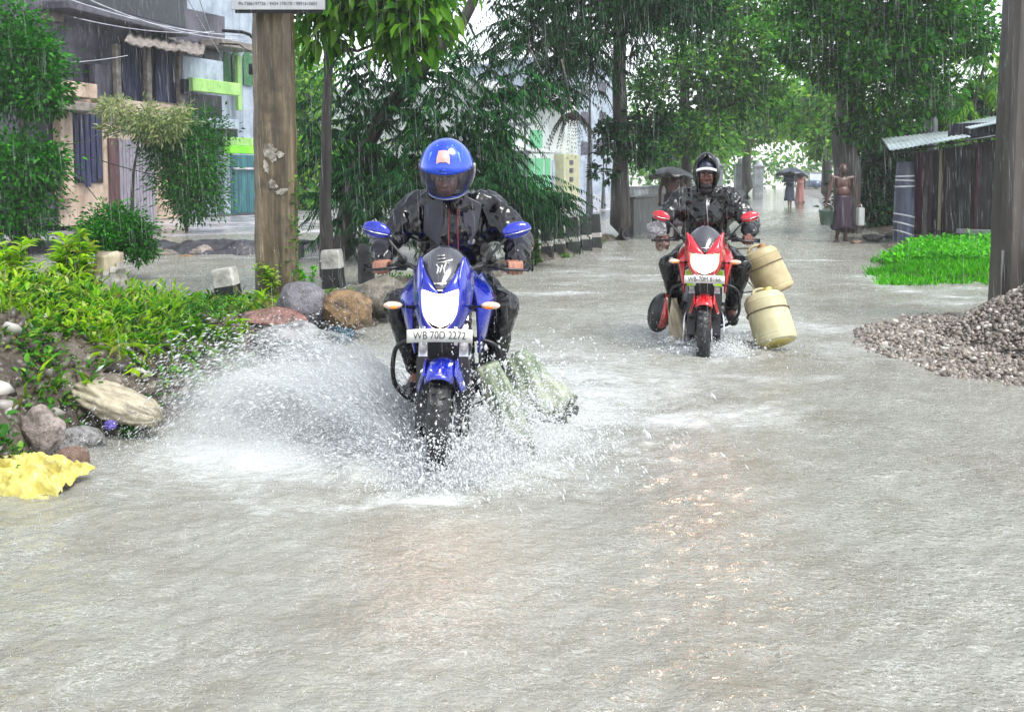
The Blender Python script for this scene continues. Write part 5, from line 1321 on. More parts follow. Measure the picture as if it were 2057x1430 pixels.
RUBBER = M_('tyre_rubber', hexc('#0d0d0f'), hexc('#1c1c20'), 12, 0.35, bump=0.6, bscale=60, bdist=0.006)
BLACKP = M_('black_plastic', hexc('#0b0b0d'), hexc('#1a1a1d'), 8, 0.3, bump=0.2, bscale=70)
CHROME = M_('fork_chrome', hexc('#b9bcc4'), hexc('#d8dae0'), 10, 0.18, 0.9)
ENGINE = M_('engine_metal', hexc('#17171a'), hexc('#35353a'), 12, 0.35, 0.6)
SEATM = M_('seat_vinyl', hexc('#0c0c0e'), hexc('#18181c'), 12, 0.4, bump=0.2, bscale=80)
PLATE = M_('plate_white', hexc('#c8c8c4'), hexc('#deded8'), 8, 0.4)
INK = M_('plate_ink', hexc('#3a3a40'))
LIMEF = M_('lime_fork', hexc('#8ec414'), hexc('#a8dc28'), 6, 0.3)
t = NT('smoked_screen'); v = t.coord('Object')
SCREEN = t.done(t.bsdf(t.ramp(t.noise(v, 6, 3), [(0.3, hexc('#24242a')), (0.7, hexc('#3c3c44'))]), 0.12, 0.0, None, Coat_Weight=0.6, Specular_IOR_Level=0.9))
def lamp_mat(name, col, strength, edge=.028, base='#e0e0e0'):
    t = NT(name); e = t.n('ShaderNodeEmission'); v = t.coord('Object', (1, 0, 1)); d = t.n('ShaderNodeVectorMath', operation='DISTANCE'); d.inputs[1].default_value = (0, 0, .905); t.l(v, d.inputs[0])
    k = t.math('ADD', d.outputs['Value'], t.math('MULTIPLY', t.math('SUBTRACT', t.noise(v, 26, 3), .5), .05))
    t.l(t.ramp(k, [(.045, (1, .90, .80)), (.12, col)]), e.inputs['Color']); t.l(t.math('MULTIPLY', t.ramp(k, [(.02, 1.0), (.118, edge)]), strength), e.inputs['Strength'])
    b = t.bsdf(hexc(base), 0.1); a = t.n('ShaderNodeAddShader'); t.l(e.outputs[0], a.inputs[0]); t.l(b, a.inputs[1]); return t.done(a.outputs[0])
LAMP1 = lamp_mat('headlight_glow', (1.0, 0.60, 0.38), 34.0); LAMP2 = lamp_mat('headlight_warm', (1.0, 0.58, 0.36), 5.0, .055, '#8a8480')
PILOT = lamp_mat('pilot_glow', (1.0, 0.62, 0.25), 2.0)
AMBER = M_('indicator_lens', hexc('#c99a80'), hexc('#e8d8cc'), 20, 0.15); ORANGE = M_('amber_bulb', hexc('#d86a18'), hexc('#f09a48'), 20, 0.2)

def mirror_x(p): return Vector((-p[0], p[1], p[2]))
def patch(inner, outer, bulge=0.015, nv=6, crease=None, name='panel'):
    """curved panel between two 3-D curves"""
    n = len(inner); rows = []
    for a, b in zip(inner, outer):
        a, b = Vector(a), Vector(b); row = []
        for j in range(nv + 1):
            t_ = j / nv; p = a.lerp(b, t_); p.y -= bulge * math.sin(math.pi * t_); row.append(p)
        rows.append(row)
    return MB().loft(rows, caps=False, closed=False)
def spline(pts, n=24):
    pts = [Vector(p) for p in pts]; out = []
    m = len(pts) - 1
    for i in range(n + 1):
        u = i / n * m; k = min(int(u), m - 1); f_ = u - k
        p0, p1, p2, p3 = pts[max(k - 1, 0)], pts[k], pts[k + 1], pts[min(k + 2, m)]
        out.append(0.5 * ((2 * p1) + (p2 - p0) * f_ + (2 * p0 - 5 * p1 + 4 * p2 - p3) * f_ ** 2 + (3 * p1 - p0 - 3 * p2 + p3) * f_ ** 3))
    return out
def wheel(root, y, r, w_):
    RX = Matrix.Translation((0, y, r)) @ Matrix.Rotation(R(90), 4, 'Y')
    rim = MB().lathe([(r * .66, -w_ * .38), (r * .70, -w_ * .40), (r * .64, -w_ * .2), (r * .62, 0), (r * .64, w_ * .2), (r * .70, w_ * .40), (r * .66, w_ * .38)], 40, RX)
    for k in range(5):
        a = 2 * math.pi * k / 5; p = Vector((0, y + math.cos(a) * r * .64, r + math.sin(a) * r * .64)); q = Vector((0, y + math.cos(a) * r * .12, r + math.sin(a) * r * .12)); rim.tube([q, p], [0.026, 0.020], 8)
    rim.tube([(-w_ * .6, y, r), (w_ * .6, y, r)], r * .14, 14)
    o = rim.build('wheel', ENGINE, root)
    prof = []
    for k in range(15):
        a = math.pi * (k / 14) ; prof.append((r * .70 + r * .30 * math.sin(a) ** 0.7, -math.cos(a) * w_ * .5))
    ty = MB().lathe(prof, 56, RX)
    for k in range(30):                                     # tread blocks
        a = 2 * math.pi * k / 30
        for sx in (-1, 1):
            c = Vector((sx * w_ * .2, y + math.cos(a + sx * .05) * r * 0.985, r + math.sin(a + sx * .05) * r * 0.985))
            ty.box(c, (w_ * .30, 0.030, 0.014), Matrix.Rotation(a - math.pi / 2, 3, 'X') @ Matrix.Rotation(sx * .5, 3, 'Z'))
    ty.build('tyre', RUBBER, o)
    MB().lathe([(r * .22, w_ * .56), (r * .46, w_ * .56), (r * .46, w_ * .62), (r * .22, w_ * .62), (r * .22, w_ * .56)], 30, RX).build('brake_disc', CHROME, o)
    return o

def motorcycle(label, loc, rotz, body, plate_text, lamp, red=False):
    root = thing('motorcycle', label, 'motorcycle', loc, rotz, 'motorcycles riding through the flood')
    wheel(root, -0.66, 0.30, 0.105); wheel(root, 0.68, 0.30, 0.13)
    # fork
    for s in (-1, 1):
        f = MB().tube([(s * .10, -.665, .29), (s * .10, -.575, .64)], 0.031, 14).tube([(s * .10, -.67, .27), (s * .10, -.66, .32)], 0.036, 12); f.build('fork_leg', BLACKP, root)
        MB().tube([(s * .10, -.577, .63), (s * .10, -.47, 1.05)], 0.022, 14).build('fork_tube', CHROME, root)
        if red: MB().tube([(s * .105, -.575, .70), (s * .112, -.545, .82)], 0.034, 14).build('fork_cover', LIMEF, root)
    MB().box((0, -.50, .80), (.27, .08, .03)).build('fork_clamp', BLACKP, root, bevel=.006); MB().box((0, -.455, 1.02), (.25, .09, .03)).build('fork_clamp', BLACKP, root, bevel=.006)
    # front mudguard
    rings = []
    for i in range(25):
        a = R(-34 + 120 * i / 24); rr = 0.345; row = []
        wd = 0.075 * (0.72 + 0.28 * math.sin(math.pi * min(1, (i + 3) / 20)))
        for j in range(9):
            u = j / 8 * 2 - 1; drop = 0.035 * abs(u) ** 2.5
            row.append(Vector((u * wd, -.655 - math.sin(-a) * 0 + math.sin(a) * (rr - drop), .30 + math.cos(a) * (rr - drop))))
        rings.append(row)
    MB().loft(rings, caps=False, closed=False).build('mudguard', body, root, solid=.006, sharp=0)
    for s in (-1, 1):
        m = patch(spline([(s * .072, -.78, .59), (s * .075, -.68, .645), (s * .07, -.56, .62)]), spline([(s * .10, -.74, .50), (s * .118, -.66, .50), (s * .10, -.58, .50)]), 0.0)
        m.build('mudguard_flank', body, root, solid=.008, sharp=0)
    # number plate, slightly bent
    pz, py = 0.775, -0.755
    strip = [[Vector((x, py + 0.10 * x * x, z - 0.25 * x * x)) for z in (pz - .031, pz + .031)] for x in np.linspace(-.155, .155, 17)]
    pl = MB().loft(strip, caps=False, closed=False).build('number_plate', PLATE, root, solid=.004, sharp=0)
    me = text_mesh(plate_text, 0.054, 0.0008)
    for v_ in me.vertices:
        x = v_.co.x * 0.78; z = v_.co.y; v_.co = (x, py + 0.10 * x * x - 0.0035 - v_.co.z, pz + z - 0.25 * x * x)
    link_mesh('lettering', me, INK, pl, False)
    for s in (-1, 1): MB().box((s * .075, py + .012, pz - .005), (.018, .012, .09)).build('plate_bolt', CHROME, root, bevel=.004)
    # headlight
    out = [(-.105, .985), (-.055, .966), (0, .957), (.055, .966), (.105, .985), (.100, .935), (.092, .89), (.078, .85), (.04, .82), (0, .806), (-.04, .82), (-.078, .85), (-.092, .89), (-.100, .935)]
    if red: out = [(x * 1.16, .90 + (z - .90) * (0.92 if z > .9 else 0.98)) for x, z in out]
    else: out = [(x * .84, z) for x, z in out]
    rings = []
    for (k, yy) in ((1.0, -.66), (1.0, -.715), (.93, -.742), (.70, -.757), (.35, -.763), (.02, -.764)):
        rings.append([Vector((x * k, yy + 0.9 * x * x * k * k, .895 + (z - .895) * k)) for x, z in out])
    MB().loft(rings).build('headlight', lamp, root, sharp=50)
    if red: MB().ell((0, -.766, .862), (.022, .008, .016)).build('pilot_lamp', PILOT, root)
    # cowl wings: from the lens edge out to the flank, ending in a horn beside the screen
    for s in (-1, 1):
        X = 1.14 if red else .84; Xo = .88 if red else .82
        inner = spline([(s * .012, -.735, .796), (s * .055 * X, -.745, .822), (s * .093 * X, -.735, .875), (s * .104 * X, -.725, .94), (s * .108 * X, -.715, .990), (s * .102 * X, -.685, 1.05), (s * .116 * X, -.60, 1.125)])
        outer = spline([(s * .012, -.70, .768), (s * .085, -.68, .79), (s * .140 * max(Xo, .9), -.62, .86), (s * .172 * Xo, -.58, .94), (s * .176 * Xo, -.55, 1.01), (s * .166 * Xo, -.55, 1.07), (s * .128 * X, -.58, 1.130)])
        patch(inner, outer, 0.022).build('cowl_wing', body, root, solid=.010, sharp=0)
        inner = spline([(s * .108 * X, -.716, .990), (s * .100 * X, -.690, 1.04), (s * .114 * X, -.605, 1.12)])
        outer = spline([(0, -.735, .962), (s * .030, -.715, 1.0), (s * .104, -.615, 1.10)])
        patch(outer, inner, 0.010).build('nose_panel', body, root, solid=.008, sharp=0)
        # dark infill behind the lens and flank of the instrument housing
        patch(spline([(s * .160 * Xo, -.57, .86), (s * .168 * Xo, -.55, 1.02)]), spline([(s * .14, -.40, .84), (s * .13, -.40, 1.05)]), 0.0).build('cowl_side', body, root, solid=.008, sharp=0)
        # tank shroud
        inner = spline([(s * .13, -.45, 1.0), (s * .15, -.47, .90), (s * .16, -.46, .78), (s * .155, -.38, .63)])
        outer = spline([(s * .17, -.20, 1.02), (s * (.22 if red else .235), -.36, .92), (s * (.205 if red else .22), -.34, .80), (s * .17, -.28, .61)])
        patch(inner, outer, 0.03).build('tank_shroud', body, root, solid=.012, sharp=0)
        # indicators
        iv = MB().tube([(s * .14, -.60, .885), (s * .195, -.63, .897)], [.014, .011], 10); iv.build('indicator_stalk', BLACKP, root)
        p = MB().ell((s * .235, -.645, .902), (.047, .030, .019)); o = p.build('indicator', AMBER, root)
        MB().ell((s * .228, -.668, .896), (.022, .012, .010)).build('bulb', ORANGE, o)
        # mirrors
        prof = [(-.075, 0.003), (-.068, .026), (-.04, .041), (0, .047), (.04, .040), (.066, .022), (.074, .004)]
        rg = []
        for x, h_ in prof:
            rg.append([Vector((x, math.cos(a) * 0.030 * (h_ / .047) ** .6 - 0.004, math.sin(a) * h_ * (1.0 if math.sin(a) > 0 else .85))) for a in [2 * math.pi * k / 18 for k in range(18)]])
        mb = MB().loft(rg); M = Matrix.Translation((s * .355, -.35, 1.245)) @ Matrix.Rotation(s * R(-14), 4, 'Y') @ Matrix.Rotation(s * R(10), 4, 'Z')
        mb.v = [M @ v_ for v_ in mb.v]; o = mb.build('mirror', body, root, sharp=0)
        rd = MB().tube([M @ Vector((-.07, -.032, -.008)), M @ Vector((0, -.040, -.010)), M @ Vector((.07, -.028, -.006))], .0035, 6); rd.build('seam', CHROME, o, sharp=0)
        g_ = MB().ell((0, 0, 0), (.064, .006, .036)); M2 = M @ Matrix.Translation((0, .026, 0)); g_.v = [M2 @ v_ for v_ in g_.v]; g_.build('glass', CHROME, o)
        MB().tube(spline([(s * .20, -.405, 1.085), (s * .24, -.40, 1.14), (s * .30, -.37, 1.205)], 8), .0075, 8).build('mirror_stalk', BLACKP, root, sharp=0)
        # bars and controls
        MB().tube([(s * .275, -.325, 1.058), (s * .415, -.270, 1.048)], .018, 14).tube([(s * .412, -.272, 1.048), (s * .432, -.264, 1.047)], .021, 12).build('grip', RUBBER, root)
        MB().tube(spline([(s * .225, -.375, 1.062), (s * .29, -.405, 1.056), (s * .37, -.385, 1.048), (s * .41, -.365, 1.046)], 10), [.008] * 8 + [.007, .006, .010], 8).build('brake_lever', BLACKP, root, sharp=0)
        MB().box((s * .235, -.345, 1.065), (.06, .05, .045)).ell((s * .225, -.372, 1.10), (.026, .02, .022)).build('switch_block', BLACKP, root, bevel=.006)
        MB().tube(spline([(s * .22, -.37, 1.06), (s * .17, -.52, 1.09), (s * .10, -.56, 1.0), (s * .06, -.52, .88)], 14), .006, 6).build('control_cable', BLACKP, root, sharp=0)
        # crash guard, foot peg
        MB().tube(spline([(s * .05, -.36, .70), (s * .22, -.38, .68), (s * .275, -.36, .60), (s * .27, -.32, .44), (s * .16, -.28, .34), (s * .05, -.24, .32)], 26), .012, 10).build('crash_guard', BLACKP, root, sharp=0)
        MB().tube([(s * .12, .10, .34), (s * .29, .08, .35)], .012, 8).build('foot_peg', BLACKP, root)
    MB().tube(spline([(-.29, -.32, 1.058), (-.20, -.38, 1.07), (-.12, -.43, 1.055), (0, -.435, 1.05), (.12, -.43, 1.055), (.20, -.38, 1.07), (.29, -.32, 1.058)], 30), .012, 10).build('handlebar', BLACKP, root, sharp=0)
    # screen
    rows = []
    for i in range(15):
        u = i / 14; z = 0.985 + .195 * u; hw = .045 + .085 * math.sin(min(u * 1.5, 1) * math.pi / 2) - (.07 * max(0, u - .55) / .45 * max(0, u - .55) / .45)
        row = []
        for j in range(13):
            w_ = j / 12 * 2 - 1; row.append(Vector((w_ * hw, -.735 + .19 * u ** 1.25 + .075 * w_ * w_, z - .02 * w_ * w_ * u)))
        rows.append(row)
    sc = MB().loft(rows, caps=False, closed=False).build('windscreen', SCREEN, root, solid=.006, sharp=0)
    def on_screen(x, z):
        u = (z - .985) / .195; hw = .045 + .085 * math.sin(min(u * 1.5, 1) * math.pi / 2) - (.07 * (max(0, u - .55) / .45) ** 2); w_ = x / hw
        return Vector((x, -.735 + .19 * u ** 1.25 + .075 * w_ * w_ - .007, z))
    DEC = PLATE
    MB().tube([on_screen(-.030, 1.015), on_screen(0, 1.015), on_screen(.030, 1.015)], .006, 6).build('badge', DEC, sc, sharp=0)
    if not red:                                             # white sticker strokes
        dk = MB()
        for path in ([(-.022, 1.135), (.012, 1.138)], [(-.020, 1.120), (.016, 1.125)], [(-.02, 1.105), (.02, 1.112), (.05, 1.118)], [(-.024, 1.098), (-.012, 1.085), (-.018, 1.058)], [(.004, 1.095), (-.004, 1.062)], [(.022, 1.105), (.014, 1.084), (.018, 1.058)], [(.006, 1.104), (.036, 1.103)]):
            pp = [on_screen(*q) for q in path]; dk.tube(pp, [.0065 if q[1] > 1.115 else .0038 for q in path], 6, flat=1)
        dk.build('sticker', DEC, sc, sharp=0)
    MB().box((0, -.53, 1.035), (.20, .10, .08)).build('instrument_housing', BLACKP, root, bevel=.02)
    MB().box((0, -.60, .885), (.19, .16, .16)).build('lamp_housing', BLACKP, root, bevel=.03)
    # tank
    rings = []
    for y, hw, zt, zb in ((-.40, .07, .99, .86), (-.34, .13, 1.04, .82), (-.22, .165, 1.07, .80), (-.08, .16, 1.06, .80), (.04, .125, .99, .80), (.12, .09, .90, .80)):
        rings.append([Vector((math.copysign(abs(math.cos(a)) ** .7, math.cos(a)) * hw, y, (zt + zb) / 2 + math.copysign(abs(math.sin(a)) ** .7, math.sin(a)) * (zt - zb) / 2)) for a in [2 * math.pi * k / 24 for k in range(24)]])
    MB().loft(rings).build('fuel_tank', body, root, sub=1, sharp=0)
    rings = []
    for y, hw, zt in ((.06, .09, .86), (.16, .12, .845), (.32, .145, .84), (.46, .13, .865), (.62, .11, .90), (.78, .07, .91)):
        rings.append([Vector((math.copysign(abs(math.cos(a)) ** .6, math.cos(a)) * hw, y, zt - .05 + math.copysign(abs(math.sin(a)) ** .6, math.sin(a)) * .05)) for a in [2 * math.pi * k / 20 for k in range(20)]])
    MB().loft(rings).build('seat', SEATM, root, sub=1, sharp=0)
    # engine, frame, exhaust
    e = MB().box((0, -.12, .44), (.24, .30, .22)); e.build('crankcase', ENGINE, root, bevel=.03)
    fm_ = MB()
    for k in range(8): fm_.box((0, -.20 - .012 * k, .56 + .026 * k), (.20, .18, .012), Matrix.Rotation(R(-20), 3, 'X'))
    fm_.box((0, -.24, .65), (.15, .13, .22), Matrix.Rotation(R(-20), 3, 'X')); fm_.build('cylinder', ENGINE, root)
    for s in (-1, 1): MB().lathe([(.001, 0), (.085, 0), (.095, .012), (.095, .05)], 24, Matrix.Translation((s * .17, -.08, .42)) @ Matrix.Rotation(-s * R(90), 4, 'Y')).build('engine_cover', ENGINE, root)
    MB().box((0, -.36, .66), (.22, .05, .20)).build('radiator', BLACKP, root, bevel=.01)
    MB().tube(spline([(-.03, -.36, .60), (-.05, -.42, .48), (-.08, -.34, .30), (-.13, -.05, .25), (-.15, .25, .30)], 24), .021, 12).build('exhaust_pipe', ENGINE, root, sharp=0)
    MB().tube([(-.155, .25, .32), (-.17, .34, .36), (-.18, .72, .50), (-.18, .78, .52)], [.022, .05, .058, .04], 18).build('muffler', BLACKP, root, sharp=30)
    MB().tube(spline([(0, -.45, .98), (0, -.28, .66), (.0, .0, .36), (0, .25, .42)], 16), .03, 10).tube([(-.09, -.40, .92), (-.11, .2, .80), (-.09, .75, .84)], .018, 8).tube([(.09, -.40, .92), (.11, .2, .80), (.09, .75, .84)], .018, 8).build('frame', BLACKP, root, sharp=0)
    for s in (-1, 1): MB().tube([(s * .10, .18, .40), (s * .095, .68, .30)], .025, 10).build('swing_arm', BLACKP, root); MB().tube([(s * .13, .62, .34), (s * .12, .50, .78)], .026, 12).build('shock_absorber', CHROME, root)
    for s in (-1, 1): patch(spline([(s * .12, .12, .80), (s * .13, .45, .82), (s * .09, .82, .90)]), spline([(s * .13, .12, .60), (s * .14, .40, .66), (s * .09, .80, .84)]), 0).build('side_panel', body, root, solid=.01, sharp=0)
    MB().tube(spline([(-.13, .50, .86), (-.15, .70, .93), (0, .86, .95), (.15, .70, .93), (.13, .50, .86)], 24), .012, 8).build('grab_rail', BLACKP, root, sharp=0)
    MB().box((0, .70, .66), (.11, .30, .02), Matrix.Rotation(R(12), 3, 'X')).build('rear_mudguard', BLACKP, root, bevel=.006)
    MB().ell((0, .86, .86), (.06, .03, .03)).build('tail_lamp', RED, root)
    return root

def place(W, B, z): return (W.x + B.x * 0.66, W.y + B.y * 0.66, z), math.atan2(-B.x, B.y)
loc1, rz1 = place(WHEEL1, BACK1, -0.11); loc2, rz2 = place(WHEEL2, BACK2, -0.17)
bike1 = motorcycle('blue motorcycle with glaring headlight and blue mirrors ploughing through the flood', loc1, rz1, BLUE, 'WB 70D 2272', LAMP1)
bike2 = motorcycle('red motorcycle with red mirrors and lime fork covers, further back on the road', loc2, rz2, RED, 'WB-70M 8166', LAMP2, True)
if True:   # crash bars of the second machine carry a steel loop on each side
    for s in (-1, 1): MB().tube(spline([(s * .12, -.50, .52), (s * .15, -.62, .46), (s * .155, -.66, .32), (s * .15, -.60, .20)], 16), .008, 8).build('leg_guard', CHROME, bike2, sharp=0)

def beam(bike, loc, rz, aim, power, ang):
    d = bpy.data.lights.new('headlight_beam', 'SPOT'); d.energy = power; d.spot_size = R(ang); d.spot_blend = 1.0; d.color = (1.0, .50, .30); d.shadow_soft_size = .25
    o = bpy.data.objects.new('headlight_beam', d); COL.objects.link(o); o.parent = bike; o.location = (0, -.80, .90)
    a = Vector(aim); a = a - Vector(loc); a.rotate(Euler((0, 0, -rz))); o.rotation_euler = (a - o.location).to_track_quat('-Z', 'Y').to_euler()
beam(bike1, loc1, rz1, (G(895, 1110).x, G(895, 1110).y, 0), 11, 40); beam(bike2, loc2, rz2, (G(1415, 1045).x, G(1415, 1045).y, 0), 13, 12)
def local(root_loc, rz, p):
    v_ = Vector(p); v_.rotate(Euler((0, 0, rz))); return Vector(root_loc) + v_
# --- loads of the first motorcycle: two wet sacks hanging at its left flank
def hang_sack(w_, d_, h_, seed, flare=1.3):
    rings = []; sd = Vector((seed, seed * 2.7, seed * .3)); nv = 36
    for i in range(26):
        u = i / 25; z = h_ * (1 - u); k = 0.50 + (flare - .50) * u ** 1.1
        if u > .9: k *= 1 - 0.25 * ((u - .9) / .1) ** 2
        ring = []
        for j in range(nv):
            a = 2 * math.pi * j / nv; q = 1 + .20 * math.sin(a * 6 + seed + 1.5 * u + 3 * noise.noise(Vector((u * 3, seed, 0)))) * u ** .7 + .12 * math.sin(a * 13 + seed * 2) * u + .38 * noise.noise(Vector((math.cos(a) * 1.5, math.sin(a) * 1.5, z * 5)) + sd)
            ring.append(Vector((math.cos(a) * w_ / 2 * k * q, math.sin(a) * d_ / 2 * k * q, z + .09 * math.sin(a * 2 + seed) * u + .05 * noise.noise(Vector((a * 2, seed, 1))) * u + .02 * math.sin(a * 7) * u)))
        rings.append(ring)
    return MB().loft(rings)
o = hang_sack(.26, .16, .46, 2.0, 1.5).build('sack', SACK_GREEN, None, sharp=0); o.location = P(1108, 852, 5.6); o.rotation_euler = (R(4), R(-27), 0)
tag(o, 'wet green and white sack flaring out at the right of the blue motorcycle', 'sack', 'loads carried by the riders')
o = hang_sack(.25, .18, .50, 5.0, 0.75).build('sack', SACK_GREEN, None, sharp=0); o.location = P(1044, 914, 5.0); o.rotation_euler = (R(2), R(-19), 0)
tag(o, 'wet greenish sack dragging lowest in the spray, nearer the front wheel', 'sack', 'loads carried by the riders')
# --- loads of the second motorcycle
CAN = M_('jerrycan_plastic', hexc('#a8a27c'), hexc('#beb996'), 5, 0.4, bump=0.1, bscale=20); CAN2 = M_('jerrycan_old', hexc('#9a8a62'), hexc('#bcae88'), 5, 0.45, bump=0.1, bscale=20)
def jerrycan(label, c, w_, h_, rot, mat, base_mat):
    root = thing('jerrycan', label, 'jerrycan', c, 0, 'loads carried by the riders'); root.rotation_euler = rot
    r = w_ / 2; prof = [(0.001, 0), (r * .80, 0.0), (r * .93, .012), (r * .97, h_ * .06), (r, h_ * .10), (r * .965, h_ * .115), (r * 1.0, h_ * .14), (r * .985, h_ * .45), (r * .97, h_ * .70), (r, h_ * .76), (r * .955, h_ * .775), (r * .985, h_ * .80), (r * .95, h_ * .86), (r * .80, h_ * .94), (r * .45, h_ * .985), (r * .20, h_ * .99), (.001, h_ * .99)]
    MB().lathe(prof, 40, Matrix.Diagonal((1, .82, 1, 1))).build('body', mat, root, sharp=32)
    MB().lathe([(.001, h_ * .985), (r * .22, h_ * .985), (r * .22, h_ * 1.05), (.001, h_ * 1.055)], 16, Matrix.Translation((r * .3, 0, 0))).build('cap', base_mat, root)
    MB().lathe([(.001, -.004), (r * .74, -.004), (r * .78, .004), (r * .76, .008)], 30, Matrix.Diagonal((1, .82, 1, 1))).build('base', base_mat, root)
    seatp = local(loc2, rz2, (.10, .62, .84)); side_ = local(loc2, rz2, (.16, .30, .62))
    bpy.context.view_layer.update(); hd_ = root.matrix_world @ Vector((-r * .2, 0, h_ * 1.05)); rope(root, [hd_, hd_.lerp(seatp, .5) + Vector((0, 0, .03)), seatp]); rope(root, [hd_, hd_.lerp(side_, .5) - Vector((0, 0, .04)), side_])
    w0_ = [root.matrix_world @ Vector((math.cos(a) * r * 1.015, math.sin(a) * r * .835, h_ * .60)) for a in [2 * math.pi * k / 14 for k in range(15)]]; rope(root, w0_)
    MB().tube(spline([(-r * .5, 0, h_ * .96), (-r * .3, 0, h_ * 1.06), (r * .1, 0, h_ * 1.06), (r * .3, 0, h_ * .97)], 10), .012, 8).build('handle', mat, root, sharp=0)
ROPE = M_('jute_rope', hexc('#4a3f2c'), hexc('#7a6a4c'), 60, .7, bump=.5, bscale=200)
def rope(parent, pts, r=.006):
    base = parent.matrix_basis.inverted() if False else None
    bpy.context.view_layer.update(); inv = parent.matrix_world.inverted(); MB().tube([inv @ Vector(p) for p in spline(pts, 16)], r, 6).build('rope', ROPE, parent, sharp=0)
OCH = M_('can_base', hexc('#b9a94a'), hexc('#d0c264'), 6, 0.4); RUST = M_('can_base_rust', hexc('#8a5a34'), hexc('#a8784c'), 6, 0.4)
jerrycan('clean pale yellow jerrycan hanging lowest at the side of the red motorcycle', P(1562, 690, 7.95), .345, .45, (R(-28), R(-12), 0), CAN, OCH)
jerrycan('dirty tan jerrycan tied above the pale yellow one, with a brown base', P(1562, 588, 8.6), .33, .42, (R(-14), R(-24), 0), CAN2, RUST)
c = P(1326, 628, 8.5); root = thing('helmet_bag', 'round red and black bundle hanging at the left of the red motorcycle', 'bundle', c, 0, 'loads carried by the riders'); root.rotation_euler = (0, R(14), 0)
MB().ell((0, 0, 0), (.105, .13, .175), None, 26, 18).build('shell', BLACKP, root)
rows = [[Vector((math.cos(a) * (.108 if True else 0) * math.cos(b_) - 0.0 + .018, -.134 * math.cos(a * 0 + b_ * 0) * math.sin(math.pi / 2 + (a - 1.57) * .8) , math.sin(b_) * .178)) for a in [1.25 + .65 * k / 6 for k in range(7)]] for b_ in [-1.1 + 2.4 * i / 14 for i in range(15)]]
rb_ = []
for i in range(15):
    b_ = -0.75 + 2.1 * i / 14; rw = []
    for k in range(7):
        a = -.35 + .75 * k / 6; rw.append(Vector((math.cos(b_) * .109 * math.sin(a) + .03 * math.cos(b_), -math.cos(b_) * .135 * math.cos(a), math.sin(b_) * .180)))
    rb_.append(rw)
MB().loft(rb_, caps=False, closed=False).build('red_panel', RED, root, solid=.006, sharp=0)
o = hang_sack(.16, .14, .46, 9.0, 1.15).build('sack', SACK_BEIGE, None, sharp=0); o.location = P(1372, 708, 8.2); o.rotation_euler = (0, R(-12), 0)
tag(o, 'narrow beige sack hanging beside the front wheel of the red motorcycle', 'sack', 'loads carried by the riders')
# ------------------------------------------------------------------ people
def skin(name, a, b): return M_(name, hexc(a), hexc(b), 5, 0.42, bump=0.15, bscale=60)
SKIN1 = skin('skin_warm', '#8a5a48', '#b5806a'); SKIN2 = skin('skin_dark', '#4a2e26', '#7a4e40'); SKIN3 = skin('skin_brown', '#33201c', '#5c3a30')
def wet_cloth(name, a, b, rough=0.22): return M_(name, hexc(a), hexc(b), 7, rough, bump=0.10, bscale=60, bdist=0.004, rvar=0.03)
RAINCOAT = wet_cloth('black_raincoat', '#050508', '#101017', .17); RAINCOAT2 = wet_cloth('black_rainsuit', '#040506', '#0c0e11', .21)
TROUSER = wet_cloth('dark_trousers', '#060609', '#121218', 0.25); SHOE = M_('shoe_leather', hexc('#121214'), hexc('#24242a'), 9, 0.3)
def V3(p): return Vector(p)

def add_hand_grip(mb, s, g, wrist, axis, fwd):
    """right/left hand closed over a bar at g; axis points outward along the bar, fwd away from the rider"""
    g, wrist, axis, fwd = V3(g), V3(wrist), V3(axis).normalized(), V3(fwd).normalized(); upv = V3((0, 0, 1))
    for k, (o_, ln, r) in enumerate(((-.034, .95, .0090), (-.0112, 1.05, .0095), (.0118, 1.0, .0092), (.034, .85, .0082))):
        c = g + axis * o_
        p = [c - fwd * .020 + upv * .027, c + fwd * .026 * ln + upv * .026, c + fwd * .034 * ln - upv * .008, c + fwd * .012 - upv * .030 * ln]
        mb.capsule(c - fwd * .055 + upv * .018, p[0], .0125, .0112, 8)
        for a, b in zip(p[:-1], p[1:]): mb.capsule(a, b, r * 1.06, r, 8)
    mb.capsule(wrist, g - fwd * .05 + upv * .014, .026, .024, 10)
    mb.capsule(g - fwd * .055 + upv * .012 - axis * .022, g - fwd * .05 + upv * .012 + axis * .024, .021, .019, 10)
    t0 = g - fwd * .05 - axis * .034 - upv * .002
    mb.capsule(t0, t0 + fwd * .034 - axis * .016 - upv * .014, .0125, .0108, 8); mb.capsule(t0 + fwd * .034 - axis * .016 - upv * .014, t0 + fwd * .062 - axis * .004 - upv * .024, .0105, .0088, 8)

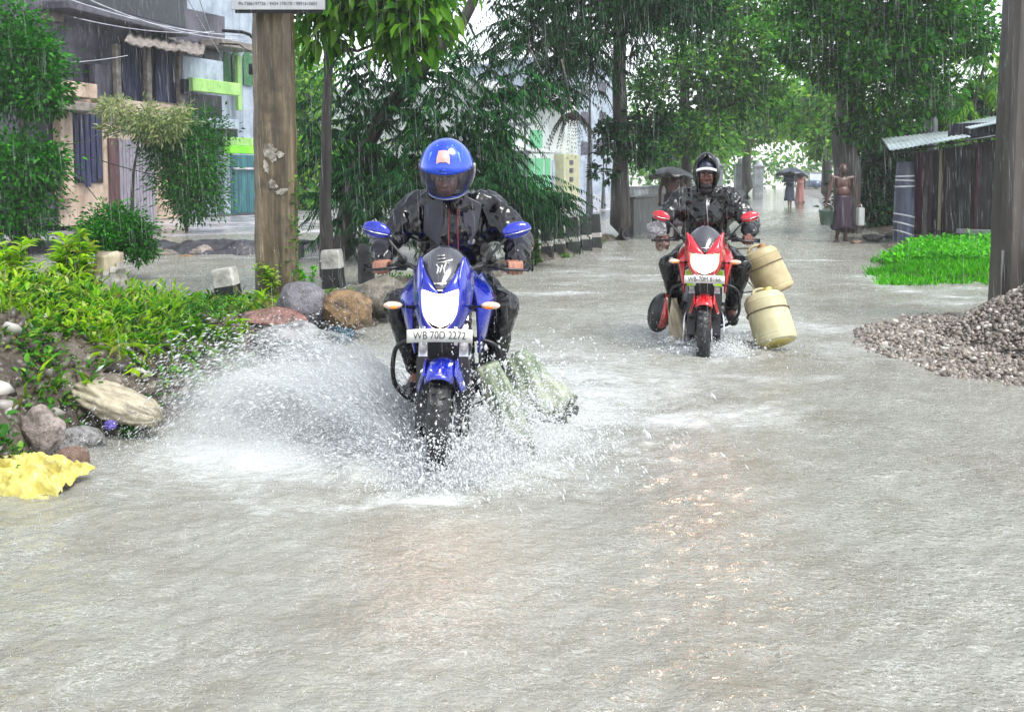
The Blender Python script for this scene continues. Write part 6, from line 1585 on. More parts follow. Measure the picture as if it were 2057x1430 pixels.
def add_hand_open(mb, wrist, d, palm_n, s, curl=0.5, sc=1.0):
    """relaxed or carrying hand hanging along d, fingers curled"""
    w_, d, n_ = V3(wrist), V3(d).normalized(), V3(palm_n).normalized(); side = d.cross(n_).normalized() * s
    mb.capsule(w_, w_ + d * .05 * sc, .024 * sc, .026 * sc, 8)
    for k, (o_, ln, r) in enumerate(((-.030, .92, .0085), (-.010, 1.0, .009), (.010, .95, .0088), (.030, .78, .008))):
        b = w_ + d * .085 * sc + side * o_ * sc; mb.capsule(w_ + d * .035 * sc + side * o_ * .6 * sc, b, .014 * sc, .011 * sc, 7)
        q1 = b + (d * (1 - curl * .5) + n_ * curl) * .036 * ln * sc; q2 = q1 + (d * (.7 - curl) + n_ * curl * 1.3) * .026 * ln * sc; q3 = q2 + (n_ * curl - d * curl * .9 + d * .1) * .02 * ln * sc
        for a_, b_ in ((b, q1), (q1, q2), (q2, q3)): mb.capsule(a_, b_, r * sc, r * .95 * sc, 7)
    t0 = w_ + d * .03 * sc - side * .024 * sc
    mb.capsule(t0, t0 + (d * .8 - side * .8 + n_ * .5) * .034 * sc, .012 * sc, .010 * sc, 7); mb.capsule(t0 + (d * .8 - side * .8 + n_ * .5) * .034 * sc, t0 + (d * 1.6 - side * .8 + n_ * .9) * .034 * sc, .010 * sc, .008 * sc, 7)

def add_head(mb, c, M=None, sc=1.0):
    """face looks along -Y; c is the centre of the skull"""
    c = V3(c); M = M or Matrix.Identity(3); T = lambda x, y, z: c + M @ (V3((x, y, z)) * sc); E = lambda p, r, : mb.ell(T(*p), [q * sc for q in r], M, 14, 10)
    E((0, .012, .028), (.073, .092, .088)); E((0, -.022, -.035), (.060, .068, .085)); E((0, -.050, -.088), (.034, .032, .026))
    E((0, -.070, .022), (.052, .024, .016)); E((-.030, -.072, -.028), (.022, .018, .018)); E((.030, -.072, -.028), (.022, .018, .018))
    mb.capsule(T(0, -.088, .010), T(0, -.106, -.028), .009 * sc, .014 * sc, 8); mb.capsule(T(-.015, -.096, -.034), T(.015, -.096, -.034), .009 * sc, .009 * sc, 8)
    mb.capsule(T(-.021, -.086, -.062), T(.021, -.086, -.062), .008 * sc, .008 * sc, 8); mb.capsule(T(-.017, -.084, -.073), T(.017, -.084, -.073), .009 * sc, .009 * sc, 8)
    for s in (-1, 1):
        E((s * .076, .012, -.008), (.010, .020, .032)); E((s * .030, -.080, .002), (.014, .010, .009))
def face_parts(root, c, M=None, sc=1.0, hair=None, beard=None, brow='#0c0a0a'):
    c = V3(c); M = M or Matrix.Identity(3); T = lambda x, y, z: c + M @ (V3((x, y, z)) * sc)
    EYE = M_('eye_white', hexc('#c9c4bc'), None, 1, 0.2); IRIS = M_('eye_dark', hexc('#120c0a'), None, 1, 0.15); BR = M_('hair_black', hexc(brow), hexc('#1c1616'), 30, 0.5, bump=0.5, bscale=90)
    for s in (-1, 1):
        o = MB().ell(T(s * .030, -.086, .002), (.0125 * sc, .007 * sc, .0065 * sc), M, 12, 8).build('eye', EYE, root); MB().ell(T(s * .030, -.0915, .002), (.006 * sc, .003 * sc, .006 * sc), M, 10, 6).build('pupil', IRIS, o)
        MB().capsule(T(s * .014, -.097, .022), T(s * .046, -.088, .022), .0055 * sc, .004 * sc, 8).build('eyebrow', BR, root)
    MB().capsule(T(-.020, -.094, -.067), T(.020, -.094, -.067), .0052 * sc, .0052 * sc, 8).build('mouth', M_('lips', hexc('#4a2622'), hexc('#6a3a34'), 9, .4), root)
    return BR

def ray_on(obj, x, z, y0=-2.0):
    ok, loc, n_, i_ = obj.ray_cast(Vector((x, y0, z)), Vector((0, 1, 0))); return loc if ok else None

# ---------------------------------------------------------------- rider of the blue motorcycle
def rider(label, loc, rz, J, coat, trous, skinm, seed):
    root = thing('person', label, 'person', loc, rz, 'riders on motorcycles')
    b = MB()                                                # the body under everything
    pel, bel, che, nec, hed = [V3(J[k]) for k in ('pelvis', 'belly', 'chest', 'neck', 'head')]
    b.ell(pel, (.15, .11, .11)).ell(bel, (.14, .10, .13)).ell(che, (.155, .105, .16)).capsule(che + V3((0, .02, .08)), nec, .07, .052).capsule(nec, hed + V3((0, .02, -.03)), .052, .05)
    add_head(b, hed, J['headrot'])
    for s in (-1, 1):
        m = lambda k: V3((J[k][0] * s, J[k][1], J[k][2]))
        sh, el, wr, hp, kn, an, toe, gr = m('sh'), m('el'), m('wr'), m('hip'), m('knee'), m('ank'), m('toe'), m('grip')
        b.capsule(che + V3((s * .06, .02, .10)), sh, .06, .058).capsule(sh, el, .050, .042).capsule(el, wr, .040, .027).capsule(hp, kn, .078, .055).capsule(kn, an, .054, .036).capsule(an, toe, .036, .03)
        add_hand_grip(b, s, gr, wr, (s, .40, -.07), (s * .15, -1, -.05))
    fuse(b, 'body', skinm, root, 0.0048, 3, fac=.4)
    c = MB()                                                # coat
    c.ell(pel + V3((0, -.02, .02)), (.205, .165, .14)).ell(bel, (.205, .155, .18)).ell(che, (.225, .155, .20)).capsule(che + V3((0, .02, .10)), nec + V3((0, .02, -.01)), .115, .088)
    for s in (-1, 1):
        m = lambda k: V3((J[k][0] * s, J[k][1], J[k][2])); sh, el, wr = m('sh'), m('el'), m('wr')
        c.capsule(che + V3((s * .05, .02, .08)), sh + V3((0, 0, -.015)), .11, .082).capsule(nec + V3((s * .05, .02, -.06)), sh + V3((-s * .01, 0, .0)), .075, .075).capsule(che + V3((s * .10, .02, -.02)), sh.lerp(el, .45), .10, .080).capsule(sh + V3((0, 0, -.01)), el, .082, .078).capsule(el, el.lerp(wr, .80), .076, .058).capsule(el.lerp(wr, .76), el.lerp(wr, .92), .055, .050)
        c.capsule(pel + V3((s * .08, -.08, -.02)), V3((J['knee'][0] * s, J['knee'][1], J['knee'][2])).lerp(m('hip'), .55) + V3((0, 0, .02)), .12, .10)
    co = fuse(c, 'raincoat', coat, root, 0.0085, 5, wr=.019, wscale=7.5, wstretch=(1, 1, .7), seed=seed)
    # finer folds on top of the coarse ones
    me = co.data; n = len(me.vertices); q = np.empty(n * 3); me.vertices.foreach_get('co', q); q = q.reshape(-1, 3); no = np.empty(n * 3); me.vertices.foreach_get('normal', no); no = no.reshape(-1, 3)
    dd = np.array([(1 - 2.6 * abs(noise.noise(Vector((p[0] * 15 + p[2] * 7, p[1] * 12, p[2] * 12 - p[0] * 8)) + Vector((seed, 0, 0))))) * .0066 + (1 - 2 * abs(noise.noise(Vector((p[0] * 30 + p[2] * 12, p[1] * 26, p[2] * 22 - p[0] * 14)) + Vector((0, seed, 0))))) * .0032 for p in q])
    q += no * dd[:, None]; me.vertices.foreach_set('co', q.astype(np.float32).ravel()); me.update()
    tr = MB()
    for s in (-1, 1):
        m = lambda k: V3((J[k][0] * s, J[k][1], J[k][2]))
        tr.capsule(m('hip'), m('knee'), .105, .085).capsule(m('knee'), m('knee').lerp(m('ank'), .9), .088, .062)
    tr.ell(pel, (.17, .13, .12)); fuse(tr, 'trousers', trous, root, 0.0085, 4, wr=.011, wscale=12, seed=seed + 3)
    for s in (-1, 1):
        m = lambda k: V3((J[k][0] * s, J[k][1], J[k][2])); an, toe = m('ank'), m('toe')
        MB().capsule(an + V3((0, .03, -.03)), toe + V3((0, 0, -.008)), .050, .043).capsule(an, an + V3((0, 0, .06)), .05, .052).build('shoe', SHOE, root)
    return root, co

J1 = dict(pelvis=(0, .33, .90), belly=(0, .24, 1.05), chest=(0, .13, 1.22), neck=(-.018, .03, 1.42), head=(-.030, -.03, 1.53), sh=(.195, .08, 1.365), el=(.365, -.03, 1.165), wr=(.352, -.235, 1.085), grip=(.345, -.298, 1.053),
          hip=(.10, .28, .86), knee=(.275, -.10, .83), ank=(.205, .13, .42), toe=(.225, -.06, .36), headrot=Matrix.Rotation(R(20), 3, 'X'))
rider1, coat1 = rider('rider in blue full face helmet and black raincoat on the blue motorcycle', loc1, rz1, J1, RAINCOAT, TROUSER, SKIN1, 1)
face_parts(rider1, J1['head'], J1['headrot'])
def strip_on(co, pts, r, name, mat, root, off=.003, flat=1.0):
    out = []
    for x, z in pts:
        p = ray_on(co, x, z)
        if p is not None: out.append(p + V3((0, -off, 0)))
    if len(out) > 1: MB().tube(out, r, 6, flat=flat).build(name, mat, root, sharp=0)
REDC = M_('red_cord', hexc('#6a2430'), hexc('#94404a'), 9, .5); ZIP = M_('pale_zip', hexc('#8a8a90'), hexc('#b5b5ba'), 9, .3, .4)
strip_on(coat1, [(-.020, 1.36 - .02 * k) for k in range(18)], .004, 'cord', REDC, rider1); strip_on(coat1, [(.030, 1.36 - .02 * k) for k in range(18)], .004, 'cord', REDC, rider1)
# open collar flaps
for s, pts in ((-1, ((-.05, 1.42), (-.15, 1.36), (-.16, 1.22), (-.07, 1.14), (-.045, 1.28))), (1, ((.06, 1.42), (.16, 1.37), (.14, 1.24), (.10, 1.15), (.06, 1.28)))):
    ring = []
    for x, z in pts:
        p = ray_on(coat1, x, z)
        if p is not None: ring.append(p + V3((0, -.016, 0)))
    if len(ring) > 3: MB().slab(ring, (0, .012, 0)).build('lapel', wet_cloth('grey_lining', '#24242c', '#3c3c48', .3), rider1, bevel=.004)
p = ray_on(coat1, .10, 1.17)
if p: MB().ell(p, (.022, .006, .022)).build('badge', ZIP, rider1)

# helmet
HC = V3((-.030, -.012, 1.555)); HR = Matrix.Rotation(R(20), 3, 'X')
def hp_(az, el, k=1.0):
    ce = math.cos(el); f_ = max(0, math.cos(az)); lowf = max(0, -math.sin(el))
    rx, ry, rz = .143, .158 + .030 * f_ * lowf, .165
    return HC + HR @ V3((rx * ce * math.sin(az) * k, -ry * ce * math.cos(az) * k, rz * math.sin(el) * k))
E_TOP, E_BOT, AZM = R(8), R(-44), R(100)
def hgrid(azs, els, k=1.0): return MB().loft([[hp_(a, e, k) for a in azs] for e in els], caps=False, closed=False)
full = list(np.linspace(-math.pi, math.pi, 49)); BLUEH = paint('helmet_blue', '#0636b8', '#0f54e0', False)
sh = hgrid(full, list(np.linspace(E_TOP, math.pi / 2 - .01, 16)))
b2 = hgrid(list(np.linspace(AZM, 2 * math.pi - AZM, 22)), list(np.linspace(R(-58), E_TOP, 14))); sh.add(b2.v, b2.f)
b3 = hgrid(list(np.linspace(-AZM, AZM, 26)), list(np.linspace(R(-62), E_BOT, 6))); sh.add(b3.v, b3.f)
helm = sh.build('helmet', BLUEH, rider1, solid=.010, sharp=0)
t = NT('clear_visor'); v = t.coord('Object')
tr = t.n('ShaderNodeBsdfTransparent'); tr.inputs['Color'].default_value = (.72, .72, .74, 1); gl = t.bsdf(hexc('#6a6a70'), .08, 0, t.bump(t.noise(t.coord('Object', (1, 1, .3)), 40, 4), .5, .004)); mx = t.n('ShaderNodeMixShader')
t.l(t.ramp(t.noise(t.coord('Object', (1, 1, .25)), 30, 4), [(0.35, 0.18), (0.7, 0.42)]), mx.inputs[0]); t.l(tr.outputs[0], mx.inputs[1]); t.l(gl, mx.inputs[2]); VISOR = t.done(mx.outputs[0])
hgrid(list(np.linspace(-AZM - .05, AZM + .05, 34)), list(np.linspace(E_BOT - .03, E_TOP + .02, 14)), 1.035).build('visor', VISOR, helm, sharp=0)
rim = MB(); rim.tube([hp_(a, E_BOT - .03, 1.038) for a in np.linspace(-AZM, AZM, 30)], .004, 6)
for s in (-1, 1): rim.tube([hp_(s * (AZM + .02), e, 1.04) for e in np.linspace(E_BOT, E_TOP, 10)], .009, 6)
rim.build('visor_rim', ZIP, helm, sharp=0)
def on_helm(name, poly, mat, k=1.06, grid=None):
    pts = [hp_(a, e, k) for a, e in poly]; c = hp_(sum(a for a, e in poly) / len(poly), sum(e for a, e in poly) / len(poly), k + .004)
    m = MB(); m.add([c + (c - HC).normalized() * .004] + pts, [(0, i + 1, (i + 1) % len(pts) + 1) for i in range(len(pts))]); return m.build(name, mat, helm, solid=.004, smooth=False)
EMB = M_('emblem_pink', hexc('#c09a94'), hexc('#cfaaa2'), 9, .4)
ed = lambda L: [(R(a), R(e)) for a, e in L]
on_helm('emblem', ed([(-18, 52), (-2, 54), (14, 52), (15, 38), (13, 27), (6, 31), (-10, 31), (-17, 27), (-19, 38)]), EMB, 1.055)
MB().tube([hp_(R(-10), R(15), 1.02), hp_(R(-3), R(19), 1.035), hp_(R(4), R(16), 1.02)], .006, 6).build('vent', BLUEH, helm, sharp=0)
for s in (-1, 1): MB().tube([hp_(s * R(38), R(66), 1.01), hp_(s * R(44), R(45), 1.015), hp_(s * R(40), R(26), 1.01)], .007, 6).build('trim', M_('helmet_trim', hexc('#5a86f0'), hexc('#7aa0ff'), 6, .2), helm, sharp=0)
# black lining behind the visor edges
hgrid(full, list(np.linspace(R(-60), R(80), 12)), .93).build('lining', M_('helmet_lining', hexc('#08080a'), None, 3, .8), helm, sharp=0) if False else None

# ---------------------------------------------------------------- rider of the red motorcycle
J2 = dict(pelvis=(0, .36, .92), belly=(0, .30, 1.08), chest=(0, .24, 1.24), neck=(0, .19, 1.46), head=(0, .14, 1.585), sh=(.205, .20, 1.40), el=(.37, .06, 1.18), wr=(.362, -.20, 1.10), grip=(.345, -.298, 1.053),
          hip=(.11, .30, .88), knee=(.30, -.06, .82), ank=(.22, .14, .42), toe=(.24, -.05, .36), headrot=Matrix.Rotation(R(4), 3, 'X'))
rider2, coat2 = rider('hooded rider in shiny black rainsuit on the red motorcycle', loc2, rz2, J2, RAINCOAT2, TROUSER, SKIN2, 7)
BR = face_parts(rider2, J2['head'], J2['headrot'])
H2 = V3(J2['head'])
MB().ell(H2 + V3((0, -.052, -.095)), (.052, .042, .040)).ell(H2 + V3((0, -.035, -.13)), (.05, .045, .05)).build('beard', BR, rider2)
hd = MB(); rows = []
for i in range(17):
    el = R(-60 + 150 * i / 16); az0 = R(48) if el < R(28) else R(48) * max(0, 1 - (el - R(28)) / R(30)); row = []
    for k in range(25):
        az = az0 + (2 * math.pi - 2 * az0) * k / 24; ce = math.cos(el)
        row.append(H2 + V3((.110 * ce * math.sin(az), .03 - .135 * ce * math.cos(az) - .02 * max(0, math.sin(el)), .02 + .168 * math.sin(el))))
    rows.append(row)
hood = MB().loft(rows, caps=False, closed=False).build('hood', RAINCOAT2, rider2, solid=.014, sub=1, sharp=0)
MB().ell(H2 + V3((0, .02, .050)), (.090, .105, .088)).build('cap', M_('navy_cap', hexc('#14182c'), hexc('#262c48'), 8, .4), rider2)
rows = [[H2 + V3((.085 * u, -.085 - .065 * q * (1 - .35 * u * u), .062 - .018 * q - .018 * u * u)) for u in np.linspace(-1, 1, 11)] for q in np.linspace(0, 1, 6)]
MB().loft(rows, caps=False, closed=False).build('cap_peak', M_('white_peak', hexc('#b9bcc6'), hexc('#dcdee4'), 8, .4), rider2, solid=.006, sharp=0)
strip_on(coat2, [(.004 * k * .4, 1.40 - .02 * k) for k in range(20)], .005, 'zip', ZIP, rider2)
p = ray_on(coat2, 0, 1.41)
if p: MB().ell(p, (.010, .008, .014)).build('zip_pull', PLATE, rider2)
# pale rag tied round the left bar end
q = local(loc2, rz2, (-.40, -.30, 1.09)); root = thing('rag_bundle', 'pale wet rag bundle tied at the left handlebar of the red motorcycle', 'rag', q, 0, 'loads carried by the riders')
sack_mesh(.16, .10, .09, 21, .5, .3).build('cloth', M_('pale_rag', hexc('#77757a'), hexc('#a9a6a8'), 12, .4, bump=.4, bscale=30), root, sharp=0)
sack_mesh(.11, .08, .08, 23, .5, .3).add([], []).build('knot', M_('brown_rag', hexc('#6a5048'), hexc('#9a8278'), 12, .4, bump=.4, bscale=30), root, sharp=0).location = (.05, -.02, -.10)

# ---------------------------------------------------------------- people on foot
def walker(label, loc, rz, skinm, top, bottom, J, kind='lungi', hair='#141010', group='people walking on the flooded road', head_cover=None, voxel=.011, bald=False):
    root = thing('person', label, 'person', loc, rz, group); b = MB()
    D = dict(pelvis=(0, 0, .95), chest=(0, 0, 1.28), neck=(0, .01, 1.46), head=(0, -.02, 1.58)); D.update(J); P3 = {k: V3(q) for k, q in D.items()}
    b.ell(P3['pelvis'], (.155, .115, .12)).ell(P3['pelvis'].lerp(P3['chest'], .45) + V3((0, -.03, 0)), (.15, .125, .15)).ell(P3['chest'], (.175, .115, .16)).capsule(P3['chest'] + V3((0, .01, .1)), P3['neck'], .075, .052).capsule(P3['neck'], P3['head'] + V3((0, .02, -.04)), .052, .05)
    add_head(b, P3['head'])
    for sd, nm in ((-1, 'l'), (1, 'r')):
        sh, el, wr = P3['sh' + nm], P3['el' + nm], P3['wr' + nm]; b.capsule(P3['chest'] + V3((sd * .07, 0, .09)), sh, .065, .058).capsule(sh, el, .050, .040).capsule(el, wr, .040, .027)
        add_hand_open(b, wr, (wr - el), (0, -1, 0) if abs((wr - el).normalized().y) < .7 else (0, 0, 1), sd, .8)
        hp_2, kn, an = P3['hip' + nm], P3['kn' + nm], P3['an' + nm]; b.capsule(hp_2, kn, .082, .055).capsule(kn, an, .055, .036).capsule(an, an + V3((sd * .02, -.15, -.05)), .036, .030).capsule(an + V3((0, .03, -.03)), an + V3((sd * .02, -.10, -.05)), .034, .034)
    fuse(b, 'body', skinm, root, voxel, 4, fac=.5)
    if not bald:
        hb = MB().ell(P3['head'] + V3((0, .030, .045)), (.080, .092, .085)); hb.build('hair', M_('short_hair', hexc(hair), hexc('#242020'), 30, .6, bump=.6, bscale=70), root)
    face_parts(root, P3['head'])
    if bottom is not None:
        rings = []; zt, zb, wt, wb = (1.03, .34, .17, .23) if kind == 'lungi' else (1.03, .10, .17, .24)
        for i in range(22):
            u = i / 21; z = zt + (zb - zt) * u; rings.append([Vector((P3['pelvis'].x * (1 - u) + math.cos(a) * (wt + (wb - wt) * u) * (1 + .10 * u * math.sin(a * 7 + 3 * u)), math.sin(a) * (.13 + .07 * u) * (1 + .14 * u * math.sin(a * 6)) - .02, z + .03 * u * math.sin(a * 3))) for a in [2 * math.pi * k / 40 for k in range(40)]])
        MB().loft(rings).build('wrap_skirt', bottom, root, sharp=0)
    if top is not None:
        c = MB().ell(P3['chest'], (.20, .145, .19)).ell(P3['pelvis'].lerp(P3['chest'], .4), (.185, .145, .20))
        for sd, nm in ((-1, 'l'), (1, 'r')): c.capsule(P3['chest'] + V3((sd * .06, 0, .09)), P3['sh' + nm], .085, .075).capsule(P3['sh' + nm], P3['sh' + nm].lerp(P3['el' + nm], .8), .07, .062)
        fuse(c, 'shirt', top, root, .012, 4, wr=.008, wscale=10)
    return root
LUNGI = M_('maroon_lungi', hexc('#1d1122'), hexc('#3c2238'), 5, .5, stretch=(3, 3, .5), bump=.4, bscale=20)
b = P(1690, 487, 20.9); b.z = -.06
man = walker('bare chested man in maroon lungi walking toward the camera with a bucket', b, R(6), SKIN3, None, LUNGI,
       dict(shl=(-.21, 0, 1.40), ell=(-.30, .0, 1.13), wrl=(-.345, -.03, .90), shr=(.21, 0, 1.40), elr=(.285, .02, 1.13), wrr=(.325, -.03, .90), hipl=(-.09, 0, .92), knl=(-.10, -.10, .50), anl=(-.10, .02, .10), hipr=(.09, 0, .92), knr=(.10, -.02, .48), anr=(.10, .06, .10)), bald=True)
def W(root_loc, rz, p): return local(root_loc, rz, p)
q = W(b, R(6), (-.36, -.04, .42)); root = thing('bucket', 'grey green bucket carried in the hand at the left of the walking man', 'bucket', q)
MB().lathe([(.001, 0), (.105, 0), (.112, .01), (.150, .28), (.160, .29), (.160, .305), (.148, .305), (.105, .02), (.001, .018)], 28).build('body', M_('bucket_plastic', hexc('#3f5048'), hexc('#5c7064'), 6, .4), root)
MB().tube(spline([(-.155, 0, .29), (-.12, 0, .40), (0, 0, .445), (.12, 0, .40), (.155, 0, .29)], 16), .006, 8).build('handle', CHROME, root, sharp=0)
q = W(b, R(6), (.385, -.04, .40)); root = thing('water_can', 'tall white water can carried in the other hand of the walking man', 'can', q)
MB().box((0, 0, .19), (.13, .20, .38)).build('body', PLATE, root, bevel=.03, seg=4)
MB().tube(spline([(-.0, -.08, .37), (0, -.05, .44), (0, .05, .44), (0, .08, .37)], 10), .012, 8).build('handle', PLATE, root, sharp=0)
MB().tube([(0, .06, .37), (0, .06, .42)], .022, 12).build('cap', BLUEH, root)
# umbrellas
BLACKC = M_('umbrella_black', hexc('#121417'), hexc('#24282c'), 5, .35); GREYC = M_('umbrella_grey', hexc('#2b313c'), hexc('#4a5262'), 5, .35)
def umbrella(label, loc, tilt, r, mat, shaft, group='umbrellas held by walkers'):
    root = thing('umbrella', label, 'umbrella', loc, 0, group); root.rotation_euler = tilt; rows = []; n = 48
    for i in range(9):
        u = i / 8; row = []
        for k in range(n):
            a = 2 * math.pi * k / n; sc = 1 - .10 * u * (1 - abs(math.cos(a * 4))) ; rr = r * u * sc
            row.append(Vector((math.cos(a) * rr, math.sin(a) * rr, shaft + .02 - r * .50 * (u * sc) ** 2 + .02 * u * abs(math.sin(a * 4)))))
        rows.append(row)
    MB().loft(rows, caps=False, closed=True).build('canopy', mat, root, solid=.003, sharp=0)
    MB().tube([(0, 0, 0), (0, 0, shaft + .08)], .008, 8).build('shaft', DARKM, root)
    for k in range(8):
        a = math.pi / 4 * k; MB().tube([(0, 0, shaft - .02), (math.cos(a) * r * .55, math.sin(a) * r * .55, shaft - r * .16), (math.cos(a) * r * .98, math.sin(a) * r * .98, shaft - .02 - r * .47)], .004, 5).build('rib', DARKM, root)
    return root
b3_ = P(1348, 470, 22.0); b3_.z = -.05
walker('bare backed person under a black umbrella behind the hooded rider', b3_, R(150), SKIN3, None, LUNGI,
       dict(shl=(-.20, 0, 1.36), ell=(-.26, -.12, 1.13), wrl=(-.20, -.28, 1.22), shr=(.20, 0, 1.36), elr=(.26, .02, 1.10), wrr=(.28, -.03, .86), head=(0, -.02, 1.53), neck=(0, .01, 1.41), chest=(0, 0, 1.24), hipl=(-.09, 0, .92), knl=(-.10, -.06, .50), anl=(-.10, .02, .10), hipr=(.09, 0, .92), knr=(.10, 0, .48), anr=(.10, .10, .10)))
umbrella('black umbrella tilted over the bare backed person', P(1346, 376, 21.8) + Vector((0, 0, -.30)), (R(-6), R(4), 0), .56, BLACKC, .72)
umb_stick = P(1310, 345, 21.6)
DKC = M_('dark_cloth', hexc('#1c2030'), hexc('#343a4e'), 5, .5); SARI = M_('red_sari', hexc('#86504e'), hexc('#a07672'), 5, .5, stretch=(3, 3, .5)); 
b4 = P(1586, 414, 44.0); b4.z = -.08
walker('dark clothed person under a grey umbrella far down the road', b4, R(170), SKIN2, DKC, DKC,
       dict(shl=(-.2, 0, 1.40), ell=(-.25, -.1, 1.16), wrl=(-.14, -.26, 1.22), shr=(.2, 0, 1.40), elr=(.25, -.08, 1.16), wrr=(.16, -.24, 1.20), hipl=(-.07, 0, .92), knl=(-.06, -.06, .50), anl=(-.05, .04, .10), hipr=(.07, 0, .92), knr=(.05, 0, .48), anr=(.05, .14, .10)), voxel=.016)
umbrella('grey umbrella held by the dark clothed person far down the road', P(1589, 352, 43.8) + Vector((0, 0, -.55)), (R(-8), R(6), 0), .74, GREYC, .86)
b5 = P(1607, 398, 50.0); b5.z = -.08
walker('person in red sari walking beside the dark clothed person', b5, R(172), SKIN2, SARI, SARI,
       dict(shl=(-.18, 0, 1.38), ell=(-.24, 0, 1.14), wrl=(-.22, -.1, .95), shr=(.18, 0, 1.38), elr=(.24, 0, 1.14), wrr=(.24, -.08, .95), hipl=(-.08, 0, .92), knl=(-.08, -.08, .50), anl=(-.08, .02, .10), hipr=(.08, 0, .92), knr=(.08, 0, .48), anr=(.08, .1, .10)), kind='sari', voxel=.016)
# auto rickshaw at the end of the road
b6 = P(1632, 379, 92.0); b6.z = -.1; root = thing('auto_rickshaw', 'hazy blue grey auto rickshaw at the far end of the road', 'auto rickshaw', b6)
AUTO = M_('auto_body', hexc('#3a4862'), hexc('#52627e'), 3, .4); GLS = M_('auto_glass', hexc('#aab4bc'), hexc('#c8d0d6'), 2, .15)
MB().box((0, 0, .62), (1.28, 2.2, .60), taper=.94).ell((0, -1.2, .60), (.42, .35, .36)).build('body', AUTO, root, bevel=.06)
MB().box((0, .15, 1.66), (1.24, 2.0, .14), taper=.9).build('roof', BLACKC, root, bevel=.05)
for sx in (-1, 1):
    MB().tube([(sx * .56, -.95, .9), (sx * .56, -.8, 1.6)], .04, 8).build('pillar', AUTO, root)
    MB().lathe([(.12, -.05), (.20, -.05), (.21, 0), (.20, .05), (.12, .05), (.12, -.05)], 20, Matrix.Translation((sx * .55, .8, .21)) @ Matrix.Rotation(R(90), 4, 'Y')).build('wheel', RUBBER, root)
MB().lathe([(.12, -.05), (.20, -.05), (.21, 0), (.20, .05), (.12, .05), (.12, -.05)], 20, Matrix.Translation((0, -1.35, .21)) @ Matrix.Rotation(R(90), 4, 'Y')).build('wheel', RUBBER, root)
MB().box((0, -.9, 1.25), (1.06, .03, .60), Matrix.Rotation(R(-12), 3, 'X')).build('windscreen', GLS, root)
MB().ell((0, -1.52, .78), (.09, .04, .09)).build('headlight', PLATE, root)
# ------------------------------------------------------------------ splashes and rain
def drop_mat(name, transp, col='#eef1f2', rough=0.15):
    t = NT(name); tr = t.n('ShaderNodeBsdfTransparent'); pb = t.bsdf(hexc(col), rough, 0, None, Specular_IOR_Level=0.8); tl = t.n('ShaderNodeBsdfTranslucent'); tl.inputs['Color'].default_value = c4(hexc(col)); mm = t.n('ShaderNodeMixShader'); mm.inputs[0].default_value = .45; t.l(pb, mm.inputs[1]); t.l(tl.outputs[0], mm.inputs[2]); b = mm.outputs[0]; m = t.n('ShaderNodeMixShader')
    m.inputs[0].default_value = 1 - transp; t.l(tr.outputs[0], m.inputs[1]); t.l(b, m.inputs[2]); return t.done(m.outputs[0])
SPLASH = drop_mat('splash_water', 0.25); MIST = drop_mat('spray_mist', 0.45); RAIN = drop_mat('rain_water', 0.87, '#f2f6f8', 0.2)
def drops(pos, vel, r, stretch=2.0):
    n = len(pos); s = np.stack([r, r * stretch * np.clip(np.linalg.norm(vel, axis=1) / 2.5, .6, 1.8), r], 1)
    return scatter(OCT_V, OCT_F, pos, frames(vel + rng.normal(0, .2, vel.shape)), s)
def ballistic(org, vel, t): 
    p = org + vel * t[:, None]; p[:, 2] -= 4.9 * t * t; v = vel.copy(); v[:, 2] -= 9.8 * t; return p, v
def emit(W, B, n, s_rng, n_rng, vx, vy, vz, tmax, r, up0=0.0):
    """drops leaving the water along the machine; s back from the wheel, n to image right"""
    s = rng.uniform(*s_rng, n); k = rng.uniform(*n_rng, n); N = np.array([B.y, -B.x]); Bv = np.array([B.x, B.y])
    org = np.zeros((n, 3)); org[:, :2] = np.array([W.x, W.y]) + s[:, None] * Bv + k[:, None] * N; org[:, 2] = up0
    a, b, c = vx(n), vy(n), vz(n); vel = np.zeros((n, 3)); vel[:, :2] = a[:, None] * N + b[:, None] * Bv; vel[:, 2] = c
    tt = rng.uniform(0.02, 1, n) * np.minimum(tmax, 2 * c / 9.8); p, v = ballistic(org, vel, tt); k = p[:, 2] > -.01
    rr = r * rng.lognormal(0, .45, n); return p[k], v[k], rr[k]
U = lambda a, b: (lambda n: rng.uniform(a, b, n)); Nn = lambda m, s: (lambda n: rng.normal(m, s, n))
def join(L): 
    p, v, r = zip(*L); return np.vstack(p), np.vstack(v), np.concatenate(r)
